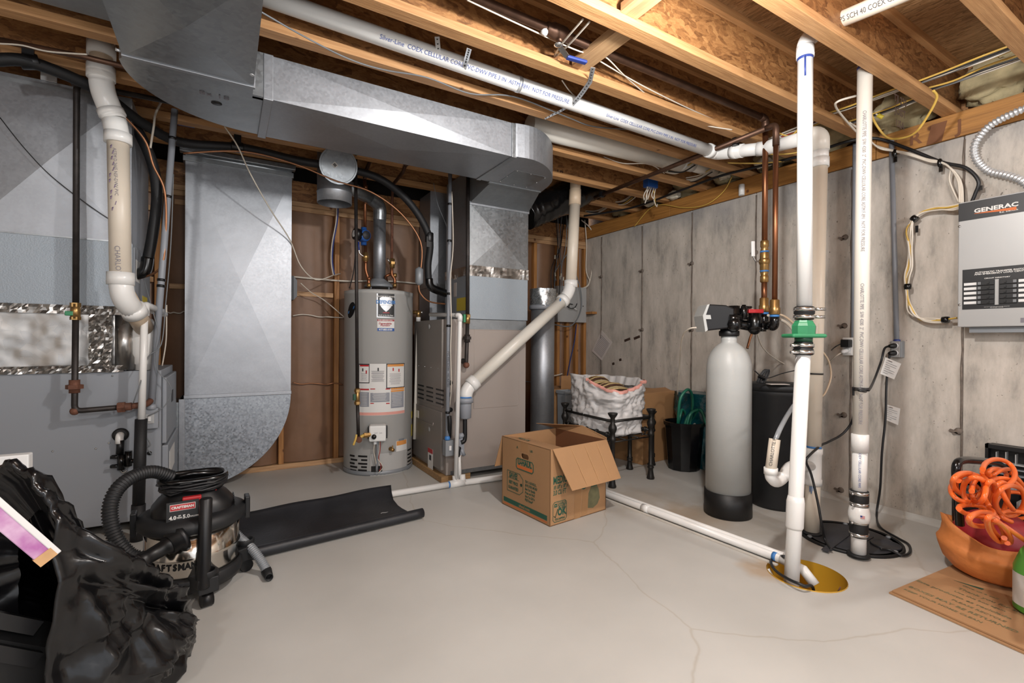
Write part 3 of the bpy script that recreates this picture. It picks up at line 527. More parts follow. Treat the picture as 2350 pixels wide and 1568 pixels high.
# ================================================================ LINE SETS (left coil)
ls = thing('refrigerant_line', 'black foam refrigerant line curving down into the left coil case', 'pipe', at(322, 640, y=3.4))
MB().tube(spline([at(205, 205, y=3.6), at(262, 225, y=3.45), at(310, 290, y=3.35), at(348, 370, y=3.35), at(360, 450, y=3.35), at(350, 540, y=3.35), at(338, 600, y=3.35)]), .027, 14).build('foam_sleeve', 'foam', ls)
MB().tube(spline([at(339, 592, y=3.35), at(332, 622, y=3.35), at(310, 630, y=3.36)]), .03, 14).build('tape', 'black_gloss', ls)
cu1 = wire('refrigerant_line', 'copper_tube', [at(75, 140, y=3.05), at(180, 178, y=3.1), at(262, 245, y=3.15), at(330, 318, y=3.2), at(352, 380, y=3.22), at(378, 440, y=3.24), at(380, 540, y=3.26), at(368, 615, y=3.26), at(318, 640, y=3.4)], .006, n=8, label='bare thin copper line curving past the left conduit', cat='pipe')
# ================================================================ RETURN DUCT
ry0, ry1 = 3.93, 4.22; rx0, rx1 = -.238, .422; zb = at(560, 903, y=ry0).z; zt = at(545, 388, y=ry0).z
rd = thing('return_duct', 'tall flat galvanised return duct with cross-broken face and rounded bottom elbow', 'duct', (.1, 4.07, .03))
m = facets((rx0, ry0, zb), (rx1-rx0, 0, 0), (0, 0, zt-zb), -Y, .022); m.box(rx0, rx1, ry0, ry1, zb, zt).build('duct', 'galv_bright', rd)
m = facets((rx0-.0, ry0+.004, zt+.03), (rx1-rx0, 0, 0), (0, 0, 2.338-zt-.03), -Y, .006); m.box(rx0, rx1, ry0+.004, ry1, zt+.03, 2.338).build('duct', 'galv', rd)
MB().box(rx0-.014, rx1+.012, ry0-.012, ry1, zt-.002, zt+.034).build('drive_cleat', 'galv_dull', rd, bev=.003)
MB().box(rx0-.03, rx1+.02, ry0-.06, ry0-.002, 2.3, 2.335).build('top_flange', 'galv', rd, bev=.003)
cx, cz, R = -.2, zb-.02, .622
P = [V((-.262, ry0-.004, cz)), V((cx+R, ry0-.004, cz))]+[V((cx+R*math.cos(a), ry0-.004, cz-R*math.sin(a))) for a in [math.pi/2*i/20 for i in range(1, 21)]]+[V((-.262, ry0-.004, cz-R))]
MB().prism(P, (0, ry1-ry0, 0)).build('bottom_elbow', 'galv_spangle', rd)
MB().box(rx0-.004, rx1+.004, ry0-.014, ry1, zb-.02, zb+.006).build('drive_cleat', 'galv_bright', rd, bev=.003)
MB().box(-.302, -.255, ry0-.006, ry1, cz-R, cz-.02).build('end_flange', 'galv', rd, bev=.003); MB().box(-.27, -.235, ry0-.012, ry1, cz-R+.01, cz+.0).build('drive_cleat', 'galv_bright', rd, bev=.003)
cb = thing('control_box', 'small dark grey control box on the right edge of the big return duct', 'control', at(685, 690, y=3.96)); q = at(684, 662, y=3.96)
MB().box(rx1+.001, rx1+.018, 3.94, 4.1, q.z-.09, q.z+.09).build('back_plate', 'black_soft', cb); MB().prism([V((rx1+.018, 3.95, q.z-.09)), V((rx1+.045, 3.97, q.z-.06)), V((rx1+.045, 3.97, q.z+.06)), V((rx1+.018, 3.95, q.z+.09))], (0, .12, 0)).build('cover', 'heater_ring', cb)
w = wire('wire', 'wire_white', [at(515, 290, y=3.3), at(545, 335, y=3.35), at(575, 400, y=3.5), at(620, 480, y=3.7), at(665, 550, y=3.9), at(690, 610, y=3.95), at(725, 642, y=3.9), at(765, 632, y=4.0), at(782, 628, y=4.2)], .0045, label='pale cable draped diagonally over the big return duct face', cat='cable')
w = wire('wire', 'wire_white', [at(690, 650, y=4.05), at(715, 672, y=4.1), at(745, 690, y=4.15), at(790, 728, y=4.1)], .004, label='short pale wire from the duct control box to the water heater', cat='wire')
# ================================================================ MAIN TRUNK
td = thing('trunk_duct', 'long galvanised trunk duct under the joists with curved elbows at both ends', 'duct', (.6, 2.67, 2.14))
tz0, tz1, ty0, ty1, tx0, tx1 = 2.14, 2.338, 2.44, 2.905, .17, 1.455
m = facets((tx0, ty0, tz0), (tx1-tx0, 0, 0), (0, 0, tz1-tz0), -Y, .006); m.add(facets((tx0, ty0, tz0), (tx1-tx0, 0, 0), (0, ty1-ty0, 0), -Z, .012).v, facets((tx0, ty0, tz0), (tx1-tx0, 0, 0), (0, ty1-ty0, 0), -Z, .012).f)
m.box(tx0, tx1, ty0, ty1, tz0, tz1).build('straight_run', 'galv_bright', td)
MB().box(tx0-.028, tx0+.012, ty0-.012, ty1+.004, tz0-.01, tz1).build('drive_cleat', 'galv_bright', td, bev=.003); MB().box(tx1-.006, tx1+.028, ty0-.008, ty1+.004, tz0-.006, tz1).build('drive_cleat', 'galv', td, bev=.003)
MB().box(.1, tx0-.02, ty0-.008, ty0+.03, tz0+.0, tz1).build('collar', 'galv', td)
c = (.13, 2.40); R = .492
P = [V((.1, 2.37, tz0)), V((.1, 2.45, tz0)), V((tx0, 2.45, tz0)), V((tx0, c[1]+R, tz0))]+[V((c[0]-R*math.sin(a), c[1]+R*math.cos(a), tz0)) for a in [math.pi/2*i/18 for i in range(19)]]+[V((c[0]-R+.018, 2.37, tz0))]
MB().prism(P, (0, 0, tz1-tz0)).build('elbow', 'galv', td)
ax0, ax1 = -.345, .1; m = facets((ax0, .9, tz0), (ax1-ax0, 0, 0), (0, 2.37-.9-.6, 0), -Z, .004); m = facets((ax0, 1.62, tz0), (ax1-ax0, 0, 0), (0, .745, 0), -Z, .022)
m.box(ax0, ax1, .7, 2.368, tz0, tz1).build('branch_run', 'galv', td); MB().box(ax0-.004, ax1+.006, 2.35, 2.372, tz0-.006, tz1).build('drive_cleat', 'galv_bright', td, bev=.002)
m = MB(); q = at(280, 118, y=2.36); m.lathe([(.006, 0), (.006, .02)], q, (-1, -.2, 0), 8); q = at(578, 172, z=2.13); m.tube(arc(q, X, Y, .007, 0, 6.28), .002, 5); m.build('clip', 'strap', td, kind='stuff')
q = at(497, 237, z=tz0); MB().lathe([(0, 0), (.022, 0), (.022, .001)], q+V((0, 0, -.002)), Z, 16).build('test_hole', 'ebony', td)
m = MB(); u = at(532, 228, z=tz0)-at(455, 210, z=tz0); m.text('8x 18', .052, at(492, 219, z=tz0), u, V((0, -1, 0)), -Z, .002); m.build('pencil_note', 'ink_soft', td, kind='stuff')
# right-hand elbow turning back towards the second furnace
pts = [at(*q, z=tz0) for q in ((1178, 358), (1188, 360), (1224, 367), (1253, 382), (1267, 402), (1265, 420), (1243, 440), (1238, 441))]
O = [V((tx1, ty0, tz0))]+spline(pts[1:], 4); O = [V((p.x, p.y, tz0)) for p in O]; e1 = at(1122, 416.5, z=tz0); yE = (e1.y+O[-1].y)/2; e1.y = yE; O[-1].y = yE
MB().prism(O+[e1, V((tx1, ty1, tz0))], (0, 0, tz1-tz0)).build('elbow', 'galv_bright', td)
a = [at(*q, z=tz0-.0015) for q in ((1183, 391), (1253, 407), (1212, 430), (1146, 417))]; ap = MB().prism(a, (0, 0, .003)).build('access_panel', 'galv', td)
m = MB()
for i in range(4):
    for t in (0.06, .5): q = a[i].lerp(a[(i+1) % 4], t); m.lathe([(.005, 0), (.003, .004), (0, .005)], q, -Z, 8)
m.build('screw', 'chrome', ap, kind='stuff')
# sloping boot down to the furnace plenum
bx0, bx1, by, bz = 1.575, 2.1, 3.262, at(1150, 478, y=3.262).z
q = [V((e1.x+.02, yE, tz0)), V((O[-1].x, yE, tz0)), V((bx1, by, bz)), V((bx0, by, bz))]; h = V((0, .0, .19))
MB().add(q+[q[0]+V((0, 0, .19)), q[1]+V((0, 0, .19)), V((bx1, 3.7, tz1)), V((bx0, 3.7, tz1)), V((bx1, 3.7, bz)), V((bx0, 3.7, bz))], [(0, 1, 2, 3), (4, 7, 6, 5), (1, 5, 6, 8, 2), (0, 3, 9, 7, 4), (0, 4, 5, 1), (3, 2, 8, 9), (6, 7, 9, 8)]).build('boot', 'galv_dull', td)
MB().box(e1.x, O[-1].x, yE-.012, yE+.012, tz0-.008, tz0).build('drive_cleat', 'galv_dull', td)
# round capped tee with the flue behind the trunk
q = at(768, 430, y=3.62); te = thing('duct_tee', 'round galvanised duct tee with capped end and barcode sticker below the trunk', 'duct', (q.x, q.y, at(768, 470, y=3.62).z)); R = .118
zb_ = at(768, 468, y=3.62).z; z2 = at(770, 388, y=3.62).z
MB().lathe([(R-.003, 0), (R, 0), (R, .07), (R+.004, .075), (R, .08), (R, .42), (R-.004, .42), (R-.004, 0)], (q.x, q.y, zb_), Z, 32, caps=False).build('pipe', 'galv_bright', te)
nrm = V((-.1, -1, -.22)).normalized(); cc_ = V((q.x+.008, q.y-.05, z2)); b = MB(); b.lathe([(R, -.1), (R, .085), (R+.008, .088), (R+.008, .1), (R-.002, .1), (R-.004, .095), (0, .095)], cc_, nrm, 36, smooth=False); cp = b.build('end_cap', 'galv', te)
s = at(762, 389, y=3.5); cpn = cc_+nrm*.096; u = nrm.cross(Z).normalized(); v = u.cross(nrm); v = -v if v.z < 0 else v; k = cpn+u*.025+nrm*.003; u2, v2 = (u+v).normalized(), (v-u).normalized(); MB().obox(k, u2*.016, v2*.016, nrm*.001).build('barcode_sticker', 'label_white', te)
m = MB()
for i in range(7): m.obox(k+nrm*.0015+u2*(-.010+.003*i), u2*(.0008 if i % 2 else .0012), v2*.009, nrm*.0006)
m.build('barcode', 'ink', te, kind='stuff')
# ================================================================ WATER HEATER
hc = (1.085, 3.945); HR = .271; hz1 = 1.432
wh = thing('water_heater', 'tall grey gas water heater with stickers between the two furnaces', 'water heater', (hc[0], hc[1], 0))
MB().lathe([(HR-.004, .035), (HR, .04), (HR, hz1-.03), (HR+.003, hz1-.028), (HR+.003, hz1), (HR-.03, hz1+.008), (.05, hz1+.014), (0, hz1+.014)], (hc[0], hc[1], 0), Z, 64).build('tank', 'heater', wh)
MB().lathe([(HR-.03, .001), (HR+.002, .001), (HR+.005, .012), (HR+.004, .034), (HR-.01, .036)], (hc[0], hc[1], 0), Z, 64).build('base_ring', 'heater_ring', wh)
def hp(name, mt, pxa, pya, pxb, pyb, off=.0012, par=wh, **k):
    a0, z0 = cylhit(pxa, pya, hc, HR); a1, z1 = cylhit(pxb, pyb, hc, HR); b = MB(); patch(b, hc, HR, a0, a1, min(z0, z1), max(z0, z1), off, 10)
    return b.build(name, mt, par, **k)
def ht(par, t, px, py, size, mt, off=.003, name='print', **k):
    a, z = cylhit(px, py, hc, HR); return MB().ctext(t, size, hc, HR, a, z, off=off, **k).build(name, mt, par)
s1 = hp('front_label', 'label_white', 825, 835, 928, 948)
def sub(mt, a, b, c, d, par=s1, off=.002, name='label_panel'): return hp(name, mt, a, b, c, d, off, par)
sub('ink', 823, 835, 848, 880); sub('label_white', 825, 837.5, 846.5, 878, off=.0026); sub('red', 826.5, 837.5, 846.5, 841.5, off=.0032)
sub('ink', 886.5, 835, 928, 889); sub('label_white', 888.5, 837.5, 926.5, 887, off=.0026); sub('orange_label', 889, 836.5, 926, 840.5, off=.0032)
sub('red', 825.5, 892, 847, 896); sub('red', 850, 892, 861, 894); sub('red', 885, 892, 895, 894); sub('orange_label', 897, 891, 927, 892.5); sub('orange_label', 897, 896, 927, 897.5); sub('red', 850, 925, 858, 927); sub('red', 886, 925, 894, 927)
sub('print_grey', 826, 900, 847, 934); sub('print_grey', 897, 900, 926, 934); sub('print_grey', 850, 902, 894, 922)
sub('bag_pink', 825, 946.5, 928, 947.5)
for q, (px, n, w, y0, y1) in enumerate(((836, 5, .05, 858, 876), (867, 12, .1, 852, 878), (907, 10, .1, 858, 884), (836, 10, .05, 900, 934), (911, 10, .09, 900, 934), (871, 8, .11, 902, 922))):
    b = MB()
    for i in range(n):
        a, z = cylhit(px, y0+(y1-y0)*i/n, hc, HR); ww = w*random.uniform(.75, 1)/HR/2; patch(b, hc, HR, a-ww, a+ww, z-.0012, z+.0012, .0036, 4)
    b.build('fine_print', 'label_white' if q > 2 else 'ink_soft', s1, kind='stuff')
for px, py, mt in ((833, 849, 'ink'), (841, 854, 'red'), (902, 848, 'red'), (915, 850, 'red'), (868, 848, 'ink')):
    a, z = cylhit(px, py, hc, HR); b = MB(); patch(b, hc, HR, a-.018, a+.018, z-.012, z+.012, .0034, 3); b.build('pictogram', mt, s1)
s2 = hp('emblem_sticker', 'silver_print', 864.5, 669, 908, 730)
hp('emblem_field', 'black', 867.5, 672, 904.5, 727.5, .002, s2)
a, z = cylhit(886, 698, hc, HR); b = MB(); rows = []
for zz, w_ in ((.055, .03), (.045, .048), (.0, .048), (-.025, .036), (-.045, .018), (-.06, .001)): rows.append([V((hc[0]+math.cos(a+w_*q/4/HR)*(HR+.0028), hc[1]+math.sin(a+w_*q/4/HR)*(HR+.0028), z+zz)) for q in range(-4, 5)])
b.grid(rows, smooth=False); b.build('shield', 'silver_print', s2)
ht(s2, 'DEFENDER', 886, 694, .036, 'blue_primer', bold=.035, sx=.85); ht(s2, 'BRADFORD WHITE', 886, 681, .016, 'label_white', bold=.02); ht(s2, 'SAFETY SYSTEM', 886, 701, .014, 'label_white', bold=.02, shear=.2); ht(s2, 'Built to be the Best', 886, 724, .014, 'label_white', bold=.02); ht(s2, 'MADE IN USA', 886, 718, .008, 'red', bold=.1)
s3 = hp('service_sticker', 'label_white', 866, 733, 904.5, 760.5); hp('sticker_field', 'red_dull', 866, 733, 904.5, 738, .002, s3); hp('sticker_field', 'blue', 866, 753, 904.5, 760.5, .002, s3)
ht(s3, 'FOR SERVICE CALL', 885, 735.5, .013, 'label_white', bold=.03); ht(s3, 'Dependable\nPlumbing', 884, 745, .02, 'red_dull', bold=.03, shear=.15, line=.75); ht(s3, '417-883-0100', 885, 757, .018, 'label_white', bold=.04)
a, z = cylhit(806, 712, hc, HR); b = MB(); n = 20; b.add([(hc[0]+math.cos(a+x/HR)*(HR+.0012), hc[1]+math.sin(a+x/HR)*(HR+.0012), z+y) for x, y in [(.042*math.cos(q)+.018*math.sin(q), .062*math.sin(q)) for q in [2*math.pi*i/n for i in range(n)]]], [tuple(range(n))]); s4 = b.build('round_sticker', 'ebony', wh)
b = MB(); b.add([(hc[0]+math.cos(a+x/HR)*(HR+.0022), hc[1]+math.sin(a+x/HR)*(HR+.0022), z+y) for x, y in ((-.04, -.03), (.035, .015), (.04, .035), (-.035, -.01))], [(0, 1, 2, 3)]); b.build('sticker_band', 'blue_primer', s4)
hp('small_label', 'label_white', 909, 1013, 933, 1038); hp('small_label', 'orange_label', 910, 1013.5, 932, 1018, .002); hp('rating_plate', 'heater_ring', 915, 1008, 927, 1012)
hp('energy_label', 'yellow', 943.2, 945, 946.2, 958); hp('energy_label', 'yellow', 943, 975, 946, 998)
b = MB()
for x0, x1, py in ((803, 814, 1045), (822, 843, 1047), (805, 820, 1054), (829, 843, 1056), (803, 814, 1062), (822, 843, 1064), (804, 820, 1070), (829, 842, 1072), (804, 818, 1078), (822, 842, 1079)):
    a0, z = cylhit(x0, py, hc, HR); a1, _ = cylhit(x1, py, hc, HR); patch(b, hc, HR, a0, a1, z-.007, z+.007, .0012, 5)
for py in (1034, 1044, 1052, 1060, 1068):
    a0, z = cylhit(935, py, hc, HR); a1, _ = cylhit(943, py, hc, HR); patch(b, hc, HR, a0, a1, z-.006, z+.006, .0012, 5)
b.build('air_slot', 'ebony', wh, kind='stuff')
hp('burner_door', 'heater', 850, 1042, 932, 1080, .003); hp('burner_opening', 'ebony', 852, 1070, 877, 1082, .005)
# gas control valve
a, z = cylhit(867, 990, hc, HR); n = V((math.cos(a), math.sin(a), 0)); u = V((-n.y, n.x, 0)); c = V((hc[0], hc[1], z))+n*(HR+.055)
gv = MB().obox(c, u*.062, V((0, 0, .06)), n*.05).build('gas_control', 'lamp_white', wh, bev=.012)
MB().obox(c-n*.02, u*.072, V((0, 0, .045)), n*.03).build('control_back', 'black', gv, bev=.004)
MB().lathe([(.018, 0), (.017, .018), (0, .018)], c-u*.025*-1*-1+n*.05+V((0, 0, -.02)), n, 20).build('dial', 'black', gv)
b = MB(); b.text('HOT   GAS', .012, c+n*.05+V((0, 0, .005))-u*-.005, u, Z, n); b.build('print', 'ink_soft', gv, kind='stuff')
MB().box(c.x-.03, c.x-.01, c.y-.01, c.y+.01, c.z-.085, c.z-.06).build('tag', 'white', gv)
def hw(P, mt, r, nm='wire'): return wire(nm, mt, P, r, wh)
y_ = c.y
hw([c+V((-.02, .0, -.06)), c+V((-.025, .01, -.14)), c+V((-.01, .01, -.22)), c+V((.0, .02, -.27))], 'wire_white', .003); hw([c+V((.02, 0, -.06)), c+V((.022, .01, -.14)), c+V((.012, .01, -.2)), c+V((.03, .01, -.26)), c+V((.02, .02, -.3))], 'wire_red', .003)
hw([c+V((.015, 0, -.06)), c+V((.012, .01, -.15)), c+V((.005, .01, -.2)), c+V((.035, .0, -.25)), c+V((.04, .01, -.28)), c+V((.01, .01, -.31))], 'wire_white', .003); hw([c+V((.0, 0, -.06)), c+V((.0, .02, -.3))], 'heater_ring', .009, 'burner_tube')
a, z = cylhit(896, 1030, hc, HR); n2 = V((math.cos(a), math.sin(a), 0)); dc = V((hc[0], hc[1], z))+n2*HR
b = MB(); b.lathe([(.016, 0), (.016, .012), (.009, .014), (.009, .04), (.014, .045), (.014, .055), (0, .056)], dc, n2, 12); b.obox(dc+n2*.045+V((0, 0, .015)), n2*.003, V((.004, 0, 0)), V((0, 0, .018))); b.build('drain_cock', 'brass', wh)
# draft hood and flue
fl0 = at(877, 660, y=hc[1]); fc = V((hc[0]-.0, hc[1], hz1+.012)); 
fp = thing('flue_pipe', 'galvanised flue pipe rising from the water heater and bending left', 'pipe', (fc.x, fc.y, hz1+.015))
b = MB()
for i in range(4): q = 2*math.pi*i/4+.6; b.cyl(fc+V((.1*math.cos(q), .1*math.sin(q), .003)), fc+V((.1*math.cos(q), .1*math.sin(q), .045)), .006, 8)
b.build('hood_leg', 'heater_ring', fp, kind='stuff')
MB().lathe([(.118, .032), (.12, .045), (.09, .07), (.066, .085), (.062, .1), (.0, .1)], fc, Z, 32).build('draft_hood', 'heater_ring', fp)
T = at(880, 480, y=hc[1]-.02); T = V((fc.x, fc.y-.01, T.z)); E1 = at(820, 436, y=3.75)
MB().tube([fc+V((0, 0, .09)), V((fc.x, fc.y, T.z-.08))], .05, 24).build('flue_section', 'galv_bright', fp)
MB().tube(fillet([V((fc.x, fc.y, T.z-.09)), T+V((0, 0, .03)), T.lerp(E1, .5)+V((0, 0, .02))], .14, 4), .053, 20, smooth=False).build('flue_elbow', 'galv', fp)
MB().tube([T.lerp(E1, .45)+V((0, 0, .02)), at(790, 425, y=3.68)], .05, 20).build('flue_section', 'galv', fp)
# ---------------- hot and cold copper
hot = thing('hot_pipe', 'copper pipe with blue circulator pump above the water heater, left of the flue', 'pipe', at(845, 658, y=3.85)); yh = 3.85
pb = [at(847, 660, y=yh), at(846, 640, y=yh), at(839, 622, y=yh), at(839, 560, y=yh), at(838, 520, y=yh), at(837, 400, y=yh), at(837, 380, y=yh+.1)]
MB().tube(fillet(pb[:4], .03), .013, 12).build('pipe', 'copper', hot); MB().tube([pb[4], pb[5]], .013, 12).build('pipe', 'copper', hot); MB().tube(fillet([pb[5].lerp(pb[4], .1), pb[5], at(850, 368, y=yh), at(868, 358, y=yh-.1)], .03), .014, 12).build('elbow', 'copper_dark', hot)
for py in (655, 640, 600, 532, 465, 430): sleeve(at(839 if py < 635 else 846.5, py, y=yh), Z, .0165, .03, 'coupling', 'copper' if py not in (532, 655) else 'brass', hot, 12)
vb = at(839, 590, y=yh); b = MB(); b.cyl(vb+V((0, 0, -.035)), vb+V((0, 0, .035)), .02); b.ball(vb, .027); vv = b.build('ball_valve', 'brass', hot)
b = MB(); b.tube(spline([vb+V((-.02, -.02, 0)), vb+V((-.05, -.02, .02)), vb+V((-.055, -.02, .05))]), .005, 6); b.build('lever', 'chrome', vv); MB().tube([vb+V((-.055, -.02, .045)), vb+V((-.06, -.02, .11))], .006, 8).build('grip', 'blue_dark', vv)
pc = at(834, 541, y=yh-.04); b = MB(); b.lathe([(.0, -.045), (.04, -.045), (.048, -.03), (.048, .02), (.04, .04), (0, .04)], pc, (.35, -1, -.05), 24); b.cyl(pc+V((.01, .03, -.07)), pc+V((.01, .03, .07)), .022); pump = b.build('pump', 'blue', hot)
nn = V((.35, -1, -.05)).normalized(); MB().lathe([(.034, 0), (.034, .004), (0, .004)], pc+nn*.04, nn, 24).build('pump_face', 'ink', pump)
md = V((-1, -.25, .05)).normalized(); b = MB(); b.lathe([(.045, .03), (.045, .075), (.036, .08), (.0, .08)], pc, md, 20); b.build('pump_motor', 'black', pump)
b = MB(); b.lathe([(.014, 0), (.026, 0), (.026, .003), (.014, .003)], pc+md*.08, md, 20); b.build('motor_ring', 'label_white', pump)
wire('power_cord', 'wire_black', [pc+md*.06+V((0, 0, -.05)), at(812, 620, y=yh), at(802, 662, y=yh+.05)], .004, hot)
cold = thing('cold_pipe', 'corroded copper pipe with brass valve above the water heater, right of the flue', 'pipe', at(905, 660, y=3.85)); yc = 3.85
q = [at(906, 662, y=yc), at(906, 640, y=yc), at(899, 632, y=yc), at(899, 600, y=yc), at(900, 470, y=yc), at(901, 425, y=yc), at(925, 395, y=3.6), at(930, 380, y=3.45)]
MB().tube(fillet(q[:4], .02), .013, 12).build('pipe', 'copper', cold); MB().tube(q[3:6], .0115, 12).build('pipe', 'rust', cold); MB().tube(fillet(q[5:], .05), .013, 12).build('pipe', 'copper_dark', cold); MB().tube(fillet([q[2]+V((0, 0, .012)), q[2]+V((-.05, 0, -.01)), at(888, 648, y=yc+.1)], .02), .012, 10).build('tee', 'copper', cold)
vb = at(900, 604, y=yc); b = MB(); b.cyl(vb+V((0, 0, -.04)), vb+V((0, 0, .035)), .02); hexn(b, vb, Z, .028, .02); vv = b.build('ball_valve', 'brass', cold); MB().tube([vb+V((-.02, -.02, 0)), vb+V((-.05, -.02, .03))], .005, 6).build('lever', 'chrome', vv)
for py in (655, 632): sleeve(at(906, py, y=yc), Z, .0165, .03, 'coupling', 'brass', cold, 12)
b = MB(); b.lathe([(.02, 0), (.026, .02), (.02, .06), (0, .06)], at(868, 352, y=3.55), (.2, -1, .6), 12); b.build('fitting', 'copper_dark', cold) 
b = MB(); b.lathe([(.02, 0), (.026, .02), (.02, .06), (0, .06)], at(930, 378, y=3.4), (.2, -1, .6), 12); b.build('fitting', 'copper_dark', cold)
# ---------------- gas drop to the heater
gd = thing('gas_pipe', 'thin black gas pipe with green valve standing in front of the water heater', 'pipe', at(822, 1008, y=3.56)); yg = 3.56
MB().tube([at(816, 352, y=yg), at(820, 893, y=yg)], .0125, 12).build('pipe', 'iron', gd); MB().tube([at(820.5, 928, y=yg), at(822.5, 1003, y=yg)], .0125, 12).build('pipe', 'iron', gd)
b = MB(); b.cyl(at(820, 891, y=yg), at(820.5, 930, y=yg), .017); hexn(b, at(820, 897, y=yg), Z, .022, .02); hexn(b, at(820, 925, y=yg), Z, .022, .02); vv = b.build('valve', 'brass', gd)
p = at(814, 911, y=yg-.01); MB().box(p.x-.012, p.x+.008, yg-.022, yg, p.z-.025, p.z+.02).build('handle', 'green_dark', vv, bev=.003)
p = at(822.5, 1008, y=yg); b = MB(); b.ball(p, .024); b.cyl(p, p+V((0, -.03, -.004)), .02); b.build('elbow', 'rust', gd)
b = MB(); q0 = p; q1 = c-u*-.0; b.tube(fillet([p+V((.0, .0, 0)), at(832, 1000, y=yg), at(845, 998, y=yg+.02), at(850, 998, y=yg+.05)], .03), .011, 10); b.build('flex_connector', 'wire_yellow', gd); hexn(MB(), p, Z, .01, .01)
b = MB(); hexn(b, at(839, 999, y=yg+.005), X, .02, .025); hexn(b, at(846, 998, y=yg+.02), X, .017, .02); b.build('flare_nut', 'brass', gd, kind='stuff'); 
b = MB(); b.tube(spline([at(818, 998, y=yg-.02), at(816, 1008, y=yg-.03), at(811, 1022, y=yg-.03)]), .008, 8); b.build('tag_strip', 'wire_yellow', gd)
b = MB(); b.cyl(at(816, 356, y=yg), at(817, 343, y=3.3), .017); b.ball(at(816, 352, y=yg), .02); b.build('elbow', 'iron', gd)
# ---------------- relief valve drain
rv = thing('relief_pipe', 'white plastic relief drain pipe hanging at the right side of the water heater', 'pipe', at(951, 1008, y=3.86)); yr = 3.86
b = MB(); p = at(960, 717, y=yr); b.cyl(p+V((-.035, .03, .0)), p+V((.02, 0, 0)), .016); b.cyl(p+V((0, 0, .015)), p+V((0, 0, -.04)), .017); b.build('relief_valve', 'brass', rv); MB().cyl(p+V((.02, 0, 0)), p+V((.035, -.01, 0)), .011).build('test_lever', 'chrome', rv)
MB().tube([at(960, 735, y=yr), at(951, 1008, y=yr)], .0145, 14).build('pipe', 'pvc', rv); sleeve(at(960, 733, y=yr), Z, .019, .035, 'coupling', 'pvc_white', rv)
# ================================================================ SECOND FURNACE
gx0, gx1, gy0, gy1, gz0, gz1 = 1.375, 2.085, 3.262, 3.92, .05, 1.205
f2 = thing('furnace', 'tan upright gas furnace with louvred front right of the water heater', 'furnace', (1.72, 3.6, 0))
MB().box(gx0+.02, gx1, gy0, gy1, gz0, gz1).build('cabinet', 'furnace_tan', f2, bev=.003)
for x0, x1, y0, y1 in ((gx0-.02, gx0+.07, gy0-.01, gy1+.02), (gx0+.075, gx0+.22, gy0+.0, gy0+.035), (gx1-.08, gx1, gy0+.05, gy1)): MB().box(x0, x1, y0, y1, .001, .048).build('base_block', 'base_wood', f2, bev=.003)
zs = at(1010, 945, x=gx0).z; dd = MB().box(gx0, gx0+.02, gy0+.045, gy1-.01, zs+.03, gz1-.003).build('upper_door', 'furnace_front', f2, bev=.004); d2 = MB().box(gx0-.004, gx0+.02, gy0+.04, gy1-.005, gz0+.03, zs).build('lower_door', 'furnace_front', f2, bev=.004)
MB().box(gx0+.004, gx0+.02, gy0+.045, gy1-.01, zs, zs+.03).build('door_rail', 'furnace_front', f2)
for i in range(3):
    for j in range(4):
        py, yy = 0, gy1-.1-.2*i; z = at(985, 893, x=gx0).z-.034*j+.012; MB().box(gx0-.0015, gx0+.004, yy-.145, yy-.005, z-.006, z+.006).build('louver', 'ebony', dd)
b = MB()
for i in range(4): b.lathe([(.006, 0), (.004, .003), (0, .004)], (gx0, gy1-.12-.14*i, at(985, 843, x=gx0).z), -X, 8)
b.build('screw', 'chrome', dd, kind='stuff')
z = at(975, 957, x=gx0-.004).z; MB().box(gx0-.006, gx0-.003, gy1-.14, gy1-.08, z-.03, z+.03).build('latch_label', 'label_white', d2); z = at(984, 1062, x=gx0).z; sl = MB().box(gx0-.006, gx0-.003, gy0+.2, gy0+.3, z-.1, z+.12).build('warning_label', 'label_white', d2); MB().box(gx0-.0065, gx0-.005, gy0+.2, gy0+.3, z+.085, z+.12).build('warning_band', 'red', sl); MB().box(gx0-.0065, gx0-.005, gy0+.23, gy0+.27, z+.03, z+.07).build('pictogram', 'ink', sl)
b = MB(); z = at(985, 975, x=gx0).z; b.tube([V((gx0-.005, gy1-.1, z+.01)), V((gx0-.005, gy0+.2, z+.01)), V((gx0-.005, gy0+.19, z+.03))], .004, 6); b.build('pull_recess', 'furnace_tan', d2)
for a in ((985, 750, dd), (985, 985, d2)): q = at(a[0], a[1], x=gx0-.003); MB().lathe([(.02, 0), (.018, .003), (0, .003)], q, -X, 14).build('emblem', 'plate_grey', a[2])
# embossed side panel, galvanised strips, knock-outs
def loop(pts, r): return MB().tube(pts, r, 6, close=True)
q0, q1 = at(1192, 757, y=gy0), at(1130, 935, y=gy0); loop(fillet([V((1.62, gy0, q1.z)), V((q0.x, gy0, q1.z)), V((q0.x, gy0, 1.13)), V((1.62, gy0, 1.13))], .03), .003).build('embossed_line', 'furnace_tan', f2)
MB().box(1.56, gx1, gy0-.003, gy0, at(1150, 757, y=gy0).z, gz1).build('top_strip', 'galv_dull', f2); MB().box(1.43, gx1, gy0-.008, gy0, gz0, at(1100, 1072, y=gy0).z).build('bottom_strip', 'galv', f2)
b = MB()
for px, py in ((1034, 879), (1063, 828), (1031, 906), (1034, 941)): q = at(px, py, y=gy0); b.lathe([(0, .002), (.016 if py != 906 else .008, .002), (.018, 0)], q, -Y, 14)
b.build('knockout', 'ebony', f2, kind='stuff')
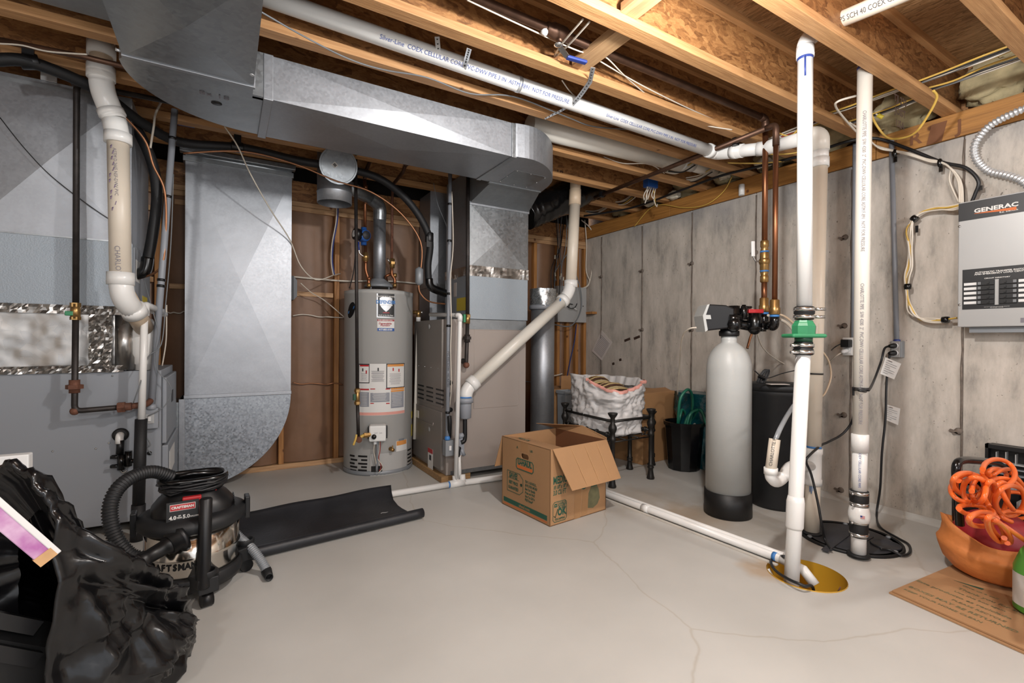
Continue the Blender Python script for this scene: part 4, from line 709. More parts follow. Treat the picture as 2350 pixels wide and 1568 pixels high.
# coil case and supply plenum above
p2 = thing('supply_plenum', 'galvanised supply plenum and coil case standing on the tan furnace', 'duct', (1.83, 3.6, gz1))
cc2 = MB().box(bx0-.01, bx1-.004, gy0-.006, 3.7, gz1+.003, 1.545).build('coil_case', 'coil_blue', p2, bev=.003)
m = facets((bx0, gy0, 1.6), (bx1-bx0, 0, 0), (0, 0, bz-1.6), -Y, .014); m.box(bx0, bx1, gy0, 3.7, 1.6, bz).build('plenum', 'galv', p2)
m = facets((bx0-.001, 3.7, 1.6), (0, gy0-3.7, 0), (0, 0, bz-1.6), -X, .012); m.build('side_panel', 'galv_bright', p2)
crumple(bx0, bx1, 1.535, 1.615, gy0-.006, .007, 26, 4, 9).build('tape', 'foil', p2)
MB().box(bx0-.006, bx1+.003, gy0-.01, gy0+.01, bz-.012, bz+.012).build('drive_cleat', 'galv_bright', p2)
P_ = [[V((bx0-.012-.006*abs(noise.noise(V((j*.8, i*.8, 4)))), gy0+(3.7-gy0)*j/20, 1.54+.07*i/3)) for j in range(21)] for i in range(4)]; MB().grid(P_, smooth=False).build('tape', 'foil', p2)
q = at(1062, 698, x=bx0-.012); MB().box(bx0-.0125, bx0-.0105, gy0+.03, gy0+.2, q.z-.05, q.z+.05).build('yellow_label', 'yellow', cc2)
for py, h in ((633, .03), (665, .055)): q = at(1045, py, x=bx0-.012); MB().box(bx0-.0125, bx0-.0105, q.y-.02, q.y+.03, q.z-h, q.z+h).build('paper_label', 'paper', cc2)
# return duct of the second furnace, behind it
r2 = thing('return_duct', 'narrow galvanised duct with cross-broken face rising between water heater and tan furnace', 'duct', (1.72, 4.07, .9)); xa = at(987, 560, y=3.95).x
m = facets((xa, 3.95, at(990, 640, y=3.95).z), (.5, 0, 0), (0, 0, .95), -Y, .02); m.box(xa, xa+.5, 3.95, 4.21, 1.0, 2.34).build('duct', 'galv_bright', r2); MB().box(xa-.01, xa+.5, 3.94, 4.22, at(990, 655, y=3.95).z-.02, at(990, 655, y=3.95).z+.015).build('drive_cleat', 'galv', r2)
# ================================================================ LINES ON THE SECOND FURNACE
yq = 3.2
c2 = thing('conduit', 'grey conduit strapped with black bands down the front corner of the tan furnace', 'conduit', at(1027, 1008, y=yq)); a, b_ = at(1033, 398, y=yq+.1), at(1026.5, 1010, y=yq)
MB().tube([a, b_], .0145, 14).build('pipe', 'grey_pvc', c2)
for k in (.12, .26, .46, .58, .9): strapped(c2, a.lerp(b_, k), a-b_, .0148, .016)
pipe_print(c2, at(1029, 760, y=yq), at(1028, 935, y=yq), .0145, 'PVC PIPE SCH40   90C RATED', .02, 'ink')
wire('control_cable', 'wire_white', [at(1037, 440, y=yq+.08), at(1040, 560, y=yq+.04), at(1034, 640, y=yq), at(1036, 740, y=yq), at(1034, 800, y=yq), at(1036, 880, y=yq), at(1032, 935, y=yq+.04)], .004, c2)
q = at(1029, 1026, y=yq); sb = MB().box(q.x-.03, q.x+.035, yq-.022, yq+.04, q.z-.063, q.z+.05).build('switch_box', 'heater_ring', c2, bev=.003); MB().box(q.x-.006, q.x+.01, yq-.032, yq-.022, q.z-.02, q.z+.012).build('toggle', 'white', sb); MB().lathe([(.017, 0), (.02, .004), (.02, .02), (.015, .028)], b_, a-b_, 14).build('connector', 'blue_primer', c2)
w = wire('wire', 'wire_grey', [at(995, 420, y=3.5), at(1005, 470, y=3.45), at(1025, 520, y=3.35), at(1031, 560, y=3.24)], .0025, label='thin grey wire from the narrow duct to the tan furnace conduit', cat='wire')
yk = 3.13
d2_ = thing('drain_pipe', 'white condensate drain pipe standing in front of the tan furnace', 'pipe', at(1046, 1108, y=yk))
MB().tube(fillet([at(988, 722, y=3.5), at(1056, 724, y=yk), at(1046, 1104, y=yk)], .03), .0155, 14).build('pipe', 'pvc_white', d2_); MB().tube(fillet([at(1047, 724, y=yk+.03), at(1056, 724, y=yk), at(1055.5, 738, y=yk)], .02), .0185, 14).build('elbow', 'pvc_white', d2_)
MB().tube(fillet([at(1053, 1046, y=yk+.03), at(1055, 1106, y=yk+.03)], .02), .0145, 14).build('pipe', 'pvc_white', d2_); 
b = MB(); p = at(1056, 1020, y=yk+.06); b.obox(p, V((.022, 0, 0)), V((0, .02, 0)), V((-.004, 0, .075))); b.cyl(p+V((-.02, -.01, .06)), p+V((.03, -.01, .07)), .02); b.cyl(p+V((.0, -.015, -.03)), p+V((.025, -.015, -.08)), .014); b.build('trap_body', 'grey_pvc', d2_)
MB().tube(spline([at(1050, 1048, y=yk+.03), at(1051, 1035, y=yk+.03), at(1053, 1027, y=yk+.04)]), .018, 12).build('hose', 'black', d2_); MB().tube(spline([at(1031, 955, y=yk+.05), at(1032, 975, y=yk+.05), at(1031, 1004, y=yk+.08)]), .016, 12).build('hose', 'black', d2_)
g2 = thing('gas_pipe', 'dark iron gas pipe with green valve running down beside the tan furnace coil case', 'pipe', at(1071, 838, y=3.2)); yg2 = 3.2
P = [at(1074, 405, y=yg2+.05), at(1073, 722, y=yg2), at(1070, 838, y=yg2), at(1058, 828, y=gy0)]
MB().tube(P[:2], .0145, 12).build('pipe', 'iron', g2); MB().tube(fillet([at(1073, 735, y=yg2), P[2]+V((0, 0, .01)), P[3]], .02), .0145, 12).build('pipe', 'iron', g2)
b = MB(); b.cyl(at(1073, 721, y=yg2), at(1072.5, 743, y=yg2), .02); hexn(b, at(1073, 726, y=yg2), Z, .024, .02); vv = b.build('valve', 'brass', g2); p = at(1065, 731, y=yg2); MB().box(p.x-.012, p.x+.006, yg2-.02, yg2+.01, p.z-.03, p.z+.03).build('handle', 'green_valve', vv, bev=.003)
b = MB(); hexn(b, at(1072, 776, y=yg2), Z, .034, .022); b.cyl(at(1072, 768, y=yg2), at(1072, 786, y=yg2), .022); b.build('union', 'iron', g2); MB().ball(P[2], .024).build('elbow', 'rust', g2)
# line set arc to the second coil
l2 = thing('refrigerant_line', 'black foam refrigerant line arching from the ceiling behind the flue to the tan furnace coil', 'pipe', at(1024, 672, y=3.45))
S = [at(-10, 138, y=2.95), at(60, 140, y=2.96), at(165, 178, y=3.02), at(240, 218, y=3.1), at(330, 285, y=3.3), at(420, 328, y=3.45), at(560, 340, y=3.5), at(690, 370, y=3.55), at(800, 388, y=3.52), at(880, 415, y=3.5), at(945, 472, y=3.5), at(985, 545, y=3.5), at(982, 610, y=3.5), at(984, 650, y=3.5)]
MB().tube(spline(S, 6), .027, 14).build('foam_sleeve', 'foam', l2); MB().tube(spline([at(984, 640, y=3.5), at(990, 660, y=3.5), at(1024, 674, y=3.52)]), .031, 14).build('tape', 'black_gloss', l2)
for q, e in ((at(68, 142, y=2.97), S[1]-S[0]), (at(545, 338, y=3.49), X), (at(985, 545, y=3.5), Z)): b = MB(); b.lathe([(.03, -.035), (.033, -.03), (.033, .03), (.03, .035)], q, e, 14); b.obox(q+V((-.01 if q.x > .8 else 0, -.02, -.04 if q.x > .8 else .03)), V((.02, 0, 0)), V((0, .006, 0)), V((0, 0, .04))); b.build('tape_band', 'black', l2)
MB().tube(spline([at(420, 352, y=3.45), at(560, 348, y=3.46), at(680, 378, y=3.5), at(770, 415, y=3.5), at(850, 440, y=3.48), at(920, 490, y=3.46), at(965, 555, y=3.46), at(966, 620, y=3.46)]), .006, 8).build('copper_tube', 'copper_tube', l2)
p = at(962, 634, y=3.46); MB().lathe([(.006, .07), (.03, .052), (.03, -.052), (.006, -.07)], p, Z, 20).build('filter_drier', 'heater_ring', l2); MB().tube(spline([at(961, 650, y=3.46), at(964, 672, y=3.46), at(985, 692, y=3.46), at(1022, 698, y=3.5)]), .006, 8).build('copper_tube', 'copper_tube', l2)
# ================================================================ DIAGONAL VENT
dv = thing('vent_pipe', 'white plastic vent pipe dropping from the joists and slanting across the tan furnace', 'pipe', at(1066, 955, y=3.16)); r = .0455; yv2 = 3.17
K = [at(1321, 376, y=3.27), at(1319, 470, y=3.25), at(1310, 652, y=3.18), at(1305, 672, y=3.17), at(1292, 690, y=3.17), at(1085, 880, y=yv2), at(1071, 896, y=yv2), at(1068, 915, y=yv2), at(1067, 945, y=yv2)]
MB().tube([K[0], at(1320, 442, y=3.255)], r, 20).build('pipe', 'pvc_tan', dv); MB().tube([at(1320, 436, y=3.255), at(1319, 471, y=3.25)], r*1.12, 20).build('coupling', 'pvc_tan', dv); MB().tube([K[1], K[2]], r*1.02, 20).build('pipe', 'pvc_cream', dv)
sleeve(at(1321, 380, y=3.27), Z, r*1.2, .05, 'coupling', 'pvc_white', dv); MB().tube(fillet([K[2]+V((0, 0, .02)), K[3], K[4]], .08, 6), r*1.08, 20).build('elbow', 'pvc_white', dv); sleeve(K[2], Z, r*1.25, .06, 'coupling', 'pvc_white', dv); sleeve(K[4], K[5]-K[4], r*1.25, .05, 'coupling', 'pvc_white', dv)
MB().tube([K[4], K[5]], r, 20).build('pipe', 'pvc', dv); MB().tube(fillet([K[5], K[6], K[7]], .06, 6), r*1.05, 20).build('elbow', 'pvc_white', dv); sleeve(K[5], K[4]-K[5], r*1.22, .06, 'coupling', 'pvc_white', dv)
MB().lathe([(r*1.25, -.02), (r*1.25, .015), (r*1.1, .016)], K[7]+V((0, 0, -.01)), Z, 20).build('cap_ring', 'grey_pvc', dv); MB().lathe([(.02, -.13), (r*.95, -.12), (r*1.0, -.02), (r, 0)], K[7]+V((0, 0, -.02)), Z, 20).build('reducer', 'grey_pvc', dv); sleeve(K[7]+V((0, 0, .01)), Z, r*1.08, .012, 'primer_band', 'blue_primer', dv)
MB().tube(spline([K[8]+V((0, 0, -.04)), at(1067, 985, y=yv2), at(1066, 1010, y=yv2), at(1058, 1016, y=yv2)]), .016, 12).build('hose', 'black', dv)
b = MB(); q = K[4].lerp(K[5], .03); e = facing(q); b.obox(q+e*r+V((0, 0, .01)), V((.004, 0, -.02)), V((.006, 0, .006)), e*.0015); b.build('primer_mark', 'blue_primer', dv)
# ================================================================ ROUND PIPE, FLEX DUCT, PANEL, CABLES
q = at(1245, 800, y=3.55); rp = thing('round_duct', 'large round galvanised pipe standing between tan furnace and stud wall', 'pipe', (q.x, q.y, 0)); R = 27/1098*(V((q.x, q.y, 0)).dot(fw))/1.0
MB().lathe([(R, .002), (R, 1.5)], (q.x, q.y, 0), Z, 32).build('pipe', 'galv_bright', rp)
zw = at(1245, 705, y=3.55).z; P = [[V((q.x+math.cos(2*math.pi*j/28)*(R+.012+.012*noise.noise(V((j*.6, i, 1)))), q.y+math.sin(2*math.pi*j/28)*(R+.012+.012*noise.noise(V((j*.6, i, 2)))), zw+.16*i/4+.012*noise.noise(V((j*.9, 5, i))))) for j in range(28)] for i in range(5)]
MB().grid(P, closeu=True).build('bubble_wrap', 'wrap', rp); b = MB(); b.lathe([(R+.014, -.02), (R+.02, 0), (R+.014, .02)], (q.x, q.y, zw-.005), Z, 28); b.build('tape', 'grey_pvc', rp)
fx = thing('flex_duct', 'black plastic-wrapped flexible duct running up into the joists beside the supply plenum', 'duct', at(1230, 520, y=3.5))
Q = spline([at(1205, 492, y=3.52), at(1260, 470, y=3.5), at(1330, 440, y=3.5), at(1390, 412, y=3.55), at(1425, 395, y=3.7)], 14); 
rr = [.14*(1+.06*noise.noise(V((i*.9, 2, 0)))) for i in range(len(Q))]; b = MB(); b.tube(Q, rr, 28)
for i, p in enumerate(b.v): b.v[i] = p+V((noise.noise(p*22), noise.noise(p*22+V((5, 0, 0))), noise.noise(p*22+V((9, 0, 0)))))*.012
b.build('sleeve', 'black_gloss', fx)
a, c_ = at(1278, 656, y=4.19), at(1343, 741, y=4.19); pb_ = thing('wall_panel', 'flat grey low voltage panel with dangling wires on the stud wall', 'panel', ((a.x+c_.x)/2, 4.2, c_.z))
MB().box(a.x, c_.x, 4.17, 4.235, c_.z, a.z).build('cover', 'plate_grey', pb_, bev=.004); p = at(1338, 703, y=4.168); MB().lathe([(.006, 0), (.006, .004), (0, .004)], p, -Y, 10).build('lock', 'black', pb_)
b = MB(); b.tube(spline([at(1300, 702, y=4.17), at(1310, 708, y=4.12), at(1320, 705, y=4.12), at(1324, 697, y=4.13)]), .005, 6); b.tube(spline([at(1305, 697, y=4.17), at(1315, 699, y=4.13)]), .005, 6); b.build('stub_wire', 'black', pb_, kind='stuff'); MB().tube([at(1316, 706, y=4.12), at(1325, 712, y=4.12)], .006, 6).build('wire_tip', 'white', pb_)
random.seed(11)
cbun = thing('cable_bundle', 'bundle of dark coax cables hanging above the grey wall panel', 'cables', at(1290, 660, y=4.15))
for i in range(9):
    x0 = 1275+i*5; x1 = 1264+random.uniform(0, 42); yb = random.uniform(640, 705); e = at(x1, yb, y=4.12)
    MB().tube(spline([at(x0, 492, y=4.15), at(x0+random.uniform(-8, 6), 560, y=4.12), at(x1+random.uniform(-3, 5), 620, y=4.1), e]), .005, 6).build('cable', 'wire_grey' if i % 2 else 'wire_black', cbun)
    k = at(x1+2, random.uniform(575, 690), y=4.095); MB().tube([k, k+V((random.uniform(-.006, .006), 0, -.04))], .007, 6).build('connector', 'insul_white', cbun)
for i, (P, mt, rr, lab) in enumerate((
    ([at(1300, 500, y=4.1), at(1320, 620, y=4.1), at(1333, 670, y=4.08), at(1332, 715, y=4.1), at(1310, 748, y=4.1), at(1272, 745, y=4.1)], 'wire_grey', .007, 'grey cable looping in front of the wall panel'),
    ([at(1342, 505, y=4.2), at(1346, 560, y=4.18), at(1345, 620, y=4.17), at(1353, 645, y=4.17), at(1345, 660, y=4.18), at(1322, 664, y=4.2)], 'wire_white', .006, 'white cable beside the corner post above the panel'),
    ([at(1334, 505, y=4.18), at(1358, 530, y=4.16), at(1361, 580, y=4.16), at(1352, 650, y=4.17), at(1325, 663, y=4.19)], 'wire_white', .006, 'pale cable curving over the corner post'),
    ([at(1323, 745, y=4.2), at(1318, 785, y=4.2), at(1308, 830, y=4.18), at(1298, 885, y=4.1)], 'blue_cloth', .006, 'blue cable hanging below the grey wall panel'),
    ([at(1255, 863, y=4.2), at(1275, 862, y=4.2), at(1290, 858, y=4.22)], 'wire_white', .008, 'short bent cable end right of the round pipe'))):
    wire('cable', mt, P, rr, label=lab, cat='cable')
for i, (pxa, pya, pxb, pyb, mt, lab) in enumerate(((672, 638, 1010, 652, 'wire_white', 'pair of white cables running level across the studs above the water heater'), (672, 724, 790, 727, 'wire_white', 'thin white cable crossing the studs left of the water heater'), (672, 880, 786, 881, 'copper_tube', 'brown cable crossing the studs low on the back wall'), (382, 716, 430, 718, 'wire_white', 'thin white cable behind the left edge of the return duct'), (1100, 876, 1222, 876, 'wire_grey', 'cable on the back wall behind the round pipe'))):
    a, c_ = at(pxa, pya, y=YB-.012), at(pxb, pyb, y=YB-.012); n = 6; wire('cable', mt, [a.lerp(c_, j/n)+V((0, 0, random.uniform(-.01, .01))) for j in range(n+1)], .008 if i == 0 else .005, label=lab, cat='cable')
for a_, mt in (((773, 475), 'wire_white'), ((776, 475), 'blue_dark')):
    wire('cable', mt, [at(*a_, y=4.2), at(a_[0]-2, 510, y=4.2), at(a_[0]-11, 560, y=4.2), at(a_[0]-13, 600, y=4.2), at(a_[0]-8, 632, y=4.2)], .005, label='%s cable hanging beside the stud left of the flue' % ('white' if mt == 'wire_white' else 'blue'), cat='cable')
# paper and black tape on the concrete
q = [at(*k, x=XW-.012) for k in ((1380, 758), (1405, 786), (1381, 828), (1358, 806))]; q[0] = at(1380, 758, x=XW-.003)
pp = thing('paper_sheet', 'lined paper sheet stuck askew to the concrete near the corner', 'paper', q[2]); b = MB(); b.prism(q, (0.003, 0, 0)); b.build('sheet', 'paper', pp)
b = MB()
for i in range(12): t = .15+.065*i; u_ = q[0].lerp(q[3], t); v_ = q[1].lerp(q[2], t); b.beam(u_.lerp(v_, .12)+V((-.003, 0, 0)), u_.lerp(v_, .9)+V((-.003, 0, 0)), .002, .002)
b.build('ruled_line', 'ink_soft', pp, kind='stuff')
q = at(1366, 717, x=XW); b = MB(); b.box(XW-.07, XW-.002, q.y-.03, q.y+.1, q.z-.02, q.z+.005); o = b.build('wood_scrap', 'stud'); o['label'] = 'short wood offcut wedged behind the corner post'; o['category'] = 'wood'
# ================================================================ CEILING RUNS
cp = thing('drain_pipe', 'long white plastic drain pipe slung under the joists by metal straps', 'pipe', at(1300, 230, z=2.33)); r = .038
L0 = at(560, -25, z=2.42); L1 = at(1645, 352, z=2.32); L2 = at(1705, 346, z=2.27); L3 = at(1760, 340, z=2.25); L4 = at(1830, 315, z=2.22); L5 = at(1866, 302, z=2.2); pv = V((at(1880, 700, y=1.391).x, 1.391, 0))
MB().tube([L0, L1], r, 20).build('pipe', 'pvc_white', cp); MB().tube(fillet([L1.lerp(L0, .02), L1, L2], .05), r*1.12, 20).build('elbow', 'pvc_white', cp); MB().tube([L1, L2, L3], r, 20).build('pipe', 'pvc_white', cp); MB().tube(fillet([L3.lerp(L2, .4), L3, L3.lerp(L4, .4)], .05), r*1.12, 20).build('elbow', 'pvc_white', cp); MB().tube([L3, V((pv.x, pv.y+.06, 2.2))], r, 20).build('pipe', 'pvc_white', cp)
sleeve(L1.lerp(L2, .7), L2-L1, r*1.2, .04, 'coupling', 'pvc_white', cp); sleeve(L1.lerp(L0, .025), L0-L1, r*1.2, .04, 'coupling', 'pvc_white', cp)
MB().tube(fillet([V((pv.x-.03, pv.y+.09, 2.2)), V((pv.x, pv.y, 2.2)), V((pv.x, pv.y, 2.1))], .06, 8), r*1.15, 20).build('elbow', 'pvc', cp)
pipe_print(cp, L0.lerp(L1, .24), L0.lerp(L1, .5), r, 'Silver-Line  COEX CELLULAR CORE PVC-DWV PIPE 3 IN  ASTM F891  NOT FOR PRESSURE', .026, 'ink_blue'); pipe_print(cp, L0.lerp(L1, .7), L0.lerp(L1, .86), r, 'Silver-Line  COEX CELLULAR CORE PVC-DWV PIPE 3 IN  NOT FOR PRESSURE', .022, 'ink_blue'); pipe_print(cp, L1.lerp(L2, .8), L3, r, 'COEX CELLULAR CORE', .02, 'ink_blue')
def strap(P, w, par, up_=None):
    P = [V(p) for p in P]; s_ = MB(); rows = []
    for i, p in enumerate(P):
        d = (P[min(i+1, len(P)-1)]-P[max(0, i-1)]).normalized(); e = (EYE-p).normalized(); s1_ = d.cross(e).normalized()*w/2; rows.append([p-s1_, p+s1_])
    s_.grid(rows, smooth=False); o = s_.build('hanger_strap', 'strap', par, solid=.0012)
    h = MB()
    for i in range(len(P)-1):
        n = max(1, int((P[i+1]-P[i]).length/.022))
        for j in range(n): p = P[i].lerp(P[i+1], (j+.5)/n); e = (EYE-p).normalized(); h.lathe([(0, .0018), (.0042, .0018), (.0042, .001)], p, e, 8)
    h.build('strap_hole', 'ebony', o, kind='stuff'); return o
strap([at(1003, 84, z=2.42), at(1006, 116, z=2.4)], .022, cp); strap([at(1077, 112, z=2.345), at(1070, 138, z=2.36), at(1066, 155, z=2.36), at(1052, 162, z=2.37)], .022, cp); strap([at(1361, 155, z=2.345), at(1354, 188, z=2.34), at(1340, 208, z=2.34), at(1325, 228, z=2.34), at(1308, 245, z=2.34)], .022, cp); strap([at(1308, 243, z=2.34), at(1280, 258, z=2.34), at(1250, 272, z=2.344)], .012, cp); strap([at(1707, 336, z=2.3), at(1710, 358, z=2.24)], .022, cp)
for t in (.445,): sleeve(L0.lerp(L1, t), L1-L0, r+.002, .02, 'hanger_strap', 'strap', cp)
c3 = thing('drain_pipe', 'thick white drain pipe in the joist bay right of the trunk elbow', 'pipe', at(1400, 340, z=2.4)); G0, G1, G2 = at(1215, 288, z=2.42), at(1560, 372, z=2.44), at(1650, 397, z=2.46)
MB().tube([G0, G1], .07, 24).build('pipe', 'pvc', c3); MB().tube([G1, G1.lerp(G2, .3)], [.06, .05], 20).build('coupling', 'pvc_white', c3); MB().tube([G1, G2], .046, 20).build('pipe', 'pvc', c3)
c5 = thing('drain_pipe', 'cream plastic pipe with black lettering crossing the top right joists', 'pipe', at(1960, 40, z=2.5)); T0, T1 = at(1926, 47, z=2.47), at(2180, -60, z=2.47)
MB().tube([T0, T1], .034, 20).build('pipe', 'pvc_cream', c5); pipe_print(c5, T0.lerp(T1, .04), T0.lerp(T1, .9), .034, 'IPS SCH 40 COEX CELLULAR CORE', .03, 'ink', off=.0025, sx=.72)
# copper water main with ball valve
cm = thing('copper_pipe', 'dark copper water main with blue handled valve under the joists', 'pipe', at(1400, 110, z=2.4)); M0 = at(1030, -15, z=2.42); M1 = at(1757, 258, z=2.42)
M1.y = M0.y = at(1280, 75, z=2.42).y; M1.x = at(1757, 258, y=M1.y).x; r = .019
MB().tube([M0, M1], r, 14).build('pipe', 'copper_dark', cm); b = MB(); b.tube(fillet([M1+V((-.06, 0, 0)), M1, M1+V((0, 0, -.07))], .03), r*1.2, 14); b.build('elbow', 'copper_dark', cm)
xv = M1.x; yvv = M1.y; zv0 = at(1752, 600, y=yvv).z
MB().tube([M1, V((xv, yvv, zv0+.12))], .0165, 14).build('pipe', 'copper', cm); MB().tube([V((xv, yvv, zv0-.12)), V((xv, yvv, at(1752, 700, y=yvv).z))], .0165, 14).build('pipe', 'copper', cm)
vb = at(1281, 76, z=2.42); vb.y = M0.y; dx = (M1-M0).normalized(); b = MB(); b.lathe([(.02, -.07), (.027, -.065), (.027, -.045), (.034, -.03), (.034, .03), (.027, .045), (.027, .065), (.02, .07)], vb, dx, 12); b.cyl(vb, vb+V((.01, -.0, -.05)), .014); bv = b.build('ball_valve', 'copper_dark', cm)
h = vb+V((0, .0, -.052)); b = MB(); b.lathe([(.02, 0), (.02, .004), (.008, .008), (0, .008)], h, -Z, 14); b.beam(h, h+V((.09, .05, -.004)), .026, .003, Z); b.build('lever', 'chrome', bv); MB().beam(h+V((.085, .05, -.004)), h+V((.19, .035, -.006)), .026, .014, Z).build('grip', 'blue_dark', bv, bev=.005); MB().ball(vb+V((-.075, -.0, -.02)), .018, 8).build('tape', 'white', bv)
p = at(1378, 113, z=2.42); p.y = M0.y; MB().lathe([(r, -.012), (r+.012, -.012), (r+.012, .012), (r, .012)], p, dx, 14).build('pipe_clamp', 'black', cm)
# ball valve on the drop
vc = V((xv, yvv, zv0)); b = MB(); b.lathe([(.018, -.13), (.024, -.125), (.024, -.09), (.019, -.085), (.023, -.07), (.023, -.055), (.026, -.05), (.026, .05), (.023, .055), (.023, .07), (.019, .085), (.024, .09), (.024, .125), (.018, .13)], vc, Z, 14); b.ball(vc, .033, 12); bv = b.build('ball_valve', 'brass', cm)
for z in (-.06, .06): MB().lathe([(.0245, -.005), (.026, 0), (.0245, .005)], vc+V((0, 0, z)), Z, 14).build('seal_band', 'blue_primer', bv)
lv = (vc-EYE); lv = rt*-1; b = MB(); b.tube(spline([vc+lv*.03, vc+lv*.055+V((0, 0, .005)), vc+lv*.068+V((0, 0, .03))]), .005, 8); b.build('lever', 'chrome', bv); MB().beam(vc+lv*.07+V((0, 0, .03)), vc+lv*.072+V((0, 0, .125)), .012, .022, lv).build('grip', 'white', bv, bev=.004)
c6 = thing('copper_pipe', 'thinner copper pipe dropping beside the water main to the softener', 'pipe', at(1776, 720, y=1.63)); yy = at(1781, 286, z=2.323).y; xx = at(1781, 286, z=2.323).x; r = .015
far = at(1372, 455, z=2.323); far.x = xx+.05
MB().tube([V((xx, yy+.05, 2.323)), far], .016, 14).build('pipe', 'copper_dark', c6); zt_ = at(1776, 705, y=yy).z; MB().tube(fillet([V((xx, yy+.06, 2.323)), V((xx, yy, 2.323)), V((xx, yy, 2.2))], .03), .0185, 14).build('elbow', 'copper_dark', c6); MB().tube([V((xx, yy, 2.24)), V((xx, yy, zt_))], r, 14).build('pipe', 'copper', c6)
for py in (318,): 
    p = at(1668, py, z=2.323); p.x = xx+.02; MB().box(p.x-.02, p.x+.02, p.y-.012, p.y+.012, 2.3, 2.345).build('pipe_clamp', 'black', c6); p = V((xx+.04, far.y-.1, 2.323)); MB().box(p.x-.02, p.x+.02, p.y-.012, p.y+.012, 2.3, 2.345).build('pipe_clamp', 'black', c6)
# cables under and between the joists
def cable(P, mt, r, lab, cat='cable', **k): return wire('cable', mt, P, r, label=lab, cat=cat, **k)
cable([at(590, 22, z=2.33), at(700, 85, z=2.335), at(800, 135, z=2.338), at(880, 160, z=2.339), at(980, 178, z=2.338), at(1080, 215, z=2.338), at(1180, 222, z=2.35), at(1300, 268, z=2.338), at(1360, 290, z=2.345), at(1440, 297, z=2.4)], 'wire_grey', .0035, 'thin grey cable sagging along the joist above the trunk duct')
cable([at(1072, 0, z=2.4), at(1200, 60, z=2.4), at(1330, 118, z=2.4), at(1385, 128, z=2.4), at(1440, 180, z=2.4), at(1520, 245, z=2.4), at(1600, 283, z=2.36), at(1680, 298, z=2.32)], 'wire_white', .0035, 'white cable running beside the copper main then sagging to the right')
cable([at(1366, 134, z=2.4), at(1430, 172, z=2.4), at(1500, 210, z=2.4), at(1600, 258, z=2.4), at(1700, 300, z=2.4), at(1752, 318, z=2.4)], 'wire_white', .0035, 'second white cable sagging just above the first near the copper main')
for k, lab in ((0, 'white cable crossing the joists at the blue valve, left of two'), (1, 'white cable crossing the joists at the blue valve, right of two')): cable([at(1338+k*15, 44+k*6, z=2.36), at(1290+k*15, 100+k*3, z=2.37), at(1270+k*2, 132, z=2.42), at(1273, 128, z=2.45)], 'wire_white', .0045, lab)
cable([at(1290, 185, z=2.36), at(1320, 222, z=2.42), at(1380, 262, z=2.42), at(1420, 265, z=2.45)], 'wire_white', .0035, 'white cable behind the drain pipe and the long strap')
cable([at(1385, 360, z=2.4), at(1430, 375, z=2.37), at(1490, 377, z=2.37), at(1525, 398, z=2.38)], 'wire_white', .0035, 'white cable sagging below the thick white drain pipe')
cable([at(1340, 496, z=2.33), at(1450, 477, z=2.33), at(1560, 438, z=2.33), at(1650, 405, z=2.335), at(1750, 380, z=2.335), at(1860, 352, z=2.335), at(1945, 325, z=2.335), at(2010, 318, x=XW-.05), at(2080, 340, x=XW-.04), at(2160, 372, x=XW-.05), at(2215, 385, x=XW-.06), at(2245, 415, x=XW-.06), at(2238, 445, x=XW-.05), at(2225, 475, x=XW-.04)], 'wire_black', .0095, 'thick black cable along the sill down into the transfer switch')
cable([at(1456, 520, x=XW-.03), at(1490, 480, x=XW-.03), at(1520, 470, x=XW-.035), at(1570, 477, x=XW-.03), at(1620, 470, x=XW-.03), at(1660, 440, x=XW-.03), at(1680, 405, x=XW-.05)], 'wire_yellow', .004, 'yellow cable looping over the sill timber at the far end')
for j, (x0, y0, x1, y1, n) in enumerate(((1530, 392, 1590, 377, 5), (1562, 415, 1640, 390, 6), (1405, 467, 1455, 450, 5), (1345, 485, 1400, 470, 5))):
    bt = thing('cable_bundle', ('white and yellow cable bundle at the %s joist bay above the far sill' % ['fourth', 'third', 'second', 'last'][j]), 'cables', at(x0, y0, z=2.4))
    for i in range(n):
        o = V((0, random.uniform(-.03, .03), random.uniform(-.02, .03))); mid = at((x0+x1)/2, (y0+y1)/2+4, z=2.4)
        MB().tube(spline([at(x0, y0, z=2.4)+o*.6, mid+o+V((0, 0, -.015)), at(x1, y1, z=2.4)+o*.8]), .005, 6).build('cable', ('wire_white', 'wire_yellow', 'wire_white', 'wire_black', 'wire_white', 'wire_white')[i], bt)
# blue junction boxes with wires
jb = thing('junction_box', 'blue plastic junction box with white wires hanging from the far joist', 'junction box', at(1490, 425, z=2.36)); p = at(1493, 421, z=2.4); MB().box(p.x-.06, p.x+.06, p.y-.03, p.y+.03, 2.36, 2.43).build('box', 'blue', jb, bev=.004)
for i in range(7):
    q = p+V((-.05+.017*i, -.01, -.03)); e = p+V((random.uniform(-.1, .12), random.uniform(-.02, .04), -.13-random.uniform(0, .05))); MB().tube(spline([q, q.lerp(e, .5)+V((random.uniform(-.03, .03), 0, -.02)), e, e+V((.03, .02, .03))]), .0045, 6).build('wire', 'wire_white' if i != 4 else 'wire_yellow', jb)
j2 = thing('junction_box', 'blue plastic outlet box behind the curved duct at the upper left', 'junction box', at(425, 270, y=3.6)); a, c_ = at(406, 248, y=3.6), at(446, 287, y=3.6); MB().box(a.x, c_.x, 3.6, 3.66, c_.z, a.z).build('box', 'blue', j2, bev=.004); p = at(424, 262, y=3.598); MB().box(p.x-.02, p.x+.02, 3.594, 3.6, p.z-.025, p.z+.03).build('sticker', 'label_white', j2)
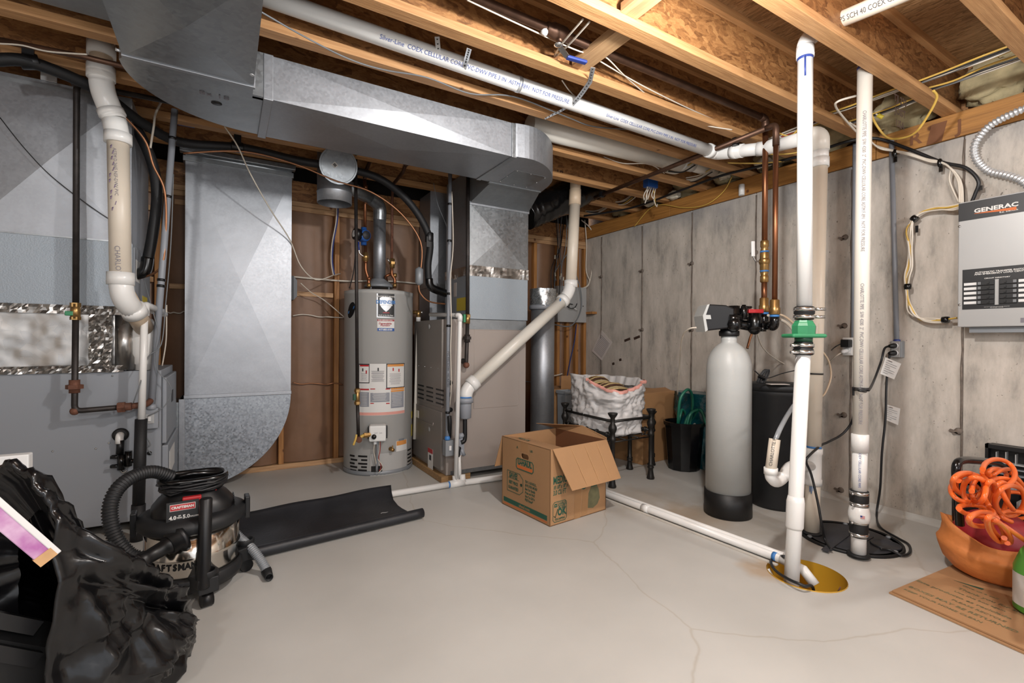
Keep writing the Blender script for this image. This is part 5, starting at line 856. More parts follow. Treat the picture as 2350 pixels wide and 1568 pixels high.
# sheet-metal panned bay at the top left, copper lines there
sp_ = thing('joist_pan', 'dark sheet metal pan closing the joist bay at the top left', 'duct', at(150, 10, z=2.36)); yb_ = jy[9]-.08
MB().box(-1.6, -.36, jy[11]+.004, at(160, 24, z=2.38).y, 2.38, 2.42).build('pan', 'galv_dull', sp_)
cl = MB().tube([at(-10, 90, z=2.30), at(200, 132, z=2.30), at(420, 185, z=2.3)], .012, 12).build('copper_pipe', 'copper_dark'); cl['label'] = 'brown copper pipe under the joists at the upper left'; cl['category'] = 'pipe'
cable([at(-5, 100, z=2.28), at(50, 104, z=2.28), at(110, 118, z=2.27), at(200, 125, z=2.27)], 'wire_white', .0035, 'pale cable below the copper pipe at the upper left')
# ================================================================ WATER SOFTENER
sc_ = (2.634, 1.823); SR = .128; st = thing('water_softener', 'tall light grey softener tank with black valve head and black foot', 'water softener', (sc_[0], sc_[1], 0)); zn = at(1680, 772, y=sc_[1]).z
zs_ = at(1672, 1140, y=1.74).z
MB().lathe([(SR+.002, .001), (SR+.008, .004), (SR+.006, zs_), (SR-.004, zs_+.002)], (sc_[0], sc_[1], 0), Z, 40).build('foot', 'ebony', st)
pf = [(SR, zs_-.01), (SR, zn-.2)]+[(max(.045, SR*math.cos(a)), zn-.2+.17*math.sin(a)) for a in [math.pi/2*i/10 for i in range(1, 9)]]+[(.045, zn-.025), (.045, zn)]
MB().lathe(pf, (sc_[0], sc_[1], 0), Z, 48).build('tank', 'tank_grey', st)
hc_ = V((sc_[0], sc_[1], zn)); 
MB().lathe([(.055, 0), (.058, .01), (.058, .03), (.05, .035), (.05, .06)], hc_, Z, 24).build('collar', 'black', st)
R_ = rt.copy(); R_.z = 0; R_.normalize(); D_ = fw.copy(); D_.z = 0; D_.normalize()        # along / away, the way the head is turned
def hp_(a, b, c): return hc_+R_*a+D_*b+Z*c
b = MB(); b.prism([hp_(-.165, -.07, .03), hp_(-.04, -.07, .045), hp_(.0, -.07, .08), hp_(-.0, -.07, .165), hp_(-.05, -.07, .185), hp_(-.155, -.07, .19), hp_(-.185, -.07, .12)], D_*.13); hd = b.build('valve_body', 'black', st, bev=.008)
b = MB(); b.prism([hp_(-.175, -.075, .025), hp_(-.16, -.075, .035), hp_(-.172, -.075, .1), hp_(-.14, -.075, .1), hp_(-.145, -.075, .125), hp_(-.172, -.075, .125), hp_(-.15, -.075, .19), hp_(-.165, -.075, .185), hp_(-.19, -.075, .12)], D_*.14); b.build('front_cover', 'tank_grey', st)
b = MB(); b.lathe([(.045, .05), (.048, .09), (.04, .1), (.04, .165), (.033, .17), (.033, .185), (0, .185)], hp_(.03, 0, 0), Z, 20); b.cyl(hp_(-.03, -.05, .1), hp_(.04, -.05, .1), .035, 14); b.cyl(hp_(.03, 0, .08), hp_(.14, 0, .06), .03, 14); b.ball(hp_(0, -.06, .07), .045); b.lathe([(.02, 0), (.02, .07), (.012, .075), (.012, .09)], hp_(.075, -.03, .1), Z, 12); b.cyl(hp_(.06, -.03, .175), hp_(.12, -.03, .175), .008, 8); b.build('valve_block', 'black_gloss', st)
b = MB(); b.lathe([(.04, 0), (.043, .02), (.043, .075), (.036, .08), (.036, .1), (0, .1)], hp_(.15, -.01, .04), Z, 18); b.ball(hp_(.15, -.01, .05), .04); b.cyl(hp_(.15, -.01, .08), hp_(.25, -.01, .065), .025, 12); b.cyl(hp_(.2, -.01, .06), hp_(.2, -.01, .03), .02); b.build('bypass', 'black_gloss', st)
MB().obox(hp_(.15, -.01, .152), R_*.045, D_*.022, V((0, 0, .012))).build('red_knob', 'red', st, bev=.004)
xa_, ya_ = xv, yvv; xb_, yb2 = xx, yy
for i, (x, y, zz) in enumerate(((xa_, ya_, at(1752, 700, y=yvv).z), (xb_, yb2, zt_))):
    b = MB(); b.lathe([(.02, .045), (.026, .04), (.026, .0), (.03, -.005), (.03, -.04), (.024, -.045)], (x, y, zz), Z, 12); b.build('adapter', 'brass', (cm, c6)[i]); MB().lathe([(.0265, -.008), (.0265, .004)], (x, y, zz-.05), Z, 14).build('seal_band', 'blue_primer', (cm, c6)[i])
    q = V((x, y, zz-.055)); b = MB(); b.tube(fillet([q, q+V((0, 0, -.06)), hp_(.25-.02*i, -.01, .065)], .03), .026, 14); b.build('elbow', 'black_gloss', st)
b = MB(); b.tube(spline([hp_(.1, -.02, .175), at(1742, 718, y=1.75), at(1800, 738, y=1.6), at(1828, 768, y=1.45), at(1845, 790, y=1.4)]), .009, 8); b.build('drain_tube', 'wire_white', st); b = MB(); b.tube(spline([hp_(.12, .02, .13), at(1790, 722, y=1.72), at(1835, 755, y=1.55), at(1860, 770, y=1.45)]), .007, 8); b.build('drain_tube', 'pvc_tan', st)
cable([at(1598, 752, y=1.85), at(1580, 756, y=1.9), at(1566, 775, y=2.0), at(1560, 830, y=2.2), at(1555, 905, y=2.4)], 'wire_white', .005, 'white tube hanging down from the left end of the softener head')
# brine tank
bc = (3.07, 1.775); BR = .175; zb2 = at(1790, 893, y=1.62).z; bt_ = thing('brine_tank', 'black cylindrical brine tank behind the softener and the white pipes', 'tank', (bc[0], bc[1], 0))
MB().lathe([(BR-.02, .001), (BR-.012, .02), (BR, zb2-.06), (BR+.004, zb2-.055), (BR+.004, zb2-.005)], (bc[0], bc[1], 0), Z, 40).build('tank', 'black_soft', bt_); MB().lathe([(BR+.008, zb2-.03), (BR+.01, zb2), (BR, zb2+.012), (0, zb2+.018)], (bc[0], bc[1], 0), Z, 40).build('lid', 'black_soft', bt_)
q = at(1785, 882, z=zb2+.02); o = MB().obox(q, V((.05, -.03, 0)), V((.015, .025, 0)), V((0, 0, .001))).build('sticker', 'paper', bt_)
tc_ = thing('cord_coil', 'tied coil of thin black cord lying on the brine tank lid', 'cord', at(1748, 880, z=zb2+.02)); q = at(1748, 866, z=zb2+.05)
b = MB()
for i in range(7): a = V((random.uniform(-.01, .02), random.uniform(-.01, .01), 0)); b.tube([q+a+(R_*math.cos(t)*.018+Z*math.sin(t)*.05+R_*math.sin(t)*.025) for t in [6.283*k/14 for k in range(14)]], .004, 5, close=True)
b.build('cord', 'wire_black', tc_, kind='stuff'); strapped(tc_, q, R_*.5+Z, .02)
cable([at(1731, 850, y=1.7), at(1745, 862, y=1.72), at(1762, 868, y=1.72), at(1800, 856, y=1.72), at(1860, 842, y=1.75), at(1890, 825, y=2.0), at(1912, 800, x=XW-.08), at(1935, 787, x=XW-.06)], 'wire_black', .0035, 'thin black cord from the brine tank lid to the wall outlet')
cable([at(1735, 758, y=1.8), at(1752, 800, y=1.9), at(1790, 830, y=2.0), at(1840, 852, y=1.9), at(1880, 852, y=1.8), at(1915, 820, x=XW-.1), at(1938, 806, x=XW-.06)], 'wire_white', .0045, 'pale cord from under the softener head to the wall outlet')
cable([at(1886, 805, y=1.5), at(1902, 830, y=1.5), at(1907, 865, y=1.5), at(1895, 900, y=1.5), at(1884, 912, y=1.5)], 'pvc_tan', .006, 'translucent tube arching out beside the tall beige standpipe')
cable([at(1730, 757, y=1.95), at(1722, 775, y=1.95), at(1715, 800, y=1.95)], 'copper_tube', .009, 'brown tube end below the softener valve')
# ================================================================ SUMP PIT, CHECK VALVE PIPE
px_, py_ = PIT_C; pit = thing('sump_pit', 'round open pit with yellow liner sunk in the floor', 'sump pit', (px_, py_, -.45))
MB().lathe([(.156, .004), (.1575, -.0), (.1575, -.45), (0, -.45)], (px_, py_, 0), Z, 48, caps=False).build('liner', 'pit_yellow', pit)
sp0 = V((2.16, 1.185, -.4)); s1_ = at(1848, 700, y=1.185); s1_ = V((2.225, 1.185, 1.22)); vp_ = at(1849, 118, y=1.185)
sd = thing('discharge_pipe', 'bright white discharge pipe with green check valve rising from the yellow pit', 'pipe', (2.16, 1.185, -.4)); r = .0305
def on(py): 
    t = at(1817+(1830-1817)*(1330-py)/(1330-840) if py > 840 else 1838+(700-py)*0.0, py, y=1.185); return t
zA = at(1817, 1330, y=1.185); lo = V((zA.x, 1.185, 0)); hi = at(1843, 815, y=1.185); mid2 = at(1827, 1180, y=1.185)
dr = (hi-lo).normalized(); MB().tube([lo-dr*.4, hi], r, 24).build('pipe', 'pvc_white', sd); q = lo.lerp(hi, .285); MB().lathe([(r+.001, -.07), (r+.006, -.06), (r+.006, .05), (r+.001, .075)], q, dr, 24).build('coupling', 'pvc_white', sd)
top = at(1848, 120, y=1.185); base = at(1846, 705, y=1.185); MB().tube([base, top], r*1.02, 24).build('pipe', 'pvc_white', sd)
du = (top-base).normalized(); hub = top
MB().tube(fillet([hub+V((0, 0, -.02)), hub+V((0, 0, .05)), hub+V((.06, -.02, .1))], .05), r*1.15, 20).build('elbow', 'pvc_white', sd); sleeve(hub, Z, r*1.2, .05, 'coupling', 'pvc_white', sd); sleeve(hub+V((0, 0, -.03)), Z, r*1.06, .012, 'primer_band', 'blue_dark', sd)
b = MB(); e = facing(hub); b.tube([hub+e*r*1.02+V((0, 0, -.03)), hub+e*r*1.03+V((0, 0, -.08)), hub+e*r*1.03+V((.002, 0, -.12))], .004, 6); b.build('primer_drip', 'blue_dark', sd)
vx = V(((hi.x+base.x)/2, 1.185, 0)); z0 = hi.z; z1 = base.z; H_ = z1-z0; ax_ = (base-hi).normalized()
def av(t): return hi.lerp(base, t)
b = MB(); b.lathe([(.036, 0), (.041, .004), (.041, .12*H_), (.037, .135*H_), (.04, .15*H_), (.038, .27*H_)], av(0), ax_, 24); b.build('rubber_coupling', 'rubber', sd); b = MB(); b.lathe([(.038, 0), (.04, .08*H_), (.037, .1*H_), (.042, .12*H_), (.042, .25*H_), (.036, .27*H_)], av(.74), ax_, 24); b.build('rubber_coupling', 'rubber', sd)
gvb = MB().lathe([(.036, .27*H_), (.036, .4*H_)], hi, ax_, 24).build('valve_neck', 'green_dark', sd)
c = av(.4); e1_, e2_ = R_, D_; b = MB(); b.obox(c, e1_*.078, e2_*.05, ax_*.009); b.build('valve_flange', 'green_valve', sd, bev=.012)
b = MB(); b.lathe([(.048, .42*H_), (.05, .6*H_), (.043, .66*H_), (.04, .68*H_), (.036, .72*H_)], hi, ax_, 8, smooth=False); b.build('valve_body', 'green_valve', sd); 
b = MB(); q = av(.55)+R_*.042-D_*.03; b.text('VALVE', .016, q, -Z, R_*.7+D_*.7, (R_*.7-D_*.7), .006); b.build('print', 'gold', sd)
for t in (.06, .2, .79, .95):
    cpos = av(t); bnd = MB().lathe([(.0425, -.008), (.0435, -.008), (.0435, .008), (.0425, .008)], cpos, ax_, 24).build('hose_clamp', 'chrome', sd); s_ = 1 if t > .5 else -1; MB().cyl(cpos+R_*s_*.035-D_*.03, cpos+R_*s_*.075-D_*.03, .007, 8).build('clamp_screw', 'chrome', bnd)
wire('power_cord', 'wire_black', [at(1800, 1277, z=.05), at(1778, 1280, z=.012), at(1769, 1290, z=.012), at(1780, 1310, z=.012), at(1810, 1330, z=.03), at(1845, 1345, z=.03), at(1868, 1358, z=-.02), lo+V((.08, -.06, -.3))], .0065, sd, n=8)
MB().cyl((px_-.05, py_+.1, -.1), (px_-.05, py_+.155, -.03), .018).build('pipe_end', 'pvc_white', pit); q = at(1929, 1348, y=py_-.12); MB().tube([q, q+V((0, .02, -.05))], .003, 5).build('hook', 'rust', pit)
# ================================================================ STANDPIPE BEHIND, P-TRAP, SEALED SUMP LID
sx_, sy_ = pv.x-.01, 1.391; sp = thing('standpipe', 'beige drain standpipe rising from the black sump lid to the ceiling pipe', 'pipe', (sx_, sy_, .012)); r = .037
tpx = V((pv.x, 1.391, 2.14)); btm = V((2.741, 1.391, .012)); dS = (tpx-btm).normalized()
zst = at(1866, 1070, y=1.391).z; pt_ = lambda z: btm.lerp(tpx, (z-.012)/(2.14-.012))
MB().tube([btm, pt_(zst-.05)], r, 24).build('pipe', 'pvc_cream', sp); MB().tube([pt_(zst+.05), pt_(2.03)], r, 24).build('pipe', 'pvc_cream', sp); MB().tube([pt_(2.0), tpx], r*.86, 24).build('pipe', 'pvc_cream', sp)
sleeve(pt_(2.035), dS, r*1.2, .05, 'coupling', 'pvc_white', sp); sleeve(pt_(2.075), dS, r*1.1, .05, 'coupling', 'pvc_white', sp); sleeve(tpx+V((0, 0, -.015)), dS, r*1.12, .05, 'coupling', 'pvc_white', sp)
MB().lathe([(r*1.2, -.1), (r*1.2, -.07), (r*1.1, -.065), (r*1.1, .065), (r*1.2, .07), (r*1.2, .1)], pt_(zst), dS, 24).build('tee', 'pvc_white', sp); sleeve(pt_(zst+.105), dS, r*1.04, .01, 'primer_band', 'blue_primer', sp)
b = MB()
for k in range(3): a = pt_(zst-.1)+facing(pt_(zst))*r*1.0+R_*(-.014+.008*k); b.tube([a, a+V((0, 0, -.03-.01*(k % 2)))], .002, 5)
b.build('primer_drip', 'blue_primer', sp, kind='stuff')
lt = at(1850, 1072, y=1.391); tr2 = fillet([pt_(zst), at(1820, 1068, y=1.36), at(1808, 1075, y=1.33), at(1797, 1098, y=1.3), at(1780, 1108, y=1.29), at(1768, 1094, y=1.29), at(1769, 1078, y=1.29)], .04, 5)
MB().tube(tr2, .026, 16).build('trap', 'pvc_white', sp); MB().tube([at(1768, 1085, y=1.29), at(1778, 1008, y=1.29)], .0245, 16).build('trap_riser', 'pvc_cream', sp); sleeve(at(1769, 1081, y=1.29), Z, .03, .03, 'coupling', 'pvc_white', sp); sleeve(at(1797, 1093, y=1.3), V((.3, 0, 1)), .031, .03, 'coupling', 'pvc_white', sp); MB().lathe([(.0, 0), (.02, 0)], at(1778, 1007.5, y=1.29)+V((0, 0, .0005)), Z, 14).build('riser_mouth', 'carton_shaded', sp)
pipe_print(sp, at(1769.5, 1062, y=1.29), at(1777, 1012, y=1.29), .0245, 'CHARLOTTE PI', .02, 'ink'); wire('drain_tube', 'tub', [at(1779, 1012, y=1.29), at(1790, 985, y=1.3), at(1806, 955, y=1.38), at(1822, 930, y=1.45)], .011, sp, n=10)
strapped(sp, at(1870, 858, y=1.391), dS, r+.001, .008)
lc = (2.862, 1.262); ld = thing('sump_cover', 'round black sealed sump lid bolted to the floor around two pipes', 'lid', (lc[0], lc[1], 0)); LR = .225
b = MB(); b.lathe([(0, .012), (LR-.03, .012), (LR-.025, .008), (LR, .008), (LR+.004, .004), (LR+.004, .001)], (lc[0], lc[1], 0), Z, 64); b.build('cover', 'lid_black', ld)
MB().lathe([(LR-.005, .008), (LR, .014), (LR+.008, .012), (LR+.01, .001)], (lc[0], lc[1], 0), Z, 64).build('seal_ring', 'rubber', ld)
d1 = V((lc[0]-.18, lc[1]-.02, .014)); MB().beam(at(1893, 1264, z=.014), at(1950, 1222, z=.014), .03, .008, Z).build('rib', 'lid_black', ld); MB().beam(at(1960, 1255, z=.014), at(2000, 1232, z=.014), .02, .006, Z).build('rib', 'lid_black', ld)
b = MB(); b.lathe([(0, .017), (.058, .017), (.06, .02), (.064, .02), (.066, .012)], (lc[0]+.04, lc[1]-.15, 0), Z, 30); b.build('port_cap', 'lid_black', ld)
for k in range(6): a = .5+k*1.047; MB().lathe([(.012, 0), (.012, .006), (.008, .009), (0, .009)], (lc[0]+(LR-.016)*math.cos(a), lc[1]+(LR-.016)*math.sin(a), .008), Z, 6, smooth=False).build('bolt', 'heater_ring', ld)
for q, rr_ in ((btm, .037), (V((2.653, 1.128, .012)), .033)): MB().lathe([(rr_+.002, .0), (rr_+.016, .0), (rr_+.014, .01), (rr_+.002, .012)], (q.x, q.y, .012), Z, 24).build('grommet', 'rubber', ld)
# ================================================================ RADON VENT WITH PRINTED PIPE
vb0 = V((2.653, 1.128, .014)); vt0 = at(1985, 165, y=1.128); rv2 = thing('vent_pipe', 'white plastic vent pipe with vertical lettering and black couplings standing on the sump lid', 'pipe', vb0); r = .032; dV = (vt0-vb0).normalized()
def vz(py): return vb0.lerp(vt0, (at(1970+(1985-1970)*(1280-py)/1115, py, y=1.128).z-vb0.z)/(vt0.z-vb0.z))
MB().tube([vb0, vz(1185)], r, 24).build('pipe', 'pvc_white', rv2); MB().tube([vz(1140), vz(1030)], r*.98, 24).build('pipe', 'pvc_white', rv2); MB().tube([vz(1005), vt0+dV*.1], r, 24).build('pipe', 'pvc', rv2)
MB().lathe([(r*1.15, -.042), (r*1.15, .042), (r, .045)], vz(1017), dV, 24).build('coupling', 'pvc_white', rv2)
for a, c_ in ((1125, 1162), (1190, 1232)):
    L = (vz(a)-vz(c_)).length; MB().lathe([(r*1.05, 0), (r*1.22, .002), (r*1.18, L*.2), (r*1.24, L*.35), (r*1.24, L*.65), (r*1.18, L*.8), (r*1.22, L-.002), (r*1.05, L)], vz(c_), dV, 24).build('rubber_coupling', 'rubber', rv2)
    for t in (.16, .84): bnd = MB().lathe([(r*1.25, -.008), (r*1.27, -.008), (r*1.27, .008), (r*1.25, .008)], vz(c_)+dV*L*t, dV, 24).build('hose_clamp', 'chrome', rv2); q = vz(c_)+dV*L*t-R_*.04-D_*.02; MB().cyl(q, q-R_*.012, .006, 8).build('clamp_screw', 'chrome', bnd)
MB().lathe([(r*1.0, -.045), (r*1.35, -.04), (r*1.42, -.015), (r*1.42, .0), (r*1.2, .035), (r, .042)], vz(1177), dV, 28).build('check_valve', 'pvc_white', rv2)
q = vz(1180); e = (EYE-q); e.z = 0; e.normalize(); s_ = Z.cross(e).normalized(); k = q+e*r*1.43+s_*.014; fb = MB().obox(k, s_*.009, Z*.008, e*.0008).build('flag_sticker', 'white', rv2); b = MB()
for i in range(3): b.obox(k+Z*(.005-.005*i)+e*.001, s_*.009, Z*.0012, e*.0006)
b.build('flag_stripe', 'red', fb, kind='stuff'); MB().obox(k-s_*.005+Z*.004+e*.0018, s_*.004, Z*.004, e*.0005).build('flag_canton', 'blue_dark', fb)
tq = 'CHARLOTTE PIPE  S/W 4200  2"  PVC-DWV CELLULAR CORE ASTM F-891  NOT FOR PRESSURE'
pipe_print(rv2, vz(240), vz(600), r, tq, .021, 'ink_soft', sx=.78); pipe_print(rv2, vz(640), vz(985), r, tq, .021, 'ink_soft', sx=.78); pipe_print(rv2, vz(1038), vz(1112), r, 'COEX CELLULAR CORE PIPE', .014, 'ink_blue')
sleeve(vt0+dV*.02, dV, r*1.03, .012, 'primer_band', 'blue_dark', rv2); q = vz(893); strapped(rv2, q, dV, r+.002, .016); MB().obox(q-R_*.036+Z*-.012, R_*.003, D_*.004, Z*.02).build('cable_tie', 'black', rv2)
# ================================================================ CONDUITS, OUTLETS, CORDS ON THE CONCRETE
def pl(px, py, off=.0): return at(px, py, x=XW-off)
e1c = thing('conduit', 'grey conduit running up the concrete to the sill, nearest the panel', 'conduit', pl(2058, 785, .03)); ca, cb_ = pl(2046, 283, .03), pl(2058, 790, .03); ca.z = min(ca.z, 2.3); MB().tube([ca, cb_], .0135, 14).build('pipe', 'grey_pvc', e1c); MB().lathe([(.016, 0), (.018, .03), (.014, .034)], cb_+V((0, 0, -.005)), Z, 14).build('connector', 'blue_dark', e1c)
e2c = thing('conduit', 'grey conduit on the concrete mostly hidden behind the printed vent pipe', 'conduit', pl(1960, 780, .03)); MB().tube([pl(1962, 330, .03), pl(1958, 782, .03)], .0125, 14).build('pipe', 'grey_pvc', e2c)
def outlet(name, lab, px0, py0, px1, py1, mt, depth):
    a, c_ = pl(px0, py0, depth), pl(px1, py1, depth); t = thing(name, lab, 'outlet', ((XW-depth/2), (a.y+c_.y)/2, c_.z)); MB().box(XW-depth, XW-.001, c_.y, a.y, c_.z, a.z).build('box', mt, t, bev=.003); return t, (a.y+c_.y)/2, (a.z+c_.z)/2, a.y-c_.y, a.z-c_.z
o1, y1_, z1_, w1_, h1_ = outlet('outlet_box', 'white double outlet box on the concrete behind the printed vent pipe', 1933, 775, 1986, 817, 'label_white', .05)
o2, y2_, z2_, w2_, h2_ = outlet('outlet_box', 'grey metal outlet box with two black plugs at the foot of the right conduit', 2043, 783, 2068, 821, 'heater_ring', .05)
for t_, yy_, zz_, xs, mt in ((o1, y1_+w1_*.25, z1_, .051, 'white'), (o1, y1_-w1_*.25, z1_, .051, 'white'), (o2, y2_, z2_, .051, 'plate_grey')):
    MB().box(XW-xs-.004, XW-xs, yy_-.022, yy_+.022, zz_-.048, zz_+.048).build('cover_plate', mt, t_, bev=.001)
    for k in (-1, 1):
        s_ = MB().lathe([(.016, 0), (.016, .003), (0, .003)], (XW-xs-.004, yy_, zz_+k*.022), -X, 14).build('socket', 'white', t_); b = MB(); [b.box(XW-xs-.0078, XW-xs-.0068, yy_+q_-.0015, yy_+q_+.0015, zz_+k*.022-.004, zz_+k*.022+.005) for q_ in (-.006, .006)]; b.build('slot', 'ebony', s_, kind='stuff')
ad = thing('plug_adapter', 'black plug-in power adapter in the white outlet box', 'adapter', (XW-.08, y1_+w1_*.2, z1_)); MB().box(XW-.1, XW-.058, y1_+w1_*.02, y1_+w1_*.42, z1_-.005, z1_+.045).build('body', 'black', ad, bev=.005)
pg = thing('plug', 'white plug in the lower socket of the white outlet box', 'plug', (XW-.075, y1_+w1_*.28, z1_-.03)); MB().lathe([(.012, 0), (.016, .01), (.014, .035), (.005, .045)], (XW-.058, y1_+w1_*.25, z1_-.025), (-1, .4, -.3), 12).build('body', 'white', pg)
def pump_cord(lab, k, P):
    t = thing('power_cord', lab, 'cord', (XW-.06, y2_, z2_+k*.022)); b = MB(); q = V((XW-.056, y2_, z2_+k*.022)); b.lathe([(.015, 0), (.016, .012), (.012, .03), (.009, .04)], q, (-1, .5, -.1), 12); b.build('plug', 'black', t); MB().tube(spline([q+V((-.03, .015, -.004))]+P, 5), .0062, 8).build('cord', 'wire_black', t); return t
tg1 = pump_cord('black pump cord from the upper socket strapped to the printed vent pipe', 1, [pl(2030, 800, .08), pl(2022, 830, .09), pl(2005, 875, .25), at(1992, 897, y=1.13), at(1975, 897, y=1.09), at(1960, 900, y=1.17), at(1958, 960, y=1.3), at(1935, 995, y=1.35), at(1900, 1015, y=1.37), at(1885, 1022, y=1.37), at(1858, 1045, y=1.33), at(1850, 1060, y=1.33), at(1862, 1090, y=1.33), at(1876, 1150, y=1.3), at(1885, 1200, y=1.28), at(1893, 1238, z=.03), at(1908, 1262, z=.02)])
tg2 = pump_cord('black pump cord from the lower socket looping over the floor to the sump lid', -1, [pl(2042, 812, .08), pl(2037, 850, .08), pl(2034, 890, .09), pl(2032, 960, .1), pl(2024, 1040, .12), pl(2020, 1120, .12), pl(2012, 1180, .13), at(2020, 1210, z=.012), at(2060, 1235, z=.01), at(2085, 1250, z=.01), at(2088, 1268, z=.01), at(2070, 1275, z=.012), at(2040, 1262, z=.02), at(2020, 1260, z=.022)])
def tag_(par, pts):
    q = [pl(*k) for k in pts]; b = MB(); b.prism(q, (.0012, 0, 0)); o = b.build('warning_tag', 'label_white', par); b = MB()
    for i in range(7):
        t = .12+.12*i; l_ = q[0].lerp(q[3], t); r_ = q[1].lerp(q[2], t); b.beam(l_.lerp(r_, .15)+V((-.002, 0, 0)), l_.lerp(r_, .85 if i % 3 else .5)+V((-.002, 0, 0)), .0025, .0012)
    b.build('fine_print', 'ink_soft', o, kind='stuff'); MB().beam(q[0].lerp(q[3], .1).lerp(q[1].lerp(q[2], .1), .25)+V((-.003, 0, 0)), q[0].lerp(q[3], .1).lerp(q[1].lerp(q[2], .1), .5)+V((-.003, 0, 0)), .004, .0012).build('warning_mark', 'rust', o)
tag_(tg1, [(2032, 820, .12), (2068, 835, .09), (2052, 871, .1), (2020, 858, .12)]); tag_(tg2, [(2034, 928, .09), (2066, 938, .08), (2061, 976, .08), (2030, 963, .1)])
# ================================================================ TRANSFER SWITCH
gy = at(2197, 751, x=XW-.13).y; gz0_, gz1_ = at(2197, 751, x=XW-.13).z, at(2195, 467, x=XW-.13).z; ge = thing('transfer_switch', 'grey electrical transfer switch cabinet with black label plates on the concrete', 'electrical panel', (XW-.065, gy-.2, gz0_)); gx = XW-.13; gye = gy-.42
MB().box(gx+.012, XW-.001, gye, gy-.008, gz0_-.0, gz1_-.004).build('cabinet', 'heater_ring', ge); MB().box(gx, gx+.014, gye, gy, gz0_, gz1_).build('cover', 'plate_grey', ge, bev=.004); MB().box(gx+.03, XW-.001, gye, gy-.04, gz0_-.03, gz0_-.001).build('lower_flange', 'heater_ring', ge)
def gp_(px, py): q = at(px, py, x=gx); return q
hb = gp_(2196, 510).z; lp = MB().box(gx-.001, gx, gye, gy-.001, hb, gz1_-.006).build('name_plate', 'plate_black', ge)
a = gp_(2285, 477); b = MB(); b.text('GENERAC', .0295, a, -Y, Z, -X, bold=.035, off=.002, sx=1.25); b.build('lettering', 'label_white', lp); a2 = gp_(2300, 488)
b = MB(); l_, r_ = gp_(2236, 489), gp_(2333, 478); b.add([l_+V((-.002, 0, -.003)), r_+V((-.002, 0, .008)), r_+V((-.002, 0, -.008)), l_+V((-.002, 0, -.005))], [(0, 3, 2, 1)]); b.build('orange_flash', 'orange_ink', lp); b = MB(); b.text('EZ Switch', .0125, gp_(2315, 484)+V((0, 0, -.0)), -Y, Z, -X, bold=.02, off=.002, sx=1.2, space=1.1); b.build('lettering', 'label_white', lp)
d0, d1_ = gp_(2209, 620), gp_(2210, 711); dp_ = MB().box(gx-.001, gx, gye, d0.y, d1_.z, d0.z).build('directory_plate', 'plate_black', ge); yc_ = gp_(2288, 665).y
b = MB(); b.text('AUTOMATIC TRANSFER SWITCH\nAND EMERGENCY LOAD CENTER', .0104, V((gx, yc_-.012, d0.z-.026)), -Y, Z, -X, bold=.03, off=.002, sx=1.25, line=.9); b.build('lettering', 'label_white', dp_); b = MB(); b.text('CIRCUIT DIRECTORY', .0072, V((gx, yc_, d0.z-.055)), -Y, Z, -X, bold=.03, off=.002, sx=1.4); b.build('lettering', 'label_white', dp_)
rows = [gp_(2232, y).z for y in (652, 662.5, 673, 684, 695)]; zt2, zb3 = rows[0]+.016, rows[-1]-.016
MB().box(gx-.003, gx, yc_-.007, yc_+.007, zb3, zt2).build('divider', 'plate_grey', dp_)
for z in rows:
    for s_ in (1, -1):
        MB().box(gx-.002, gx, yc_+s_*.078, yc_+s_*.128, z-.007, z+.007).build('circuit_label', 'white', dp_); br = MB().box(gx-.007, gx, yc_+s_*.01, yc_+s_*.074, z-.0108, z+.0108).build('breaker', 'black', dp_, bev=.001); MB().box(gx-.013, gx-.006, yc_+s_*.027, yc_+s_*.036, z-.005, z+.005).build('breaker_lever', 'ebony', br); MB().box(gx-.0076, gx-.007, yc_+s_*.06, yc_+s_*.072, z-.007, z+.007).build('breaker_print', 'wire_grey', br)
b = MB(); b.text('DO NOT OPERATE WITH COVER REMOVED\nSEE OWNERS MANUAL', .004, V((gx, yc_, zb3-.012)), -Y, Z, -X, off=.002, sx=1.2); b.build('lettering', 'label_white', dp_)
for px, py in ((2202, 520), (2202, 700)): q = gp_(px, py); MB().lathe([(.007, 0), (.005, .004), (0, .005)], q, -X, 10).build('cover_screw', 'chrome', ge)
q = gp_(2350, 735); MB().box(gx-.001, gx, q.y-.03, q.y+.012, q.z-.012, q.z+.012).build('rating_label', 'ink_soft', ge)
# wire looms of the transfer switch
lm = thing('wire_loom', 'taped loom of white and yellow cables looping left of the transfer switch', 'cables', pl(2195, 735, .06)); random.seed(21)
base_ = [(2210, 470, .08), (2180, 478, .07), (2150, 478, .06), (2115, 488, .06), (2094, 507, .06), (2086, 535, .06), (2089, 570, .06), (2088, 610, .06), (2082, 640, .06), (2082, 680, .06), (2092, 715, .06), (2115, 733, .06), (2150, 736, .06), (2175, 733, .06), (2196, 730, .07)]
for i, mt in enumerate(('wire_white', 'wire_yellow', 'wire_white', 'wire_yellow', 'wire_white', 'wire_white')):
    P = []
    for j, k in enumerate(base_):
        s_ = .3 if j in (3, 4, 9, 13, 14) else 1.3
        P.append(pl(k[0]+s_*(i-2.5)*1.9+s_*random.uniform(-2, 2), k[1]+s_*(i-2.5)*.8+s_*random.uniform(-2, 2), k[2]+random.uniform(-.008, .008)))
    MB().tube(spline(P), .0048, 6).build('cable', mt, lm)
for px, py, e in ((2099, 502, V((0, 1, 1))), (2083, 658, Z), (2170, 734, Y)): MB().lathe([(.017, -.016), (.019, 0), (.017, .016)], pl(px, py, .06), e, 12).build('tape', 'black_gloss', lm)
MB().obox(pl(2104, 526, .05), Y*.007, X*.003, Z*.02).build('tape_tail', 'black_gloss', lm)
lm2 = thing('wire_loom', 'loom of white and yellow cables with a black tape knot entering the transfer switch top', 'cables', pl(2205, 468, .08))
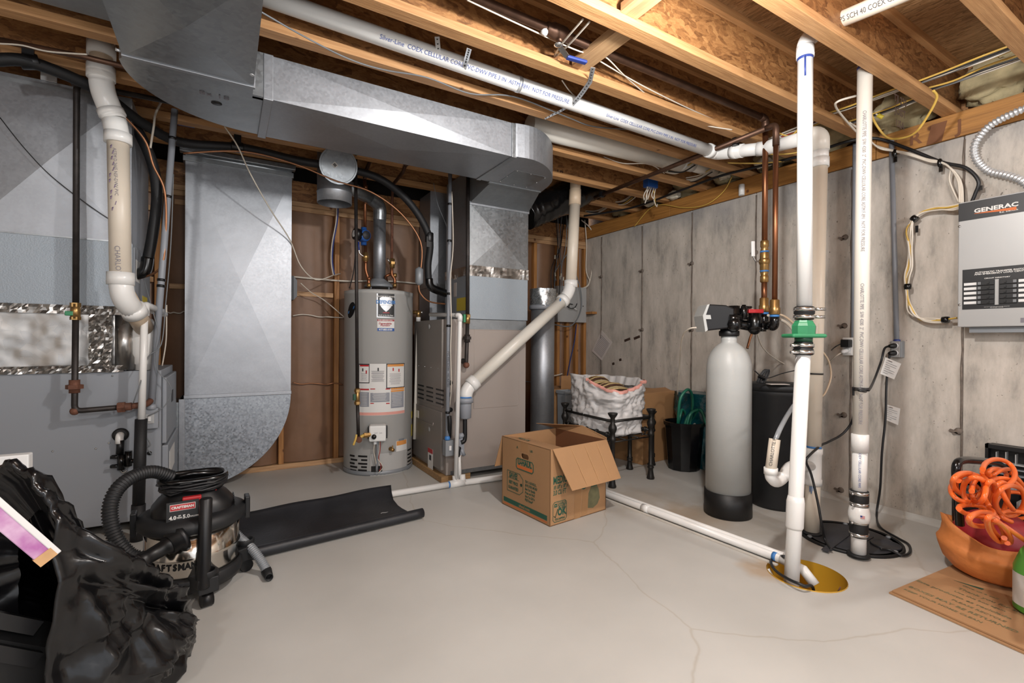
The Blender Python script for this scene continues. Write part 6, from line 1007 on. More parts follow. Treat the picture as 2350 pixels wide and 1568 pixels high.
base_ = [(1975, 300, .3), (2010, 335, .12), (2050, 346, .06), (2090, 355, .06), (2130, 368, .06), (2160, 373, .06), (2185, 390, .07), (2202, 420, .07), (2205, 468, .08)]
for i, mt in enumerate(('wire_white', 'wire_white', 'wire_yellow', 'wire_white', 'wire_yellow', 'wire_white')):
    P = [pl(k[0]+(.5 if j in (2, 5) else 1.2)*(i-2.5)*1.6+(-18+i*2 if (j == 7 and i == 0) else 0), k[1]+(.5 if j in (2, 5) else 1.2)*(i-2.5)*1.2, k[2]+.006*(i % 2)) for j, k in enumerate(base_)]; MB().tube(spline(P), .0048, 6).build('cable', mt, lm2)
for px, py in ((2053, 352), (2157, 374)): MB().ball(pl(px, py, .06), .02, 10, (.8, .7, 1.3)).build('tape', 'black_gloss', lm2); MB().obox(pl(px+2, py+14, .05), Y*.008, X*.004, Z*.016).build('tape_tail', 'black_gloss', lm2)
MB().obox(pl(2248, 432, .05), Y*.012, X*.004, Z*.012).build('tape_tail', 'black_gloss', lm2)
Q, Rr = corr([at(2380, 240, x=XW-.12), at(2330, 258, x=XW-.11), at(2270, 290, x=XW-.08), at(2238, 330, x=XW-.06), at(2240, 365, x=XW-.05), at(2268, 392, x=XW-.05), at(2310, 402, x=XW-.06), at(2345, 415, x=XW-.07), at(2380, 445, x=XW-.08)], .0165, .0026, .017)
b = MB(); b.tube(Q, Rr, 14); fxc = b.build('flexible_conduit', 'strap'); fxc['label'] = 'ribbed metal flexible conduit curling over the concrete above the transfer switch'; fxc['category'] = 'conduit'
# cable runs under the right-hand joists
def run(lab, A_, B_, n, seed, spread=.03, mts=('wire_yellow', 'wire_black', 'wire_white', 'wire_grey', 'wire_white', 'wire_yellow')):
    random.seed(seed); t = thing('cable_bundle', lab, 'cables', A_); 
    for i in range(n):
        o = V((spread*(i-n/2)/n*2, 0, random.uniform(-.004, .004))); MB().tube(spline([A_+o, A_.lerp(B_, .35)+o*1.1+V((0, 0, random.uniform(-.01, .004))), A_.lerp(B_, .7)+o*.9+V((0, 0, random.uniform(-.01, .004))), B_+o]), .005, 6).build('cable', mts[i % len(mts)], t)
    return t
zc = ZJ+.05
run('straight row of cables through the joists at the far right, upper of two', at(2360, 95, z=zc), at(2110, 190, z=zc), 6, 1); run('straight row of cables through the joists at the far right, lower of two', at(2360, 128, z=zc), at(2130, 208, z=zc), 6, 2)
run('row of cables behind the printed vent pipe, upper of two', at(2090, 195, z=zc), at(1905, 262, z=zc), 5, 3); run('row of cables behind the printed vent pipe, lower of two', at(2110, 225, z=zc), at(1940, 285, z=zc), 5, 4)
run('row of cables crossing behind the copper drops', at(1900, 270, z=zc), at(1760, 325, z=zc), 5, 5, mts=('wire_white', 'wire_black', 'wire_white', 'wire_red', 'wire_yellow'))
cable([at(1995, 250, x=3.1), at(2010, 285, x=3.2), at(2035, 315, x=3.25), at(2065, 318, x=3.25), at(2100, 305, x=3.2), at(2130, 265, x=3.15), at(2150, 225, x=3.1), at(2142, 208, x=3.05)], 'wire_yellow', .006, 'yellow cable hanging in a deep loop below the right joist'); 
cable([at(1965, 220, z=zc-.03), at(1925, 232, z=zc-.06), at(1918, 245, z=zc-.07), at(1940, 275, z=zc-.08), at(1968, 305, z=zc-.1), at(1985, 320, z=zc-.1)], 'wire_white', .006, 'white cable hooking around left of the printed vent pipe top'); cable([at(1950, 282, z=zc-.05), at(1975, 300, z=zc-.06), at(1990, 325, z=zc-.08)], 'wire_white', .006, 'short white cable end left of the printed vent pipe')
cable([at(1730, 352, z=2.33), at(1800, 354, z=2.3), at(1850, 343, z=2.3), at(1890, 310, z=2.32)], 'wire_yellow', .005, 'yellow cable sagging under the white drain pipe elbow'); cable([at(1670, 374, z=2.33), at(1740, 375, z=2.33), at(1800, 370, z=2.33)], 'wire_yellow', .005, 'yellow cable stretched behind the copper drops'); cable([at(1785, 305, z=2.32), at(1815, 312, z=2.3), at(1840, 285, z=2.34)], 'wire_yellow', .005, 'small yellow cable loop right of the copper drops')
cn = thing('wire_connector', 'yellow wire connector on a short cable right of the printed vent pipe', 'connector', at(2020, 268, z=2.36)); MB().cyl(at(2014, 264, z=2.37), at(2026, 270, z=2.35), .012, 8).build('cap', 'yellow', cn); MB().tube([at(2005, 258, z=2.4), at(2014, 264, z=2.37)], .004, 6).build('wire', 'wire_white', cn)
q = at(1702, 437, x=XW-.03); o = MB().cyl(q+V((-.0, 0, -.04)), q+V((0, 0, .045)), .022, 14).build('pipe_stub', 'pvc_white'); o['label'] = 'short white pipe stub on the sill timber left of the copper drops'; o['category'] = 'pipe'
# ================================================================ FLOOR DRAIN PIPES
fd = thing('floor_pipe', 'white drain pipe lying across the floor from the tan furnace towards the vacuum', 'pipe', at(800, 1152, z=0)); r = .0215
j0, j1, j2 = V((-.3, 3.19, .024)), V((1.42, 3.12, .024)), V((2.20, 3.08, .024)); jy_ = at(1046, 1110, z=.024)
j1 = V((jy_.x, jy_.y, .024)); dd_ = (j1-V((at(560, 1189, z=.024)))); j0 = j1-dd_*1.25
corner = V((at(1240, 1090, z=.024).x+.1, 0, 0)); c1_ = at(1400, 1137, z=.024); c2_ = at(1792, 1283, z=.024); ec = c1_+(c1_-c2_)*.62
MB().tube([j0, j1], r, 16).build('pipe', 'pvc_white', fd); MB().tube([j1, ec], r, 16).build('pipe', 'pvc_white', fd)
u_ = dd_.normalized(); MB().tube([j1-u_*.05, j1+u_*.07], r*1.25, 16).build('tee', 'pvc_white', fd)
for k in (.0, .055): MB().cyl(j1+u_*k, j1+u_*k+V((0, 0.01, .055)), r*1.0, 14).build('riser', 'pvc_white', fd)
for k in (-.056, .075): b = MB(); b.lathe([(r*1.03, -.004), (r*1.03, .006)], j1+u_*k, u_, 16); b.build('primer_band', 'blue_primer', fd)
fe = thing('floor_pipe', 'pair of white pipes set in the floor joint leading to the yellow pit', 'pipe', at(1600, 1210, z=0))
sd_ = V((.032, .004, 0)); MB().tube([ec, c2_], r*.95, 16).build('pipe', 'pvc_white', fe); MB().tube([ec+sd_, c2_+sd_], r*.95, 16).build('pipe', 'pvc_white', fe); dl = (c2_-ec).normalized()
for t in (.12, .55): sleeve(ec.lerp(c2_, t), dl, r*1.1, .05, 'coupling', 'pvc_white', fe); 
b = MB(); b.lathe([(r*1.0, -.006), (r*1.0, .012)], c2_-dl*.03, dl, 16); b.build('primer_band', 'blue_primer', fe); MB().tube([c2_, c2_+dl*.1+V((0, 0, -.012)), c2_+dl*.15+V((0, 0, -.06))], r, 14).build('elbow', 'pvc_white', fe)
b = MB(); a_, e_ = ec+V((-.03, 0, -.022)), c2_+V((-.03, 0, -.022)); b.beam(a_, e_, .022, .006, Z); b.build('caulk_strip', 'epoxy', fe); 
# ================================================================ CARTON
A0, L0_, R0_ = at(1262, 1210, z=0), at(1152, 1156, z=0), at(1390, 1170, z=0); A0.z = L0_.z = R0_.z = .001; bh = at(1262, 1033, y=A0.y).z
Bk = L0_+R0_-A0; T = V((0, 0, bh)); uL = (L0_-A0); uR = (R0_-A0); nL = (uR*-1).normalized(); nR = (uL*-1).normalized(); th = .005
bx = thing('cardboard_box', 'open brown moving carton with green and orange print in the middle of the floor', 'box', (A0+Bk)/2-Z*.001)
def panel(p, q, h0, h1, n_, name, mt='carton'):     # wall between p and q
    b = MB(); b.prism([p+Z*h0, q+Z*h0, q+Z*h1, p+Z*h1], n_*-th); return b.build(name, mt, bx)
# front-left wall with a hand hole cut in it
def holed(p, q, h, n_, name):
    u = (q-p); L = u.length; u.normalize(); hx, hz, w, hh = L*.5, h*.80, .038, .016; ring = [(hx+(w-hh)*(1 if math.cos(t) > 0 else -1)+hh*math.cos(t), hz+hh*math.sin(t)) for t in [2*math.pi*(i+.5)/16 for i in range(16)]]
    sq = []
    for x, z in ring: sq.append((x+0, z+0))
    R4 = [(0, 0), (L, 0), (L, h), (0, h)]; b = MB(); P2 = lambda x, z, o=0: p+u*x+Z*z-n_*o
    z0_, z1_, x0_, x1_ = hz-hh-.01, hz+hh+.01, hx-w-.01, hx+w+.01
    for a, c_, d, e in ((0, L, 0, z0_), (0, L, z1_, h), (0, x0_, z0_, z1_), (x1_, L, z0_, z1_)): b.prism([P2(a, d), P2(c_, d), P2(c_, e), P2(a, e)], n_*-th)
    n16 = len(ring); box = []
    for x, z in ring:
        dx, dz = x-hx, z-hz; k = min((w+.01)/max(abs(dx), 1e-6), (hh+.01)/max(abs(dz), 1e-6)); box.append((hx+dx*k, hz+dz*k))
    vs = [P2(*r_) for r_ in ring]+[P2(*r_) for r_ in box]+[P2(*r_, th) for r_ in ring]+[P2(*r_, th) for r_ in box]; f = []
    for i in range(n16): j = (i+1) % n16; f += [(i, n16+i, n16+j, j), (2*n16+i, 2*n16+j, 3*n16+j, 3*n16+i), (i, j, 2*n16+j, 2*n16+i)]
    b.add(vs, f); return b.build(name, 'carton', bx)
wl = holed(L0_, A0, bh, nL, 'side_wall'); wR = panel(A0, R0_, 0, bh, nR, 'side_wall'); panel(R0_, Bk, 0, bh, -nL, 'side_wall', 'carton_shaded'); panel(Bk, L0_, 0, bh, -nR, 'side_wall'); b = MB(); b.prism([A0, R0_, Bk, L0_], Z*.004); b.build('bottom', 'carton_shaded', bx)  # one inner wall and the bottom use the brown with shade painted in
# flaps: front-left folded inwards, right-hand one hanging out, far two standing
b = MB(); fw_ = (Bk-L0_).normalized(); q0_, q1_ = L0_+T, A0+T; b.prism([q0_, q1_, q1_+fw_*.2-Z*.035+uL*.02, q0_+fw_*.2-Z*.035-uL*.04], Z*-.005); fi = b.build('flap', 'carton', bx)
b = MB(); b.text('MEDIUM', .03, (q0_*.7+q1_*.3)+fw_*.07+Z*.0-Z*.012, (q1_-q0_), fw_*-1, Z, .006, bold=.03); b.build('lettering', 'green_ink', fi)
t1, t2, o1_, o2_ = at(1266, 1034, y=A0.y), R0_+T, at(1312, 1127, y=A0.y-.1), at(1424, 1098, y=R0_.y-.12); b = MB(); b.prism([A0+T+uR*.03, t2, o2_, o1_], (nR+Z*.3).normalized()*.005); fR = b.build('flap', 'carton', bx)
b = MB()
for t in (.3, .55, .78): p_, q_ = (A0+T+uR*.03).lerp(t2, t), o1_.lerp(o2_, t); b.beam(p_.lerp(q_, .05)+(nR+Z*.3)*.006, p_.lerp(q_, .95)+(nR+Z*.3)*.006, .0025, .0012)
b.build('score_line', 'carton_edge', fR, kind='stuff')
p_, q_ = R0_+T, Bk+T; b = MB(); k1, k2 = at(1238, 972, y=Bk.y), at(1395, 1016, y=R0_.y); b.prism([p_, q_, at(1230, 972, y=q_.y+.03), p_.lerp(q_, .5)+V((.02, .0, .05)), p_+V((.0, 0, .012))], V((.004, 0, .002))); b.build('flap', 'carton', bx)
b = MB(); p_, q_ = L0_+T, Bk+T; b.prism([p_, p_+V((-.035, .035, -.2)), q_+V((-.035, .04, -.2)), q_], V((0, .005, 0))); b.build('flap', 'carton', bx)
# printing, front-left face (u runs from L0_ to A0)
def pr(par, t, x, z, size, mt, face, **k):
    p, q, n_ = (L0_, A0, nL) if face == 0 else (A0, R0_, nR); u = (q-p).normalized(); b = MB(); b.text(t, size, p+u*x+Z*z, u, Z, n_, .0012, **k); return b.build('lettering', mt, par)
def blk(par, x0, x1, z0, z1, mt, face, off=.0008, nm='print_panel'):
    p, q, n_ = (L0_, A0, nL) if face == 0 else (A0, R0_, nR); u = (q-p).normalized(); b = MB(); P_ = [p+u*x+Z*z+n_*off for x, z in ((x0, z0), (x1, z0), (x1, z1), (x0, z1))]; b.add(P_, [(0, 1, 2, 3)]); return b.build(nm, mt, par)
def frm(par, pts, w, mt, face, nm='print_border'):
    p, q, n_ = (L0_, A0, nL) if face == 0 else (A0, R0_, nR); u = (q-p).normalized(); b = MB(); P_ = [p+u*x+Z*z+n_*.001 for x, z in pts]
    for i in range(len(P_)): a, c_ = P_[i], P_[(i+1) % len(P_)]; d = (c_-a).normalized(); b.obox((a+c_)/2, (c_-a)/2+d*w/2, d.cross(n_)*w/2, n_*.0005)
    return b.build(nm, mt, par, kind='stuff')
WL_ = (A0-L0_).length
def rr4(x0, x1, z0, z1, c=.012): return [(x0+c, z0), (x1-c, z0), (x1, z0+c), (x1, z1-c), (x1-c, z1), (x0+c, z1), (x0, z1-c), (x0, z0+c)]
k = WL_/.48
frm(wl, rr4(.155*k, .325*k, .6*bh, .75*bh), .005, 'green_ink', 0); blk(wl, .163*k, .317*k, .615*bh, .655*bh, 'orange_ink', 0); pr(wl, 'U-HAUL', .24*k, .7*bh, .046, 'green_ink', 0, bold=.045, sx=.82)
frm(wl, [(.06*k, .24*bh), (.19*k, .24*bh), (.225*k, .3*bh), (.225*k, .47*bh), (.19*k, .53*bh), (.06*k, .53*bh)], .003, 'green_ink', 0); pr(wl, 'SAVE!', .125*k, .475*bh, .046, 'green_ink', 0, bold=.04, sx=.75); blk(wl, .068*k, .185*k, .428*bh, .435*bh, 'green_ink', 0); pr(wl, 'BEST PRICE', .125*k, .37*bh, .026, 'green_ink', 0, bold=.04, sx=.72); pr(wl, 'GUARANTEED', .125*k, .295*bh, .026, 'green_ink', 0, bold=.04, sx=.62)
p, u = L0_, (A0-L0_).normalized(); b = MB(); b.lathe([(.006, .001), (.0095, .001)], p+u*.207*k+Z*.385*bh, nL, 14); b.build('tag_hole', 'green_ink', wl)
for i, t in enumerate(('"BUY A BUNDLE...', 'SAVE EVEN MORE!', 'Best Our Bundle', "Prices and We'll", 'Give You $20 in', 'FREE Boxes!"')): pr(wl, t, .245*k, (.46-.05*i)*bh, .021, 'green_ink', 0, bold=.03, sx=.68, shear=.2, align='LEFT')
blk(wl, .02*k, .455*k, .06*bh, .125*bh, 'green_ink', 0); blk(wl, .02*k, .455*k, .028*bh, .045*bh, 'orange_ink', 0); pr(wl, 'uhaul.com', .24*k, .09*bh, .024, 'carton_dull', 0, bold=.03, sx=1.1)
blk(wl, .2*k, .27*k, .86*bh, .995*bh, 'carton_dull', 0, .0006, 'tape'); pr(wl, 'A', .165*k, .9*bh, .022, 'green_ink', 0, bold=.03); pr(wl, 'LBS', .305*k, .9*bh, .018, 'green_ink', 0, bold=.03)
pr(wR, 'MEDIUM', .022, .58*bh, .06, 'green_ink', 1, bold=.03, sx=.62, align='LEFT'); pr(wR, '18 1/8" x 18" x 16"', .022, .49*bh, .03, 'green_ink', 1, bold=.03, sx=.62, shear=.2, align='LEFT'); pr(wR, '3.0 CU FT', .022, .42*bh, .038, 'green_ink', 1, bold=.03, sx=.62, shear=.15, align='LEFT')
frm(wR, rr4(.022, .128, .04*bh, .3*bh), .003, 'green_ink', 1); pr(wR, 'U-HAUL\nBOXES', .092, .245*bh, .026, 'green_ink', 1, bold=.03, sx=.7, line=.75); pr(wR, 'OK', .09, .155*bh, .055, 'green_ink', 1, bold=.05, sx=.8); pr(wR, 'FOR SHIPPING', .076, .07*bh, .017, 'green_ink', 1, bold=.03, sx=.72)
frm(wR, [(.03, .12*bh), (.04, .1*bh), (.058, .2*bh), (.04, .1*bh)], .004, 'green_ink', 1, 'check_mark'); frm(wR, [(.035, .24*bh), (.052, .24*bh), (.05, .27*bh), (.037, .27*bh)], .006, 'green_ink', 1, 'shield_mark')
def poly(par, pts, mt, face, off=.0009, nm='picture'):
    p, q, n_ = (A0, R0_, nR); u = (q-p).normalized(); b = MB(); b.add([p+u*x+Z*z*bh+n_*off for x, z in pts], [tuple(range(len(pts)))]); return b.build(nm, mt, par)
poly(wR, [(.19, .0), (.24, .0), (.25, .4), (.235, .42), (.22, .4), (.195, .38)], 'carton_dull', 1); poly(wR, [(.25, .02), (.30, .03), (.305, .36), (.26, .36)], 'carton_dull', 1); poly(wR, [(.2, .38), (.22, .45), (.27, .52), (.325, .52), (.325, .42), (.27, .37), (.235, .4)], 'green_ink', 1, .0007); poly(wR, [(.305, .1), (.35, .08), (.39, .12), (.41, .2), (.4, .32), (.385, .38), (.33, .38), (.31, .3)], 'ink_faded', 1, .0007); poly(wR, [(.33, .38), (.385, .38), (.38, .43), (.335, .43)], 'green_ink', 1)
# ================================================================ IRON TABLE
def post(b, p, h):
    prof = [(.0, 0), (.028, 0), (.03, .012), (.024, .03), (.019, .07), (.019, .09), (.024, .095), (.024, .105), (.02, .112), (.024, .118), (.024, .13), (.017, .138), (.016, .37), (.022, .375), (.026, .39), (.022, .4), (.018, .41), (.018, .44), (.022, .445), (.03, .47), (.03, .485), (.02, .51), (.016, .515), (.016, .56), (.02, .565), (.034, .59), (.036, .6), (.03, .604), (0, .605)]
    return b.lathe([(r_, z*h/.605) for r_, z in prof], p, Z, 16)
Bp, Cp = at(1405, 1119, z=0), at(1493, 1099, z=0); ht_ = at(1408, 947, y=Bp.y).z; Ap = Bp+V((.03, .6, 0)); Dp = Cp+V((.03, .6, 0))
tb = thing('iron_table', 'low wrought iron frame table holding the white bag behind the open carton', 'table', ((Bp+Dp)/2).to_3d())
for p in (Ap, Bp, Cp, Dp): post(MB(), p, ht_).build('leg', 'wrought', tb)
zr, zlo, zsh = ht_*.88, ht_*.69, ht_*.61
for p, q in ((Ap, Bp), (Bp, Cp), (Cp, Dp), (Dp, Ap)):
    MB().tube([p+Z*zr, q+Z*zr], .01, 10).build('rail', 'wrought', tb)
    if (p, q) in ((Ap, Bp), (Cp, Dp)): MB().tube([p+Z*zlo, q+Z*zlo], .011, 10).build('rail', 'wrought', tb)
for p, q in ((Ap, Bp), (Dp, Cp)):
    for i in range(5):
        c = p.lerp(q, .1+.2*i)+Z*zlo; MB().lathe([(.013, -.008), (.02, -.004), (.02, .004), (.013, .008)], c, Y, 12).build('ring', 'wrought', tb); s_ = V((.02 if p is Ap else -.02, 0, 0)); MB().tube(fillet([c+V((0, 0, -.01)), c+V((0, 0, zsh-zlo+.01)), c+s_*2+V((0, 0, zsh-zlo))], .02), .005, 6).build('hook', 'wrought', tb)
for i in range(6): MB().tube([Ap.lerp(Bp, i/5)+Z*(zsh-.004), Dp.lerp(Cp, i/5)+Z*(zsh-.004)], .005, 6).build('shelf_rod', 'wrought', tb)
for i in range(4): MB().tube([Ap.lerp(Dp, i/3)+Z*zsh, Bp.lerp(Cp, i/3)+Z*zsh], .005, 6).build('shelf_rod', 'wrought', tb)
F_ = at(1445, 1077, z=0); t2b = thing('iron_table', 'second iron frame table behind the first, beside the black bucket', 'table', F_)
cs = [F_, F_+V((.3, .02, 0)), F_+V((.33, .4, 0)), F_+V((.06, .42, 0))]
cs = [F_+V((.02, .35, 0))*0, F_+V((.26, .0, 0)), F_+V((.28, .36, 0)), F_+V((.0, .36, 0))]
for p in cs[:4]: post(MB(), p+V((0, 0, 0)), ht_*.86).build('leg', 'wrought', t2b)
for i in range(4):
    p, q = cs[i], cs[(i+1) % 4]; MB().tube([p+Z*ht_*.75, q+Z*ht_*.75], .01, 10).build('rail', 'wrought', t2b); MB().tube([p+Z*ht_*.58, q+Z*ht_*.58], .011, 10).build('rail', 'wrought', t2b)
# ================================================================ WHITE BAG OF BLANKETS
bz0 = zsh+.008; bc_ = Ap.lerp(Cp, .5)+V((-.01, -.04, 0)); bc_ = (Ap+Bp+Cp+Dp)/4+V((.0, -.0, 0)); bw = .19; bd = .27; bt2 = at(1440, 870, y=bc_.y).z; random.seed(5)
bg_ = thing('plastic_bag', 'white drawstring plastic bag of striped blankets on the iron table', 'bag', (bc_.x, bc_.y, bz0))
P = []; n = 110; m_ = 40; ca0 = math.atan2(-bc_.y, -bc_.x)
for i in range(m_+1):
    t = i/m_; row = []
    for j in range(n):
        a = 2*math.pi*j/n; ca, sa = math.cos(a), math.sin(a); e = 4; s_ = (abs(ca)**e+abs(sa)**e)**(-1/e); k = .93+.06*t if t > .05 else .75+.18*t/.05
        dip = max(0, math.cos(a-ca0-.25))**2*.085-.02*max(0, math.cos(a-ca0+1.3))**4-.02
        rg = (1-3*abs(noise.noise(V((ca*4+sa*2, sa*4+t, t*6)))))*.016+(1-3*abs(noise.noise(V((ca*9, sa*9+t*7, t*12+4)))))*.008+noise.noise(V((ca*1.6, sa*1.6, t*3)))*.03
        z = bz0+(bt2-bz0-dip*t**1.5)*t+.01*noise.noise(V((ca*4, sa*4, 7)))*t
        row.append(V((bc_.x+ca*(s_*bw*k+rg), bc_.y+sa*(s_*bd*k+rg), z)))
    P.append(row)
for i in range(1, 6):       # rim folded over inside
    t = i/5; P.append([V((bc_.x+(p.x-bc_.x)*(1-.16*t), bc_.y+(p.y-bc_.y)*(1-.12*t), p.z+.008*math.sin(math.pi*min(1, t*1.4))-.06*t*t)) for p in P[m_]])
b = MB(); b.grid(P, closeu=True); b.v = b.v; b.add(P[0], [tuple(range(n))[::-1]]); b.build('sack', 'bag_white', bg_)
P2 = [[V((bc_.x+(p.x-bc_.x)*(s_), bc_.y+(p.y-bc_.y)*(s_), p.z+dz)) for p in P[m_]] for s_, dz in ((1.01, -.012), (1.016, -.002), (1.01, .008), (.97, .011))]
b = MB(); P2 = [[row[j % n] for j in range(int(n*.5), int(n*.5)+42)] for row in P2]; b.grid(P2); b.build('drawstring_hem', 'bag_pink', bg_)
bl = thing('blanket', 'brown and cream striped blanket showing in the mouth of the white bag', 'blanket', (bc_.x, bc_.y, bt2-.12))
for s_, (cx_, cy_, hx, hy, hz, tz) in enumerate(((-.03, -.08, .13, .12, .10, .0), (.0, .12, .12, .1, .115, .02))):
    for i in range(15):
        y0 = -hy+2*hy*i/15; y1 = y0+2*hy/15; rows = []
        for q in range(9):
            a = math.pi*q/8; rows.append([V((bc_.x+cx_-math.cos(a)*hx, bc_.y+cy_+yy+.012*math.sin(q*.9+i*.1), bt2-.115+tz+math.sin(a)**.7*hz*math.cos(yy/hy*1.1)+.006*math.sin(i*1.6))) for yy in (y0, (y0+y1)/2, y1)])
        b = MB(); b.grid(rows); b.build('stripe', ('stripe_dark', 'stripe_tan', 'stripe_cream', 'stripe_tan')[i % 4], bl, solid=.006)
# ================================================================ THINGS BEHIND THE TABLE
def carton(name, lab, c, u, v, h, flap=None, mt='carton_dull'):
    t = thing(name, lab, 'box', V(c)); c = V(c); u, v = V(u), V(v); b = MB(); b.obox(c+Z*h/2, u/2, v/2, Z*h/2); b.build('body', mt, t, bev=.004)
    if flap: 
        for p, q, e in flap: bb = MB(); bb.prism([c+V(p), c+V(q), c+V(q)+V(e), c+V(p)+V(e)], V((.004, .002, .001))); bb.build('flap', mt, t)
    return t
c9 = at(1510, 985, y=3.35); w9 = at(1545, 895, y=3.3); 
carton('cardboard_box', 'closed brown carton against the concrete behind the black bucket', (3.24, 3.1, .0), (.46, .05, 0), (-.03, .36, 0), at(1500, 900, y=2.95).z, [((-.22, -.18, at(1500, 900, y=2.95).z), (.2, -.15, at(1500, 900, y=2.95).z), (.03, .1, .02))])
carton('cardboard_box', 'brown carton with raised flap behind the white bag', (2.9, 3.76, .0), (.55, 0, 0), (0, .3, 0), at(1440, 862, y=3.6).z-.1, [((-.2, -.15, at(1440, 862, y=3.6).z-.1), (.27, -.15, at(1440, 862, y=3.6).z-.1), (.02, .02, .12))])
tbx = thing('plastic_tub', 'translucent grey plastic tub behind the left iron post', 'tub', at(1300, 930, y=3.55)); q = at(1300, 940, y=3.5); zq = at(1300, 896, y=3.5).z
b = MB(); b.lathe([(.07, 0), (.075, .002), (.085, zq-.03), (.097, zq-.028), (.1, zq), (.092, zq), (.09, zq-.02)], (q.x, q.y, .0), Z, 4, smooth=False, ref=(.7, .7, 0)); b.build('tub', 'tub', tbx)
# bucket with hose
bk0 = at(1568, 1083, z=0); BR_ = .118; kc = (bk0.x+.09, bk0.y+.07); zb4 = at(1567, 974, y=kc[1]-.1).z; bk = thing('bucket', 'black plastic bucket holding a coiled green hose, left of the softener', 'bucket', (kc[0], kc[1], 0)); Rb, Rt = .125, .155
MB().lathe([(0, .003), (Rb, .002), (Rb+.002, .015), (Rt, zb4-.03), (Rt+.012, zb4-.028), (Rt+.014, zb4), (Rt-.002, zb4), (Rb-.005, .02), (0, .018)], (kc[0], kc[1], 0), Z, 12, smooth=False).build('pail', 'black_gloss', bk)
ho = thing('garden_hose', 'green garden hose looping out of the black bucket', 'hose', (kc[0], kc[1], zb4-.1)); z5 = zb4; K = V((kc[0], kc[1], 0))
for P in ([(-.1, -.02, -.08), (-.13, -.05, .05), (-.13, -.07, .2), (-.06, -.08, .27), (.02, -.06, .22), (.05, -.04, .08), (.02, -.02, -.1)], [(-.06, -.06, -.1), (-.03, -.08, .06), (.05, -.09, .1), (.13, -.08, .1), (.17, -.05, .06)], [(-.02, .0, -.1), (.02, -.02, .03), (.1, -.04, .09), (.16, -.05, .12), (.2, -.02, .1)], [(.07, .0, -.08), (.06, -.1, .1), (.07, -.16, .0), (.1, -.19, -.1), (.14, -.2, -.17), (.18, -.19, -.2)], [(-.08, .02, -.1), (-.05, .0, .04), (.0, .02, .09), (.06, .03, .04), (.08, .04, -.1)]):
    MB().tube(spline([K+V(p)+Z*z5 for p in P], 7), .0115, 10).build('hose_loop', 'hose_green', ho)
MB().tube([K+V((.03, -.05, z5-.05)), K+V((.12, -.09, z5+.035))], .013, 10).build('nozzle', 'plate_grey', ho)
fm = thing('film_roll', 'crinkled teal plastic wrapped bundle behind the black bucket', 'bundle', (3.4, 2.68, 0)); zt5 = at(1600, 900, y=2.7).z; P = []
for i in range(17):
    t = i/16; P.append([V((3.4+math.cos(a)*(.07+.04*t)*(1+.25*noise.noise(V((math.cos(a)*3, math.sin(a)*3, t*8)))), 2.66+math.sin(a)*(.15+.05*t)*(1+.25*noise.noise(V((math.cos(a)*3+9, math.sin(a)*3, t*8)))), .003+zt5*t)) for a in [2*math.pi*j/36 for j in range(36)]])
b = MB(); b.grid(P, closeu=True); b.add(P[-1], [tuple(range(36))]); b.build('wrap', 'teal_film', fm)
bc2 = tuft('tarp', (3.36, 2.36, .12), (.1, .1, .115), 'blue_cloth'); bc2['label'] = 'crumpled dark blue tarp between the bucket and the softener'; bc2['category'] = 'tarp'
# ================================================================ SHOP VACUUM
q = at(443, 1362, z=.05); dq = V((q.x, q.y, 0)).normalized(); VR = .168; vc_ = V((q.x, q.y, 0))+dq*VR; rv_ = V((dq.y, -dq.x, 0))
va = thing('shop_vacuum', 'stainless steel wet dry shop vacuum with black motor head and coiled cord', 'vacuum', vc_)
def vzh(py, back=0): return at(443, py, y=vc_.y-back*1.0).z
zd0, zd1, zl1, zh1 = .075, at(443, 1212, y=vc_.y-.12).z, at(443, 1188, y=vc_.y-.1).z, at(440, 1122, y=vc_.y-.03).z
MB().lathe([(VR-.006, zd0), (VR, zd0+.01), (VR, zd0+(zd1-zd0)*.47), (VR+.004, zd0+(zd1-zd0)*.5), (VR, zd0+(zd1-zd0)*.53), (VR, zd1)], vc_, Z, 56).build('drum', 'steel', va)
MB().lathe([(VR-.03, .05), (VR+.006, .05), (VR+.014, .07), (VR+.012, .1), (VR+.002, .112), (VR-.002, .1)], vc_, Z, 48).build('dolly_ring', 'black_soft', va)
for a in (-1.35, .25, 1.75, 3.3):
    e = rv_*math.cos(a)+dq*math.sin(a); s_ = Z.cross(e); c = vc_+e*(VR+.035); b = MB(); b.prism([c-e*.05-s_*.055+Z*.06, c-e*.05+s_*.055+Z*.06, c+e*.03+s_*.035+Z*.06, c+e*.03-s_*.035+Z*.06], Z*.06); b.lathe([(.03, .0), (.036, .01), (.036, .03), (.028, .03), (.028, .012)], c+Z*.115, Z, 16, caps=False); dl_ = b.build('caster_mount', 'black_soft', va, bev=.004); b = MB(); b.cyl(c+s_*.02+Z*.028, c-s_*.02+Z*.028, .027, 16); b.build('caster_wheel', 'black', dl_); MB().cyl(c+Z*.03, c+Z*.065, .012).build('caster_fork', 'black', dl_)
MB().lathe([(VR-.01, zd1-.01), (VR+.012, zd1-.012), (VR+.026, zd1+.002), (VR+.024, zl1), (VR-.01, zl1+.014), (.1, zl1+.016)], vc_, Z, 48).build('lid', 'black_soft', va)
for s_ in (-1, 1): c = vc_+rv_*s_*(VR+.02); b = MB(); b.prism([c-dq*.03+Z*(zd1-.03), c+dq*.03+Z*(zd1-.03), c+dq*.03+Z*(zl1+.03), c-dq*.03+Z*(zl1+.03)], rv_*s_*.02); b.build('latch', 'black', va, bev=.004)
